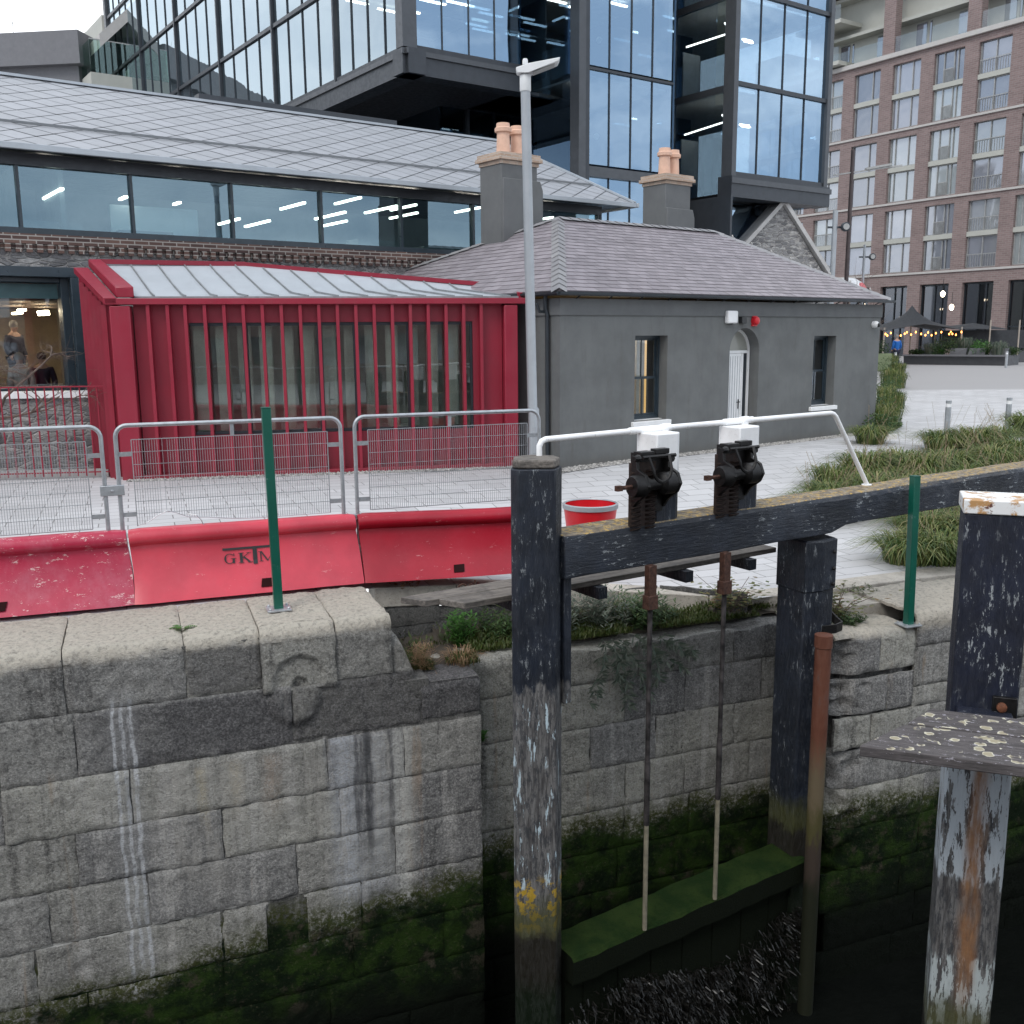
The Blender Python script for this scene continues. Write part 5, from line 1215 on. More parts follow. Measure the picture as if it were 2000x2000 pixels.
# ------------------------------------------------------------------ glass office tower
def tower():
    K = (-3.27, 34.0)
    g = thing('office_tower', 'tall dark framed glass office block with stepped overhanging bays', 'office building', (K[0], K[1], 0))
    g.location = (K[0], K[1], 0)
    rzR = FR(K, 54.4).rz; U = FR(K, 54.4).d; Nn = FR(K, 54.4).n
    def sub(): return MB()
    def emit(mb, name, mat, par=None, F=None, **kw):
        # turn facade coordinates into world ones, then hang the mesh on the tower
        F = F or FT; mb.v = [F.w(v.x, v.y, v.z) for v in mb.v]; L = Vector((K[0], K[1], 0)); mb.v = [v-L for v in mb.v]
        return mb.build(name, mat, par or g, **kw)
    FT = FR(K, 54.4); FL = FR(K, 180-35.6); F2 = FR((2.76,36), 54.4); F3 = FR((8.45,38.75), 54.4)
    fl = [11.87, 15.12, 18.37, 21.62, 24.87, 28.1]
    def bay(F, x0, x1, zs, nm, lights=True, glass='tower_glass', depth=7, spans=(), r=random.Random(3), ybox=.0, thick=.018, bh=.13):
        for k, (a, b) in enumerate(zip(zs, zs[1:])):
            m = MB(); m.box(x0+.05,x1-.05,.05,.065,a+.14,b-.03); w = emit(m, 'window', M[glass], F=F)
            m = MB()
            for i in range(1, nm): x = x0+(x1-x0)*i/nm; m.box(x-thick/2,x+thick/2,.0,.09,a+.14,b-.03)
            if nm > 1: emit(m, 'mullions', M['tower_metal'], w, F)
            m = MB(); m.box(x0,x1,-.04,.30,a-.02,a+bh); emit(m, 'floor_band', M['tower_metal'], F=F)
            if lights:
                m = MB(); m.box(x0+.05,x1-.05,.35,depth,b-.20,b-.12); emit(m, 'ceiling', M['ceiling_white'], F=F)
                m = MB(); m.box(x0+.05,x1-.05,depth,depth+.05,a,b-.2); emit(m, 'back_wall', M['office_back'], F=F)
    r = random.Random(12)
    # left flank
    edges = [-36,-29.6,-23.4,-17.3,-11,-5.3,-.28]
    zl = [11.87, 15.12, 18.37, 21.62, 24.87, 28.1]
    for a, b in zip(edges, edges[1:]):
        bay(FL, a+.08, b-.08, zl, 4 if b > -24 else 5, glass='side_glass', depth=6, thick=.014)
        m = MB(); m.box(b-.055,b+.055,-.08,.25,11.87,28.1); emit(m, 'column', M['tower_metal'], F=FL)
    m = MB(); m.box(-36.4,-36,-.1,.25,11.8,28.1); emit(m, 'column', M['tower_column'], F=FL)
    for k in range(46):
        i = r.randrange(1, 6); x = r.uniform(edges[i]+.8, edges[i+1]-.8); z = zl[r.randrange(0, 4)+1]-.36; y = r.uniform(.8, 4.5)
        m = MB(); m.box(x-.35,x+.35,y,y+.1,z,z+.05) if k % 2 else m.lathe((x,y,z), [(.09,0),(.09,.04)], 8); emit(m, 'ceiling_light', M['lamp_light'], F=FL)
    # front bay by the corner
    bay(FT, .28, 4.55, fl, 4, depth=7); 
    for (x, y, l, k) in ((.5,5.2,.9,1),(1.9,5.4,1.0,1),(.4,2.1,.7,1),(1.4,1.2,.9,1),(2.9,1.2,1.0,1),(3.6,3.2,1.2,1),(.9,3.4,.7,1),(2.7,3.6,1.1,1),(1.6,1.0,.8,2),(3.4,1.5,1.,2),(2.5,5,1,1)):
        m = MB(); m.box(x,x+l,y,y+.12,fl[k]-.36,fl[k]-.31); emit(m, 'strip_light', M['lamp_light'])
    m = MB(); m.box(-.27,.27,-.14,.30,11.87,28.1); emit(m, 'column', M['tower_column'])
    # overhang: deep band and soffit
    m = MB(); m.box(-.30,4.9,-.16,.5,11.05,11.83); emit(m, 'spandrel', M['tower_metal'])
    m = MB(); m.box(-37,.30,-.16,.5,11.05,11.83); emit(m, 'spandrel', M['tower_metal'], F=FL)
    m = MB(); m.box(-.36,4.9,-.24,-.17,11.62,11.78); emit(m, 'drip_ledge', M['tower_column'])
    m = MB(); m.box(-37,.36,-.24,-.17,11.62,11.78); emit(m, 'drip_ledge', M['tower_column'], F=FL)
    m = MB(); m.box(.2,7.6,.5,30,11.15,11.22); emit(m, 'soffit', M['soffit_dark'])
    # recessed lower storeys under the overhang
    m = MB(); m.box(3.4,3.5,3.6,30,0,11.15); m.box(-.2,3.4,9,9.1,0,11.15); m.box(3.4,8,3.6,3.7,0,11.15); emit(m, 'lower_glazing', M['dark_glass'])
    m = MB()
    for x in (4.6,5.8): m.box(x-.05,x+.05,3.45,3.6,0,11.15)
    for z in (3.5,7.3): m.box(3.4,8,3.45,3.6,z,z+.2)
    emit(m, 'lower_mullions', M['tower_metal'])
    # dark recess between the first two bays
    m = MB(); m.box(4.55,4.62,.05,3.6,11.15,28); emit(m, 'recess_side', M['recess_glass']); m = MB(); m.box(4.62,7.3,3.3,3.35,11.2,28); emit(m, 'recess_glazing', M['recess_glass'])
    for z in fl[1:]+[11.87]:
        m = MB(); m.box(4.6,7.3,3.15,3.3,z-.25,z); emit(m, 'floor_band', M['tower_metal'])
        for x in (4.9,6.2): m = MB(); m.box(x,x+.75,3.5+.0,3.6,z-.7,z-.63); emit(m, 'strip_light', M['lamp_light'])
        for x in (4.8,6.3): m = MB(); m.box(x,x+.7,2.9,3.0,z+1.2,z+1.25) if z > 14 else m.box(x,x+.5,3.0,3.05,z-.5,z-.46); emit(m, 'strip_light', M['lamp_light'])
    m = MB(); m.box(4.6,7.3,.3,3.3,11.15,11.25); emit(m, 'recess_floor', M['tower_metal'])
    # second bay runs down to the street
    z2 = [-1, 2.0, 5.2, 8.42, 11.72, 14.98, 18.2, 21.5, 24.8]
    bay(F2, 0, 4.15, z2[1:], 4, depth=6, r=r, bh=.06)
    m = MB(); m.box(0,4.15,-.09,.3,8.12,8.46); emit(m, 'spandrel', M['tower_column'], F=F2)
    m = MB(); m.box(-.45,0.0,-.12,.4,0,28); emit(m, 'column', M['tower_metal'], F=F2)
    m = MB(); m.box(-.50,-.2,-.16,-.125,0,28); emit(m, 'column_fin', M['tower_column'], F=F2)
    m = MB(); m.box(-.45,-.35,.4,6,0,28); m.box(4.15,4.25,.02,6.5,0,28); emit(m, 'bay_side', M['recess_glass'], F=F2)
    for (x, y, l, k) in ((.3,.9,.8,5),(1.4,1.1,.9,5),(2.4,1.5,.8,5),(.2,2.5,.9,5),(1.4,2.7,.4,5),(.2,1.0,.35,4),(.6,1.2,.3,4),(2.6,3,.6,6),(.3,1,1,6),(1.5,1,1,6),(.5,4,.5,4)):
        m = MB(); m.box(x,x+l,y,y+.11,z2[k]-.36,z2[k]-.31); emit(m, 'strip_light', M['lamp_light'], F=F2)
    for x, z in ((1.1, 9.6),(1.2,12.9),(1.3,16.1)):
        m = MB(); m.lathe((x,.8,z), [(.06,0),(.12,.12),(.05,.2)], 8); emit(m, 'pendant', M['ceiling_white'], F=F2)
    # second recess
    m = MB(); m.box(4.2,8.8,3.6,3.65,0,28); emit(m, 'recess_glazing', M['recess_glass'], F=F2)
    m = MB(); m.box(4.3,4.75,1.5,2.1,0,28); m.box(5.9,6.2,1.9,2.4,0,28); emit(m, 'column', M['tower_metal'], F=F2)
    m = MB(); m.box(4.26,4.34,.4,1.4,11.7,28); emit(m, 'yellow_wall', M['ochre_wall'], F=F2)
    for z in (8.42,11.72,14.98,18.2):
        m = MB(); m.box(4.2,7.2,3.3,3.6,z-.2,z+.05); emit(m, 'floor_band', M['tower_metal'], F=F2)
        m = MB(); m.box(4.9,5.8,3.0,3.1,z-.6,z-.55); emit(m, 'strip_light', M['lamp_light'], F=F2)
    # third bay, boxed out
    z3 = [8.55, 11.82, 15.1, 18.4, 21.7, 25]
    bay(F3, .10, 5.55, z3, 4, depth=7, r=r)
    m = MB(); m.box(-.10,.14,-.12,.4,7.75,28); emit(m, 'column', M['tower_column'], F=F3)
    m = MB(); m.box(5.5,5.72,-.10,.4,7.75,28); emit(m, 'column', M['tower_column'], F=F3)
    m = MB(); m.box(-.16,5.78,-.20,.5,7.72,8.50); emit(m, 'spandrel', M['tower_metal'], F=F3)
    m = MB(); m.box(-.20,5.82,-.26,-.205,8.22,8.42); emit(m, 'drip_ledge', M['tower_column'], F=F3)
    m = MB(); m.box(-.10,-.04,.4,7,7.75,28); emit(m, 'bay_side', M['recess_glass'], F=F3)
    m = MB(); m.box(5.60,5.66,.4,9,7.75,28); emit(m, 'bay_side', M['recess_glass'], F=F3)
    m = MB(); m.box(-.1,5.6,.5,9,7.8,7.9); emit(m, 'soffit', M['soffit_dark'], F=F3)
    for z in z3[1:4]:
        m = MB(); m.box(-.13,-.10,.4,7,z-.25,z+.0); emit(m, 'floor_band', M['tower_metal'], F=F3)
    for k in (1,2,3):
        z = z3[k]-.5
        m = MB(); m.bar((.1,.6,z-.5),(1.6,1.6,z-.35),.07,.05); m.bar((.1,2.6,z-.9),(1.6,1.6,z-.35),.07,.05); emit(m, 'angled_light', M['lamp_light'], F=F3)
        m = MB(); m.box(.25,1.2,2.9,2.95,z-2.7,z-1.0); emit(m, 'white_screen', M['ceiling_white'], F=F3)
        for x, l in ((2.9,.55),(3.1,.5)): m = MB(); m.box(x,x+l,1.0+x*.4,1.1+x*.4,z-.1*x,z-.1*x+.06); emit(m, 'strip_light', M['lamp_light'], F=F3)
    # lower storeys below the third bay
    m = MB(); m.box(-.3,4.2,1.2,1.25,0,7.75); emit(m, 'lower_glazing', M['tower_glass'], F=F3)
    m = MB(); m.box(-.4,-.3,-.4,4,0,7.75); m.box(3.1,4.5,1.0,1.19,0,7.75); m.box(1.2,1.25,1.1,1.2,0,7.75); emit(m, 'lower_frame', M['tower_metal'], F=F3)
    # body and roof behind the glass, set well back
    m = MB(); m.box(-.2+.3,22,8.2,30,11.3,28.1); m.box(8,22,10,30,0,11.3); emit(m, 'core', M['office_back'])
    m = MB(); m.box(-.35,21.5,-.1,31,28.1,28.6); emit(m, 'roof', M['tower_metal'])
plain('soffit_dark', (.016,.015,.017), .45); plain('office_back', (.10,.125,.15), .8); plain('ochre_wall', (.45,.30,.05), .7)
glassy('dark_glass', (.25,.30,.34), .7, (.16,.21,.26)); glassy('recess_glass', (.45,.55,.62), .62, (.12,.19,.28))
tower()
# ------------------------------------------------------------------ brick apartment building
def apartments():
    F = FR((38.4, 73), 147); g = F.empty('brick_apartments', 'tall brown brick apartment building with pale bands and a top floor of glass balconies', 'apartment building')
    P = 3.72; c0 = -.72; NB = [(-k) for k in range(-2, 9)]
    cs = [c0-P*k for k in range(-2, 8)]
    zb = [7.30, 13.0, 18.72, 24.55]
    H = []
    for c in cs:
        for z in zb[:3]: H += [(c-1.28,c+1.28,z+.12,z+5.15)]
        H.append((c-1.28,c+1.28,-1,6.35))
    m = MB(); facewall(m, -28.6, 8.6, -1, zb[3], H, 0, .5); m.build('brick_wall', M['brick_apartment'], g, recalc=False)
    for z in zb[:3]: m = MB(); m.box(-28.7,8.7,-.10,.06,z-.10,z+.06); m.build('stone_band', M['white_band'], g)
    m = MB(); m.box(-27.5,8.7,-.25,.4,zb[3]-.12,zb[3]+.22); m.build('stone_band', M['white_band'], g)
    # one window of each kind, copied round the front
    def window_kind(kind):
        m = MB(); m.box(-1.24,1.24,.30,.33,0,2.30); w = m.build('window', M['flat_glass'], g)
        m = MB(); xs = {0: (-1.24,-.80,.42,1.20), 1: (-1.24,-.02,1.20), 2: (-1.24,-.55,.30,.62,1.20), 3: (-1.24,.40,1.20)}[kind]
        for x in xs: m.box(x,x+.055,.20,.31,0,2.30)
        m.box(-1.24,1.255,.20,.31,-.02,.05); m.box(-1.24,1.255,.20,.31,2.26,2.32); m.build('frame', M['alu_frame'], w)
        if kind in (1, 2):
            m = MB(); m.box(-1.2 if kind == 1 else -.5,1.2 if kind == 1 else .3,.10,.13,.95,1.0)
            for i in range(13): x = (-1.2+i*.2) if kind == 1 else (-.5+i*.066); m.box(x,x+.02,.10,.13,.05,.95)
            m.build('juliet_rail', M['alu_frame'], w)
        m = MB(); m.box(.45,1.2,.335,.35,.02,2.28) if kind in (0, 3) else m.box(-1.2,-.1,.335,.35,.02,2.28); 
        return w
    protos = [window_kind(k) for k in range(4)]
    used = [False]*4; r = random.Random(2)
    order = {0: 3, 1: 0, 2: 1, 3: 2, 4: 0, 5: 3, 6: 1}
    for i, c in enumerate(cs):
        for z in zb[:3]:
            for k in (0, 1):
                kind = [3, 0, 0, 1, 2, 0, 3, 1, 2, 0][i]
                zz = z+.16+k*2.72
                if not used[kind]: w = protos[kind]; used[kind] = True
                else:
                    w = protos[kind].copy(); COL.objects.link(w); w.parent = g
                    for ch in protos[kind].children: q = ch.copy(); COL.objects.link(q); q.parent = w
                w.location = (c, .0, zz)
            m = MB(); m.box(c-1.28,c+1.28,.04,.33,z+2.50,z+2.86); m.build('spandrel_panel', M['panel_beige'], g)
        # ground floor shop fronts
        m = MB(); m.box(c-1.26,c+1.26,.38,.40,-.5,6.3); w = m.build('shop_window', M['shop_glass'], g)
        m = MB()
        for x in (-1.24,-.1,.55,1.20): m.box(c+x,c+x+.06,.28,.39,-.5,6.3)
        for z in (.6, 2.9, 6.2): m.box(c-1.26,c+1.26,.28,.39,z,z+.09)
        m.build('shop_frame', M['dark_metal'], w)
        m = MB(); m.lathe((c+.2, .9, 4.9-.6*(i%3)), [(.10,0),(.14,.12),(.05,.2)], 8); m.build('shop_lamp', M['lamp_warm'], g)
    m = MB(); m.box(-28,8.5,3.0,3.1,-1,7); m.build('shop_back_wall', M['interior_dark'], g)
    # set-back top floors with piers, balconies and panels
    for c in [cs[0]+P/2-k*P*2 for k in range(0, 5)]:
        m = MB(); m.box(c-.55,c+.55,.02,.8,zb[3]+.2,34); m.build('pier', M['brick_apartment'], g)
    m = MB(); m.box(-21,8.6,1.9,2.0,zb[3],34); m.build('set_back_wall', M['panel_beige'], g)
    for i, c in enumerate(cs[:8]):
        m = MB(); m.box(c-1.7,c+1.6,.10,.13,zb[3]+.22,zb[3]+1.5); m.build('balcony_glass', M['rail_glass'], g)
        m = MB(); m.box(c-.6,c+.3,1.84,1.89,zb[3]+.2,zb[3]+2.5); m.box(c+.6,c+.75,1.84,1.89,zb[3]+.2,zb[3]+2.5); m.build('terrace_door', M['flat_glass'], g)
    for z in (27.5, 30.6):
        m = MB(); m.box(-20.5,8.6,.8,2,z-.25,z); m.build('floor_slab', M['panel_beige'], g)
    m = MB(); m.box(-29,9,-.6,12,34,34.6); m.build('roof', M['interior_brown'], g)
    for z in (24.9, 28.2):
        m = MB(); m.box(-22.7,-17.9,-.9,3.5,z,z+.32); b = m.build('balcony', M['panel_beige'], g)
        m = MB(); m.box(-22.65,-17.95,-.88,-.85,z+.32,z+1.45); m.box(-22.66,-22.63,-.85,3.4,z+.32,z+1.45); m.build('balcony_glass', M['rail_glass'], b)
    m = MB(); m.box(-24.5,-16.5,-1.4,6,31.0,31.5); m.build('canopy', M['interior_brown'], g)
    m = MB(); m.box(-28.6,-24.9,.5,12,24.5,27.5); m.build('roof_room', M['panel_beige'], g)
    # bodies so the block reads solid from the side
    m = MB(); m.box(-28.5,-28.1,.5,14,-1,24.5); m.box(8.2,8.6,.5,14,-1,34); m.build('end_wall', M['brick_apartment'], g)
    m = MB(); m.box(-28.1,8.2,3.5,14,6.6,24.4); m.build('core', M['interior_dark'], g)
plain('alu_frame', (.36,.36,.35), .5, .3); 
def shopglass():
    k = MT('shop_glass'); g = k.n('ShaderNodeBsdfGlossy'); g.inputs['Roughness'].default_value = .02; k.inp(g.inputs[0], (.30,.32,.36)); t = k.n('ShaderNodeBsdfTransparent'); k.inp(t.inputs[0], (.5,.5,.5)); mm = k.n('ShaderNodeMixShader'); mm.inputs[0].default_value = .35
    k.t.links.new(t.outputs[0], mm.inputs[1]); k.t.links.new(g.outputs[0], mm.inputs[2]); M['shop_glass'] = k.done(mm.outputs[0])
shopglass(); apartments()
# ------------------------------------------------------------------ small stone gable beyond the cottage
def gable():
    a = PY(1440,500,40); ap = PY(1528,399,40.8); b = PY(1612,540,41.6)
    F = FR((a.x, a.y), math.degrees(math.atan2(b.x-a.x, b.y-a.y))); g = F.empty('stone_gable_house', 'rubble stone gable end with dark roof slope, beyond the cottage', 'building')
    L = (b-a).xy.length; ax = F.px(1528,399)[0]; za = F.px(1528,399)[1]; zl = F.px(1440,490)[1]-.25; zr = F.px(1612,536)[1]-.1
    m = MB(); m.prism([(0,0,-1),(L,0,-1),(L,0,zr),(ax,0,za),(0,0,zl)], (0,.5,0)); m.build('gable_wall', M['rubble_stone'], g)
    m = MB(); m.bar((-.3,.2,zl-.05),(ax,.2,za+.12),.75,.16); m.bar((ax,.2,za+.12),(L+.2,.2,zr+.05),.75,.16); m.build('coping', M['concrete'], g)
    m = MB(); m.hexa([Vector((-.6,.5,zl-.4)), Vector((ax,.5,za-.15)), Vector((ax,9,za-.15)), Vector((-.6,9,zl-.4))], [Vector((-.6,.5,zl-.25)), Vector((ax,.5,za)), Vector((ax,9,za)), Vector((-.6,9,zl-.25))]); m.build('roof', M['purple_slate'], g)
    m = MB(); m.hexa([Vector((L+.2,.5,zr-.3)), Vector((ax,.5,za-.15)), Vector((ax,9,za-.15)), Vector((L+.2,9,zr-.3))], [Vector((L+.2,.5,zr-.15)), Vector((ax,.5,za)), Vector((ax,9,za)), Vector((L+.2,9,zr-.15))]); m.build('roof', M['purple_slate'], g)
    # steel and glass lantern roof to its left
    m = MB(); q0 = F.px(1420,480,2); q1 = F.px(1470,405,2)
    m.hexa([Vector((q0[0],1.2,q0[1])), Vector((q1[0],1.2,q1[1])), Vector((q1[0]+1.0,1.2,q1[1])), Vector((q0[0]+1.4,1.2,q0[1]))], [Vector((q0[0],2.2,q0[1])), Vector((q1[0],2.2,q1[1])), Vector((q1[0]+1.0,2.2,q1[1])), Vector((q0[0]+1.4,2.2,q0[1]))]); m.build('skylight', M['dark_metal'], g)
gable()
# ------------------------------------------------------------------ far left: neighbours behind the warehouse
def neighbours():
    F = FR((-40, 62), 97); g = F.empty('grey_apartments', 'low grey panelled building with glass balconies, behind the pale tiled roof', 'apartment building')
    m = MB(); m.box(-40,15.2,0,9,0,18.6); m.build('wall', M['grey_panel'], g)
    m = MB(); m.box(-40,15.6,-.5,9,18.2,20.0); m.build('parapet', M['grey_panel'], g)
    for i in range(9):
        m = MB(); m.box(-13+i*2.9,-11.6+i*2.9,-.06,-.0,15.4,17.9); w = m.build('window', M['flat_glass'], g); m = MB(); m.box(-12.34+i*2.9,-12.26+i*2.9,-.10,-.06,15.4,17.9); m.build('mullion', M['alu_frame'], w)
    F2 = FR((-24.5, 58), 54.4)
    g2 = F2.empty('balcony_block', 'pale apartment block with a sloping roof edge and glass fronted balcony, left of the tower', 'apartment building')
    def Q(px, py, y): t, z = F2.px(px, py, y); return Vector((t, y, z))
    m = MB(); a = Q(275,60,0); m.box(Q(205,120,6).x, 9, 6, 14, 0, Q(262,40,6).z); m.build('wall', M['panel_beige'], g2)
    m = MB(); p, q = Q(196,92,0), Q(276,18,0); m.hexa([p, q, q+Vector((0,9,0)), p+Vector((0,9,0))], [v+Vector((0,0,.7)) for v in (p, q, q+Vector((0,9,0)), p+Vector((0,9,0)))]); m.build('sloping_roof', M['white_band'], g2)
    m = MB()
    for px_ in (225,245,265): t = Q(px_,90,5.9); m.box(t.x,t.x+.9,5.85,5.95,Q(px_,150,5.9).z,Q(px_,72,5.9).z)
    m.build('terrace_window', M['flat_glass'], g2)
    z0 = Q(200,152,0).z; x0, x1 = Q(178,150,0).x, Q(278,150,0).x
    m = MB(); m.box(x0,x1,0,6,z0-.45,z0+.25); b = m.build('balcony', M['panel_beige'], g2)
    m = MB(); m.box(x0+.05,x1,.04,.08,z0+.25,z0+2.0); m.box(x0+.05,x0+.1,.1,6,z0+.25,z0+2.0); m.build('balcony_glass', M['green_glass'], b)
    m = MB(); m.box(x0+.05,x1,.03,.09,z0+2.0,z0+2.06); m.build('balcony_rail', M['alu_frame'], b)
    m = MB(); m.box(x0+2.2,x0+2.9,.5,1.1,z0+.25,z0+.8); m.build('plant_pot', M['concrete'], b)
    m = MB(); m.box(x0-1.5,9,1.5,9,0,z0-.5); m.build('lower_wall', M['grey_panel'], g2)
    # small rendered house on the skyline
    a = PY(153,70,75); w = 4.2; F3 = FR((a.x, a.y), 80); g3 = F3.empty('white_rendered_house', 'small white rendered house top on the skyline at the far left', 'house')
    z = PY(165,52,75).z; m = MB(); m.box(0,3.2,0,6,0,z-.9); m.box(1.0,5.8,-.3,5,0,z-1.5); m.build('wall', M['white_render'], g3)
    m = MB(); m.hexa([Vector((-.2,-.3,z-.9)), Vector((3.4,-.3,z-.9)), Vector((3.4,6,z-.9)), Vector((-.2,6,z-.9))], [Vector((1.2,-.3,z)), Vector((1.6,-.3,z)), Vector((1.6,6,z)), Vector((1.2,6,z))]); m.box(.9,6,-.45,5.2,z-1.5,z-1.25); m.build('roof', M['concrete'], g3)
    m = MB(); m.box(1.2,1.55,-.04,-.0,z-2.4,z-1.8) ; m.build('window', M['flat_glass'], g3)
    p = PY(28,86,63); an = thing('tv_antenna', 'thin tv aerial on the roof at the far left', 'aerial', tuple(p))
    m = MB(); m.tube([(0,0,-.8),(0,0,1.6)], .02, 5); m.tube([(-.5,0,1.3),(.25,0,1.15)], .012, 4); m.tube([(-.15,0,.55),(.35,0,.5)], .012, 4)
    for i in range(5): m.tube([(-.42+i*.14,-.14,1.28-i*.03),(-.42+i*.14,.14,1.28-i*.03)], .008, 4)
    m.build('mast', M['alu_frame'], an)
plain('grey_panel', (.15,.15,.16), .7, var=.05); plain('white_render', (.62,.63,.64), .85, var=.04); glassy('green_glass', (.62,.80,.72), .8, (.6,.72,.68))
neighbours()
# a terrace across the lock, behind the camera: what the low windows mirror
def opposite():
    F = FR((-45, -24), 90); r = random.Random(5)
    x = 0
    for i in range(7):
        w = r.uniform(9, 15); h = r.uniform(7, 13); g = thing('quay_house', 'dark brick quay house across the lock, number of storeys %s' % ['two','three','four'][i % 3], 'house', tuple(F.w(x, 0, 0)), F.rz)
        g['group'] = 'houses across the lock'; g['label'] = 'plain brick house across the lock, out of the frame'
        m = MB(); m.box(0,w-.3,-8,0,-.3,h); m.build('wall', M['brick_apartment'], g)
        for k in range(int(w//2.6)):
            for z in range(int(h//3)):
                m = MB(); m.box(.9+k*2.6,2.1+k*2.6,.0,.05,1+z*3,2.7+z*3); m.build('window', M['flat_glass'], g)
        x += w
opposite()
# ------------------------------------------------------------------ street lamp by the cottage
p = PY(1043,880,18.4); lb = thing('street_lamp', 'slim grey street lamp with a flat white head, between the red pavilion and the cottage', 'street lamp', (p.x, p.y, 0))
zt = PY(1026,165,18.4).z; tx = PY(1026,165,18.4).x-p.x
m = MB(); m.tube([(0,0,0),(0,0,1.2),(tx*.2,0,1.25),(tx,0,zt)], [.105,.105,.095,.085], 16); m.build('pole', M['lamp_grey'], lb, smooth=45)
m = MB(); m.lathe((tx,0,zt-.12), [(.095,0),(.10,.02),(.10,.26),(.09,.28)], 16); m.lathe((tx-.0,0,zt+.33), [(.05,0),(.05,.07),(.035,.10)], 12); m.build('collar', M['lamp_head'], lb, smooth=40)
m = MB(); m.hexa([Vector(v) for v in ((tx-.15,-.10,zt+.17),(tx+.05,-.15,zt+.15),(tx+.58,-.17,zt+.34),(tx+.58,.17,zt+.34),(tx+.05,.15,zt+.15),(tx-.15,.10,zt+.17))], [Vector(v) for v in ((tx-.17,-.09,zt+.27),(tx+.05,-.14,zt+.33),(tx+.62,-.15,zt+.42),(tx+.62,.15,zt+.42),(tx+.05,.14,zt+.33),(tx-.17,.09,zt+.27))]); m.build('lamp_head', M['lamp_head'], lb, bevel=.02)
m = MB(); m.hexa([Vector(v) for v in ((tx+.14,-.10,zt+.168),(tx+.52,-.12,zt+.306),(tx+.52,.12,zt+.306),(tx+.14,.10,zt+.168))], [Vector(v) for v in ((tx+.14,-.10,zt+.19),(tx+.52,-.12,zt+.33),(tx+.52,.12,zt+.33),(tx+.14,.10,zt+.19))]); m.build('lens', M['alu_frame'], lb)
m = MB(); m.box(-.03,.03,-.112,-.10,.4,.9); m.build('hatch', M['lamp_grey'], lb)
# ------------------------------------------------------------------ red railing and low wall at the far left
def railing():
    A = PZ(-40,940,0); F = FR((A.x, A.y), 82); g = F.empty('red_railing', 'thin dark red metal railing left of the red pavilion', 'railing')
    x1 = F.px(206,760)[0]; zt = F.px(206,754)[1]
    m = MB(); m.bar((-2.5,0,zt),(x1,0,zt),.05,.025); m.build('top_rail', M['red_paint'], g)
    m = MB(); m.bar((-2.5,0,.12),(x1,0,.12),.04,.02); m.build('bottom_rail', M['red_paint'], g)
    x = x1
    while x > -2.5: m = MB(); m.box(x-.011,x+.011,-.011,.011,.05,zt); m.build('baluster', M['red_paint'], g); x -= .155
    m = MB(); m.box(-3,x1-.1,.10,.35,-.02,.14); kb = m.build('plinth', M['concrete'], g)
    w = F.empty('garden_wall', 'low rubble wall with a white coping behind the red railing', 'wall')
    z2 = F.px(100,775,1.2)[1]
    m = MB(); m.box(-4,x1+.0,1.2,1.5,-1,z2-.02); m.build('stonework', M['rubble_stone'], w)
    m = MB(); m.box(-4,x1+.0,1.12,1.58,z2-.02,z2+.10); m.build('coping', M['white_paint'], w)
railing()
# ------------------------------------------------------------------ vegetation
def blades(m, n, r, L, h, spread, w=.008, arch=1., c=(0,0,0)):
    for i in range(n):
        a = r.uniform(0, 2*math.pi); l = L*r.uniform(.6, 1.1); s0 = r.random()**.6*spread; b = Vector(c)+Vector((math.cos(a)*s0*.5, math.sin(a)*s0*.5, 0)); a += r.uniform(-.4,.4)
        out = r.uniform(.35, 1.)*arch; d = Vector((math.cos(a), math.sin(a), 0)); sd = Vector((-d.y, d.x, 0)); pts = []
        up = h*r.uniform(.7, 1.1)
        for k in range(5):
            t = k/4; pts.append(b+d*(l*out*t**1.5)+Vector((0,0,up*(1-(1-t)**2)*1.0-up*.75*out*max(0, t-.45)**1.4*1.9)))
        q = []
        for k, p in enumerate(pts): ww = w*(1-(k/4)**2*.95); q += [p-sd*ww, p+sd*ww]
        m.add(q, [(2*k, 2*k+1, 2*k+3, 2*k+2) for k in range(4)])
def leafy(m, c, rad, n, r, lw=.02, ll=.06, flat=1.):
    for i in range(n):
        d = Vector((r.gauss(0,1), r.gauss(0,1), r.gauss(0,1)*flat)).normalized(); p = Vector(c)+Vector((d.x*rad[0], d.y*rad[1], d.z*rad[2]))*(r.random()**.45)
        a = Vector((d.x+r.gauss(0,.5), d.y+r.gauss(0,.5), r.uniform(-.4,.8))).normalized()*ll*r.uniform(.5,1.2); s = a.cross(Vector((r.gauss(0,1), r.gauss(0,1), r.gauss(0,1)))).normalized()*lw*r.uniform(.6,1.2)
        m.add([p, p+a*.5+s, p+a, p+a*.5-s], [(0,1,2,3)])
def grass_clump(seed, L=.66, h=.42, n=420, stalks=6, spread=.5):
    r = random.Random(seed); t = thing('grass_clump', 'x', 'ornamental grass')
    m = MB(); blades(m, n, r, L, h, spread, .0085); m.build('leaves', M['grass_green'], t, recalc=False)
    if stalks:
        m = MB()
        for i in range(stalks):
            a = r.uniform(0, 6.28); b = Vector((math.cos(a), math.sin(a), 0))*r.uniform(.02,.2); H = r.uniform(.45, .80); tip = b+Vector((math.cos(a)*.15+r.uniform(.0,.35), math.sin(a)*.2, H))
            mid = b.lerp(tip, .5)+Vector((0,0,.06)); m.tube([b, mid, tip], [.0018,.0015,.0009], 4)
            for k in range(10): p = mid.lerp(tip, .3+.07*k); m.quad(p, p+Vector((.003,0,.015)), p+Vector((r.uniform(-.02,.02), r.uniform(-.02,.02), .035)), p+Vector((-.003,0,.015)))
        m.build('seed_stalks', M['grass_straw'], t, recalc=False)
    return t
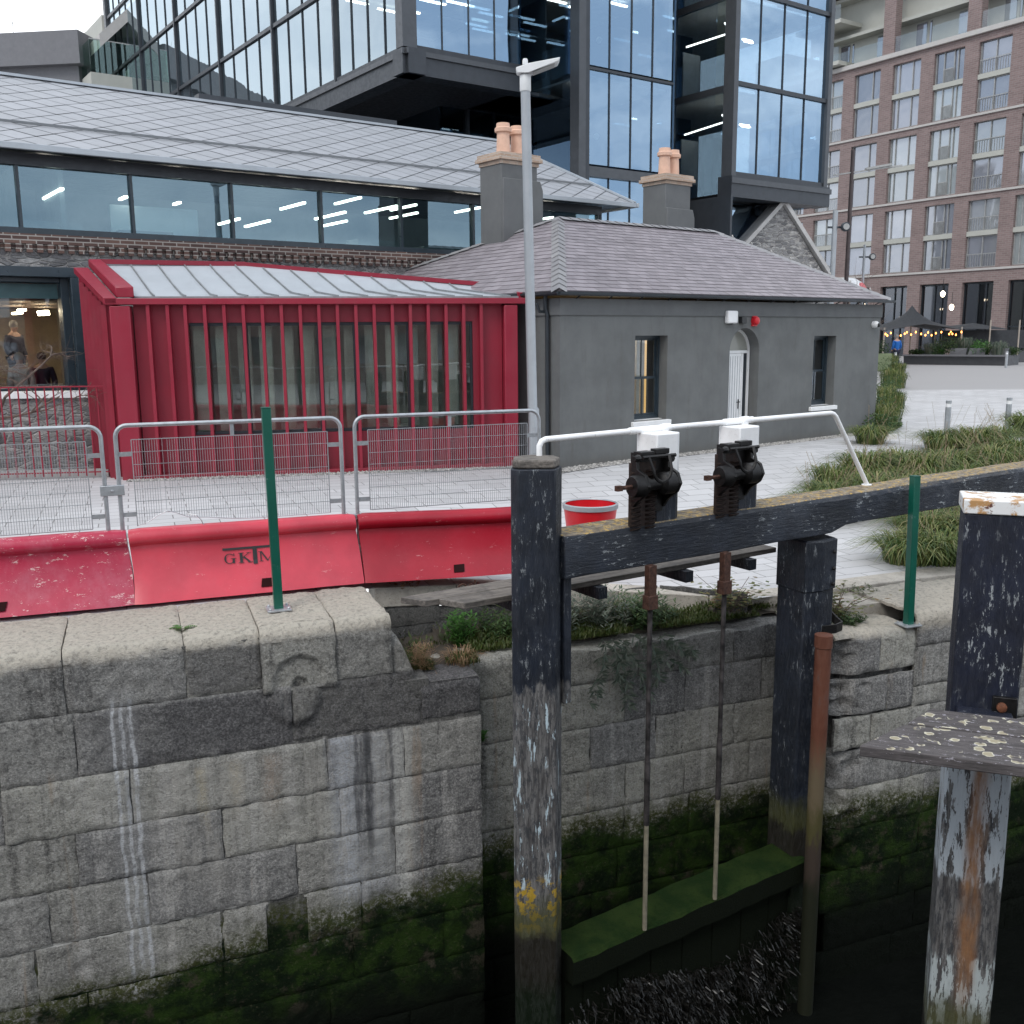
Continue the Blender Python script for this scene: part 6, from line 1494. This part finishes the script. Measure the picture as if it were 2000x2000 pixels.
protos = [grass_clump(1), grass_clump(2), grass_clump(3, .7, .5, 480, 9), grass_clump(4, .5, .4, 260, 6)]
cl = [((1600,965),0,1.0,0,'leftmost grass clump of the bed behind the balance beam'),((1655,950),1,1.0,0,None),((1712,945),2,1.0,0,None),((1770,938),0,1.1,1.2,None),((1828,930),3,1.2,2.,None),((1885,918),1,1.05,.7,None),((1940,900),2,1.0,2.4,None),((1990,890),0,1.2,3.1,None),((2050,885),2,1.1,.4,None),
      ((1700,870),0,.9,.3,None),((1840,880),1,1.,.9,None),((1950,870),3,1.,4.,None),((1620,945),1,.9,3.3,None),((1680,925),0,1.,1.4,None),((1735,925),3,1.,2.6,None),((1795,915),2,1.,5.2,None),((1855,905),0,1.1,.2,None),((1775,1035),1,.85,1.1,None),((1840,1035),0,.9,2.2,None),((1900,1015),2,.9,3.8,None),((1795,975),2,1.0,3.,None),((1860,962),0,1.0,4.1,None),((1915,950),3,1.2,.2,None),((1975,935),1,1.1,1.9,None),
      ((1810,1010),2,.9,.9,None),((1870,1000),1,.95,5.,None),((1930,990),0,1.,2.1,None),((1625,925),3,1.,1.,None),((1690,915),2,1.,5.,None),((1760,905),1,1.,3.5,None),((1900,880),2,1.,.5,None),((2010,855),0,1.2,.5,None)]
usedp = [False]*4
for i, ((x, y), k, s, rz, lab) in enumerate(cl):
    s *= 1.4
    p = PZ(x, y, -.05); p.y -= .0
    if not usedp[k]: o = protos[k]; usedp[k] = True
    else: o = dup(protos[k], (0,0,0))
    o.location = (p.x, p.y, gz(p.x, p.y)-.02); o.rotation_euler = (0,0,rz); o.scale = (s,s,s); o['group'] = 'ornamental grasses in the bed behind the balance beam'
    o['label'] = 'clump of arching green ornamental grass with straw seed stalks, behind the balance beam'
# bed along the cottage's right end
r = random.Random(31)
sh = thing('grass_clump', 'tall mixed grass and shrubs planted against the right end of the cottage', 'shrub bed')
m = MB()
for i, (px_, py_, H) in enumerate(((1722,840,.75),(1735,835,.8),(1730,800,.9),(1745,800,.7),(1735,770,1.),(1750,770,.8),(1738,745,1.),(1752,752,.7))):
    p = PZ(px_, py_, .0); 
    m2 = MB(); blades(m2, 300, r, .42, H, .7, .012, .9, (p.x, p.y, gz(p.x,p.y))); m.v += m2.v and [] or []; o_ = len(m.v); m.v += m2.v; m.f += [tuple(o_+q for q in f) for f in m2.f]
m.build('leaves', M['grass_green'], sh, recalc=False)
m = MB()
for i, (px_, py_, H) in enumerate(((1716,846,.5),(1728,842,.45),(1722,812,.7),(1740,800,.6),(1726,780,.8),(1745,775,.7),(1730,752,.9),(1750,752,.7))):
    p = PZ(px_, py_, .0); leafy(m, (p.x, p.y, gz(p.x,p.y)+H*.5), (.40,.4,H*.55), 300, r, .018, .11)
m.build('foliage', M['weed_green'], sh, recalc=False)
p = PZ(1722,850,0); m = MB(); q = CF.loc(p); m.v = []; a = PZ(1712,858,0); b = PZ(1752,858,0); m.prism([a, b, b+Vector((.1,.3,0)), a+Vector((.1,.3,0))], (0,0,.10)); m.build('kerb', M['pale_stone'], sh)
def weed(name, lab, cat, at, parts):
    t = thing(name, lab, cat, tuple(at)); 
    for (nm, mat, fn) in parts: m = MB(); fn(m); m.build(nm, M[mat], t, recalc=False)
    return t
r = random.Random(17)
# fern on the coping
p = PZ(356,1225,.06)
def fern(m):
    for i in range(16):
        a = r.uniform(0,6.28); L = r.uniform(.06,.12); d = Vector((math.cos(a), math.sin(a), .25))
        for k in range(7):
            t = (k+1)/7; q = d*L*t+Vector((0,0,.035*t-.06*t*t)); s = Vector((-d.y, d.x, 0))*.028*(1-t*.6)
            m.quad(q, q+s+d*.008, q+s*1.1+d*.016, q+d*.012); m.quad(q, q-s+d*.008, q-s*1.1+d*.016, q+d*.012)
weed('fern_tuft', 'small bright green tuft growing in a coping joint left of the green post', 'weed', (p.x, p.y, .045), [('leaves', 'weed_bright', fern)])
def WP(s, d, z): return WF.w(s, d, z)
def dry(m):
    for i in range(900):
        a = r.uniform(0,6.28); q = Vector((r.gauss(0,.055), r.gauss(0,.055), r.uniform(0,.30))); d = Vector((math.cos(a)*.05, math.sin(a)*.05, r.uniform(.0,.05)-.02)); s = Vector((-d.y, d.x, 0)).normalized()*.0022
        m.quad(q-s, q+s, q+d+s*.4, q+d-s*.4)
weed('dry_tuft', 'brown withered tuft growing at the end of the stepped coping', 'weed', WP(1.30,.35,-.68), [('stems', 'weed_dry', dry)])
weed('dry_tuft', 'straggly pale brown grass beside the withered tuft on the ledge', 'weed', WP(1.75,.45,-.66), [('stems', 'weed_dry', lambda m: blades(m, 160, r, .22, .16, .35, .003))])
def stalky(m, n=26, H=.26, R=.10, ll=.07):
    for i in range(n):
        a = r.uniform(0,6.28); b = Vector((math.cos(a)*R*r.random(), math.sin(a)*R*r.random(), 0)); tip = b+Vector((r.gauss(0,.04), r.gauss(0,.04), H*r.uniform(.5,1)))
        for k in range(12):
            q = b.lerp(tip, k/12); a2 = r.uniform(0,6.28); d = Vector((math.cos(a2), math.sin(a2), .35))*ll*r.uniform(.6,1); s = Vector((-d.y, d.x, 0)).normalized()*.010
            m.add([q, q+d*.5+s, q+d, q+d*.5-s], [(0,1,2,3)])
weed('leafy_weed', 'bright green leafy weed on the ledge, left of the tall black post', 'weed', WP(1.92,1.05,-.66), [('leaves', 'weed_bright', lambda m: stalky(m, 48, .40, .16, .11))])
weed('leafy_weed', 'dark green trailing weed against the low wall, left of the tall black post', 'weed', WP(2.45,1.05,-.64), [('leaves', 'weed_green', lambda m: stalky(m, 90, .30, .40, .08))])
weed('leafy_weed', 'green weed rooted in a joint of the gate recess, low beside the wall end', 'weed', WP(1.92,.47,-1.55), [('leaves', 'weed_bright', lambda m: stalky(m, 16, .12, .06, .08))])
weed('leafy_weed', 'grey green buddleia seedling on the ledge behind the first paddle rod', 'weed', WP(3.55,1.0,-.66), [('leaves', 'weed_grey', lambda m: (stalky(m, 110, .52, .38, .12)))])
weed('leafy_weed', 'dark green low weed on the ledge between the two paddle rods', 'weed', WP(4.1,.95,-.66), [('leaves', 'weed_green', lambda m: (stalky(m, 150, .38, .42, .10)))])
weed('leafy_weed', 'grey green weed on the ledge beside the tall black post', 'weed', WP(2.9,.95,-.66), [('leaves', 'weed_grey', lambda m: (stalky(m, 110, .42, .40, .11)))])
def trail(m):
    for (x0, z0, x1, z1) in ((0,0,.35,-.62),(0,0,.08,-.75),(.15,.05,.75,-.40),(-.2,.05,-.35,-.6),(.3,.02,.45,-.5),(-.1,.0,-.05,-.45),(.5,0,.9,-.25)):
        for k in range(22):
            t = k/21; q = Vector((x0+(x1-x0)*t, -.04-.06*math.sin(t*3), z0+(z1-z0)*t)); q += Vector((r.gauss(0,.02), r.gauss(0,.02), r.gauss(0,.02)))
            for u in range(4):
                a = r.uniform(0,6.28); d = Vector((math.cos(a)*.10, -.04+r.gauss(0,.02), math.sin(a)*.07-.03)); s = Vector((0,1,.1)).cross(d).normalized()*.011
                m.add([q, q+d*.5+s, q+d, q+d*.5-s], [(0,1,2,3)])
w = weed('trailing_weed', 'grey green weed trailing down the recess wall between the paddle rods', 'weed', WP(3.55,.45,-.66), [('stems', 'weed_grey', trail)]); w.rotation_euler.z = WF.rz
def bush(m):
    for i in range(40):
        a = r.uniform(0,6.28); tip = Vector((r.gauss(0,.22), r.gauss(0,.12), r.uniform(.1,.42)))
        for k in range(7):
            q = tip*(.35+.65*k/6)+Vector((r.gauss(0,.012),)*3); a2 = r.uniform(0,6.28); d = Vector((math.cos(a2), math.sin(a2), .1))*.075; s = Vector((-d.y, d.x, 0)).normalized()*.024
            m.add([q, q+d*.5+s, q+d, q+d*.5-s], [(0,1,2,3)])
def bushst(m):
    for i in range(9): tip = Vector((r.gauss(0,.22), r.gauss(0,.12), r.uniform(.2,.42))); m.tube([(0,0,0), tip*.5+Vector((0,0,.05)), tip], .004, 4)
weed('sapling', 'small yellow green rose leaved sapling left of the heel post', 'shrub', WP(5.15,.75,-.60), [('leaves', 'rose_leaf', bush), ('stems', 'twig', bushst)])
weed('sapling', 'sprawling yellow green sapling on the coping right of the heel post', 'shrub', WP(6.20,.20,-.66), [('leaves', 'rose_leaf', bush), ('stems', 'twig', bushst)])
weed('leafy_weed', 'green weed in the coping joint between heel post and far green post', 'weed', WP(6.25,.05,-.66), [('leaves', 'weed_green', lambda m: stalky(m, 40, .12, .20, .06))])
weed('leafy_weed', 'low grass in the crack of the slabs left of the far green post', 'weed', WP(7.0,.80,-.54), [('leaves', 'moss', lambda m: stalky(m, 40, .07, .30, .04))])
weed('leafy_weed', 'sparse dark weed on the kerb above the left end of the walkway planks', 'weed', WP(1.45,1.50,-.08), [('leaves', 'weed_dry', lambda m: stalky(m, 18, .09, .20, .03))])
# mossy ground cover over the ledge
m = MB()
for i in range(15000):
    x = r.uniform(1.2, 5.9); y = (.62 if x > 1.9 else .3)+abs(r.gauss(0,.35)); 
    if y > 1.5: continue
    if fbm(Vector((x*1.7, y*2, 9)), 3) < -.25: continue
    z = -.68+.11*max(0,(y-.78))/.9+.03; p = WP(x, y, z); a = r.uniform(0,6.28); d = Vector((math.cos(a)*.04, math.sin(a)*.04, r.uniform(.01,.09))); s = Vector((-d.y, d.x, 0)).normalized()*.008
    m.add([p, p+d*.5+s, p+d, p+d*.5-s], [(0,1,2,3)])
tag(m.build('ledge_moss', M['moss'], recalc=False), 'moss and low green weeds covering the ledge behind the gate', 'moss', kind='stuff')
# bare tree reaching in from the left
def bare_tree(base, H, seed, lab, spread=1., lean=(0,0), th=.07, depth=5):
    t = thing('bare_tree', lab, 'tree', tuple(base)); r = random.Random(seed); m = MB(); mt = MB()
    def grow(p, d, L, rad, dep):
        pts = [p]; 
        for k in range(4): d = (d+Vector((r.gauss(0,.16), r.gauss(0,.16), r.gauss(0,.12)+.03))).normalized(); p = p+d*L/4; pts.append(p)
        (mt if dep == depth else m).tube(pts, [rad*(1-.12*k) for k in range(5)], 6 if dep > 2 else 4, cap=False)
        if dep > 0:
            for k in range(r.randint(3, 4)):
                q = pts[r.randint(1, 4)]; nd = (d+Vector((r.gauss(0,.75)*spread, r.gauss(0,.75)*spread, r.gauss(0,.45)))).normalized(); grow(q, nd, L*r.uniform(.55,.8), rad*.55, dep-1)
    grow(Vector((0,0,0)), Vector((lean[0], lean[1], 1)).normalized(), H, th, depth)
    mt.build('trunk', M['bark'], t, recalc=False); m.build('branches', M['twig'], t, recalc=False); return t
p = PY(-70, 940, 18.0); bare_tree((p.x, p.y, 0), 1.75, 8, 'bare winter tree at the left edge, its twigs crossing the lit window', 1.5, (.30,-.1), .05)
# ------------------------------------------------------------------ people
def skin_mesh(name, pts, edges, rad, mat, parent, sub=2):
    me = bpy.data.meshes.new(name); me.from_pydata([tuple(p) for p in pts], edges, []); me.update()
    o = bpy.data.objects.new(name, me); COL.objects.link(o); bm = bmesh.new(); bm.from_mesh(me); lay = bm.verts.layers.skin.verify()
    for i, v in enumerate(bm.verts):
        rr = rad[i]; v[lay].radius = (rr, rr) if not isinstance(rr, tuple) else rr; v[lay].use_root = (i == 0)
    bm.to_mesh(me); bm.free()
    sk = o.modifiers.new('skin', 'SKIN'); sk.use_smooth_shade = True; sb = o.modifiers.new('sub', 'SUBSURF'); sb.levels = sub; sb.render_levels = sub
    me.materials.append(mat); o.parent = parent; return o
def person(loc, rz, lab, top, legs, hair, H=1.76, stride=.16, sit=False, arm=0):
    t = thing('person', lab, 'person', tuple(loc), rz); s = H/1.76
    hz = .92 if not sit else .50
    P = [(0,0,hz),(0,0,hz+.18),(0,-.01,hz+.40),(0,0,hz+.54),(0,.01,hz+.62),(0,.03,hz+.70),(0,.03,hz+.80)]
    P += [(-.17,0,hz+.49),(-.23,-.03,hz+.24),(-.21,.10,hz+.03),(-.20,.13,hz-.06),(.17,0,hz+.49),(.24,-.02,hz+.24),(.22,.08+arm,hz+.04+arm),(.21,.12+arm*1.5,hz-.05+arm)]
    if sit: P += [(-.10,0,hz-.02),(-.11,.42,hz),(-.11,.44,.08),(-.11,.54,.03),(.10,0,hz-.02),(.11,.42,hz),(.11,.44,.08),(.11,.54,.03)]
    else: P += [(-.10,0,hz-.06),(-.11,.04+stride*.4,.50),(-.10,stride,.08),(-.10,stride+.13,.03),(.10,0,hz-.06),(.11,.06-stride*.3,.50),(.10,-stride,.10),(.10,-stride+.12,.04)]
    P = [Vector(p)*s for p in P]
    E_ = [(0,1),(1,2),(2,3),(3,4),(4,5),(5,6),(3,7),(7,8),(8,9),(9,10),(3,11),(11,12),(12,13),(13,14),(0,15),(15,16),(16,17),(17,18),(0,19),(19,20),(20,21),(21,22)]
    R = [.13,.125,.15,.10,.055,.085,.075,.062,.048,.036,.03,.062,.048,.036,.03,.095,.065,.045,.04,.095,.065,.045,.04]
    skin_mesh('body', P, E_, [x*s for x in R], M['skin'], t)
    ti = [0,1,2,3,7,8,9,11,12,13]; mp_ = {v: i for i, v in enumerate(ti)}
    skin_mesh('jacket', [P[i]+(Vector((0,0,-.04)) if i == 0 else Vector()) for i in ti], [(mp_[a], mp_[b]) for a, b in E_ if a in mp_ and b in mp_], [{0:.16,1:.155,2:.175,3:.125,7:.085,8:.07,9:.056,11:.085,12:.07,13:.056}[i]*s for i in ti], M[top], t)
    ti = [0,15,16,17,19,20,21]; mp2 = {v: i for i, v in enumerate(ti)}
    skin_mesh('trousers', [P[i] for i in ti], [(mp2[a], mp2[b]) for a, b in E_ if a in mp2 and b in mp2], [{0:.14,15:.115,16:.085,17:.068,19:.115,20:.085,21:.068}[i]*s for i in ti], M[legs], t)
    m = MB(); m.lathe((P[6].x, P[6].y-.015, P[6].z-.07*s), [(.02,-.03),(.088*s,-.01),(.098*s,.05),(.085*s,.11),(.04,.145),(.0,.15)], 14, cap=False); m.build('hair', M[hair], t, smooth=60)
    for k in (18, 22):
        m = MB(); p = P[k]; m.box(p.x-.045,p.x+.045,p.y-.16,p.y+.08,p.z-.03,p.z+.05); m.build('shoe', M['black_plastic'], t, bevel=.02)
    m = MB(); q = P[5]; m.lathe((q.x, q.y+.08*s, q.z+.0), [(.018,0),(.012,.03)], 6, (0,1,0)); 
    m.build('nose', M['skin'], t); return t
p = PY(1749, 716, 57); person((p.x, p.y, gz(p.x,p.y)), math.radians(8), 'person in a bright blue jacket and dark trousers walking away across the square', 'blue_cloth', 'navy_cloth', 'hair_grey', H=1.8)
q = HF.w(1.0, 3.4, 1.25); person(q, math.radians(-110), 'standing person in a dark jacket inside the lit warehouse window', 'navy_cloth', 'navy_cloth', 'hair_grey')
q = HF.w(.75, 1.6, .95); person(q, math.radians(30), 'bald seated person at the foot of the lit warehouse window', 'pale_cloth', 'navy_cloth', 'hair_grey', sit=True)
q = HF.w(1.22, 1.7, .95); person(q, math.radians(20), 'brown haired seated person at the right end of the lit warehouse window', 'navy_cloth', 'navy_cloth', 'hair_brown', sit=True)
# ------------------------------------------------------------------ the square: bollards, planters, tent, lamps
def bollard(p, h, lab, light=True):
    t = thing('bollard', lab, 'bollard', (p.x, p.y, gz(p.x, p.y)), 0, 'steel bollards on the square')
    m = MB(); m.lathe((0,0,0), [(.068,0),(.068,h-.16)], 18); m.lathe((0,0,0), [(.068,h-.07),(.068,h-.005),(.06,h)], 18); m.build('post', M['galvanised'], t, smooth=40)
    m = MB(); m.lathe((0,0,0), [(.062,h-.16),(.062,h-.07)], 18); m.build('light_band', M['white_paint'], t, smooth=40)
bollard(PZ(1848,858,0), .95, 'steel bollard with a white band, left of the two near ones above the grasses')
bollard(PZ(1966,850,0), .95, 'steel bollard with a white band, right of the two near ones above the grasses')
bollard(PY(1747,725,54), .9, 'far steel bollard in front of the person in blue'); bollard(PY(1964,724,54), .9, 'far steel bollard at the right edge, in front of the planter')
def planter():
    t = thing('long_planter', 'long low dark planter bench on the square, full of shrubs', 'planter'); a, b = PY(1765,712,61), PY(1968,708,57); gzv = gz(a.x, a.y)
    m = MB(); d = (b-a).xy.normalized(); n = Vector((-d.y, d.x)); A = Vector((a.x, a.y, gzv-.05)); B = Vector((b.x, b.y, gzv-.05)); N = Vector((n.x, n.y, 0))
    m.hexa([A, B, B+N*2.2, A+N*2.2], [v+Vector((0,0,.62)) for v in (A-N*.12, B-N*.12, B+N*2.2, A+N*2.2)]); m.build('bench_wall', M['planter_metal'], t)
    m = MB(); m.hexa([A-N*.3+Vector((0,0,.57)), B-N*.3+Vector((0,0,.57)), B+N*.3+Vector((0,0,.57)), A+N*.3+Vector((0,0,.57))], [A-N*.3+Vector((0,0,.66)), B-N*.3+Vector((0,0,.66)), B+N*.3+Vector((0,0,.66)), A+N*.3+Vector((0,0,.66))]); m.build('seat_edge', M['grey_panel'], t)
    for f in (.42, .60, .80):
        q = A.lerp(B, f)+N*.5+Vector((0,0,.62)); m = MB(); m.hexa([q, q+Vector((d.x,d.y,0))*.95, q+Vector((d.x,d.y,0))*.95+N*.6, q+N*.6], [v+Vector((0,0,.42)) for v in (q+Vector((.1,0,0)), q+Vector((d.x,d.y,0))*1.0, q+Vector((d.x,d.y,0))*1.0+N*.6, q+N*.6)]); m.build('tilted_panel', M['grey_panel'], t)
    r = random.Random(3); kinds = [(.08,'shrub_green',.45,.35),(.22,'grass_straw',.5,.9),(.27,'weed_bright',.55,.5),(.36,'shrub_green',.8,1.1),(.47,'weed_green',.8,1.0),(.55,'grass_straw',.5,1.3),(.62,'shrub_green',.6,.8),(.70,'weed_bright',.6,.9),(.78,'weed_green',.5,.6),(.88,'grass_straw',.6,1.),(.96,'shrub_green',.5,.5)]
    names = ['dark','feathery','bright','tall dark','olive','tall feathery','rounded','lime','small olive','pale','last dark']
    for (f, mt, w, h), nm in zip(kinds, names):
        q = A.lerp(B, f)+N*r.uniform(.6,1.4)+Vector((0,0,.60)); s = thing('shrub', '%s shrub growing in the long dark planter on the square' % nm, 'shrub', tuple(q), 0, 'shrubs in the long planter')
        m = MB()
        if mt == 'grass_straw': blades(m, 160, r, .5, h, .8, .02)
        else: leafy(m, (0,0,h*.5), (w, w, h*.55), 700, r, .035, .11)
        m.build('foliage', M[mt if mt != 'grass_straw' else 'weed_grey'], s, recalc=False)
planter()
t = thing('side_planter', 'short dark planter with low shrubs at the right edge of the square', 'planter'); a = PY(1972,700,63); m = MB(); m.box(a.x,a.x+6,a.y,a.y+1.5,.5,1.35); m.build('box', M['planter_metal'], t); m = MB(); r = random.Random(9)
for i in range(6): leafy(m, (a.x+.5+i, a.y+.8, 1.9), (.8,.6,.7), 420, r, .04, .12)
m.build('foliage', M['shrub_green'], t, recalc=False)
a = PY(1722,722,52); t = thing('green_planter', 'small pale green planter box at the corner of the cottage', 'planter', (a.x,a.y,gz(a.x,a.y))); m = MB(); m.box(-.5,.5,0,.8,0,.9); m.build('box', M['grass_box'], t, bevel=.02); m = MB(); leafy(m, (0,.4,1.15), (.5,.4,.5), 500, r, .03, .10); m.build('foliage', M['shrub_green'], t, recalc=False)
# stretch tent
def tent():
    c = PY(1779,640,62); t = thing('stretch_tent', 'black stretch tent with a high peak in front of the brick building', 'tent', (c.x, c.y, .62))
    m = MB(); n = 22; hz = 2.35
    for i in range(n+1):
        for j in range(n+1):
            u = -1+2*i/n; v = -1+2*j/n; x = u*2.45; y = v*2.0; dd = math.hypot(u*1.0, v)
            z = hz+1.15*math.exp(-dd*2.6)*1.1-.18*(abs(u)*abs(v))+.10*(1-abs(u))*(abs(v) > .9)-.10*dd; m.v.append(Vector((x, y, z)))
    m.f = [(i*(n+1)+j, (i+1)*(n+1)+j, (i+1)*(n+1)+j+1, i*(n+1)+j+1) for i in range(n) for j in range(n)]; o = m.build('canopy', M['tent_cloth'], t, smooth=70, recalc=False); sd = o.modifiers.new('s', 'SOLIDIFY'); sd.thickness = .02
    for x, y in ((-2.4,-1.9),(2.4,-1.9),(-2.4,1.9),(2.4,1.9),(0,0)):
        m = MB(); m.tube([(x,y,0),(x*.98,y*.98,hz-.1 if x else hz+1.1)], .05, 8); m.build('pole', M['timber_pole'], t)
    m = MB(); m.add([(2.3,-.9,hz-.2),(5.8,-.7,hz-.25),(5.8,1.2,hz-.2),(2.3,1.2,hz-.1),(4.0,.2,hz+.15)], [(0,1,4),(1,2,4),(2,3,4),(3,0,4)]); o = m.build('side_canopy', M['tent_cloth'], t, recalc=False); sd = o.modifiers.new('s', 'SOLIDIFY'); sd.thickness = .02
    m = MB(); m.box(2.4,8.0,.9,.95,.9,hz-.3); m.build('side_sheet', M['tent_cloth'], t)
    for x in (4.6, 6.4): m = MB(); m.tube([(x,-.8,0),(x,-.8,hz+.3)], .045, 8); m.build('pole', M['timber_pole'], t)
    r = random.Random(8); s = thing('string_lights', 'string of warm glowing bulbs hanging under the black tent', 'string lights', (c.x, c.y, .62))
    m = MB(); pts = [(-2.3+4.6*i/22, -1.95+.3*math.sin(i), hz-.42-.10*math.sin(i*1.9)) for i in range(23)]; m.tube(pts, .008, 4); m.build('cable', M['black_plastic'], s)
    for i, q in enumerate(pts):
        if i % 2 == 0 or r.random() < .5: m = MB(); m.lathe((q[0], q[1], q[2]-.10), [(.015,.10),(.045,.05),(.04,.0),(.01,-.03)], 8); m.build('bulb', M['bulb_light'], s)
    # furniture under the tent
    for x, y in ((-1.2,.2),(.8,.6)):
        b = thing('cafe_bench', 'dark folding bench under the black tent' if x < 0 else 'dark leaning chairs under the right side of the black tent', 'bench', (c.x+x, c.y+y, .62)); m = MB(); m.box(-.7,.7,-.2,.2,.40,.45); m.build('seat', M['planter_metal'], b)
        for q in (-.6,.6): m = MB(); m.bar((q,-.18,0),(q,.18,.42),.04,.04); m.build('leg', M['planter_metal'], b); m = MB(); m.bar((q,.18,0),(q,-.18,.42),.04,.04); m.build('leg', M['planter_metal'], b)
tent()
for (px_, py_) in ((1841,580),(1858,606)):
    p = PY(px_, py_, 68); t = thing('hanging_lantern', 'glowing warm lantern in front of the brick building, %s' % ('upper of two' if py_ < 600 else 'lower of two'), 'lantern', tuple(p)); m = MB(); m.lathe((0,0,0), [(.05,0),(.13,.1),(.15,.28),(.05,.4)], 10); m.build('globe', M['lamp_warm'], t); m = MB(); m.tube([(0,0,.5),(0,0,1.2)], .02, 5); m.build('cord', M['black_plastic'], t)
def flood_pole(px_, y, ytop, ylight, w, lab, side=1, mat='lamp_grey'):
    b = PY(px_, ytop, y); t = thing('floodlight_pole', lab, 'lamp post', (b.x, b.y, 0), 0, 'lamp posts beyond the cottage'); zl = PY(px_, ylight, y).z
    m = MB(); m.tube([(0,0,0),(0,0,b.z)], w, 12); m.build('pole', M[mat], t, smooth=40)
    m = MB(); m.bar((-.25*side,0,zl),(.22*side,0,zl),.05,.07); m.build('arm', M['dark_metal'], t)
    for k in (1,):
        m = MB(); m.lathe((.34*side*k,-.12,zl), [(.08,-.12),(.16,-.05),(.16,.08),(.12,.10)], 14, (0,-1,0)); m.build('floodlight', M['dark_metal'], t, smooth=40); m = MB(); m.lathe((.34*side*k,-.225,zl), [(.11,0),(.11,.01)], 14, (0,-1,0)); m.build('lens', M['alu_frame'], t)
flood_pole(1632, 36, 411, 444, .09, 'pale grey lamp post with a round floodlight, beside the stone gable')
flood_pole(1689, 48, 478, 502, .06, 'thinner lamp post with a round floodlight, right of the bare young tree')
b = PY(1666, 293, 45); t = thing('tall_mast', 'tall dark brown mast with a long slim luminaire arm, in front of the brick building', 'lamp post', (b.x, b.y, 0)); m = MB(); m.tube([(0,0,0),(0,0,b.z)], [.11,.08], 12); m.build('mast', M['mast_brown'], t, smooth=40)
za = PY(1666,335,45).z; m = MB(); m.bar((-.8,0,za-.15),(2.2,0,za+.25),.10,.05); m.build('arm', M['alu_frame'], t); m = MB(); m.bar((.6,0,za+.10),(1.7,0,za+.28),.22,.09); m.build('luminaire', M['alu_frame'], t)
p = PY(1668,640,44); bare_tree((p.x, p.y, 0), 3.2, 21, 'slim bare young tree beside the tall dark mast, beyond the cottage', .55, (0,0), .06, 4)
a = PY(1660,566,48); t = thing('parasol', 'pink and white rounded parasol showing above the cottage roof', 'parasol', (a.x, a.y, 0)); z = a.z-.1
m = MB(); m.lathe((0,0,z), [(.88,-.35),(.84,.0),(.66,.35),(.35,.56),(.0,.62)], 20, cap=False); m.build('canopy', M['pink_cloth'], t, smooth=60); m = MB(); m.lathe((-.12,-.05,z+.04), [(.80,.05),(.62,.40),(.33,.58),(.0,.63)], 10, cap=False); m.build('white_panel', M['white_paint'], t, smooth=60); m = MB(); m.tube([(0,0,0),(0,0,z)], .04, 8); m.build('pole', M['timber_pole'], t)
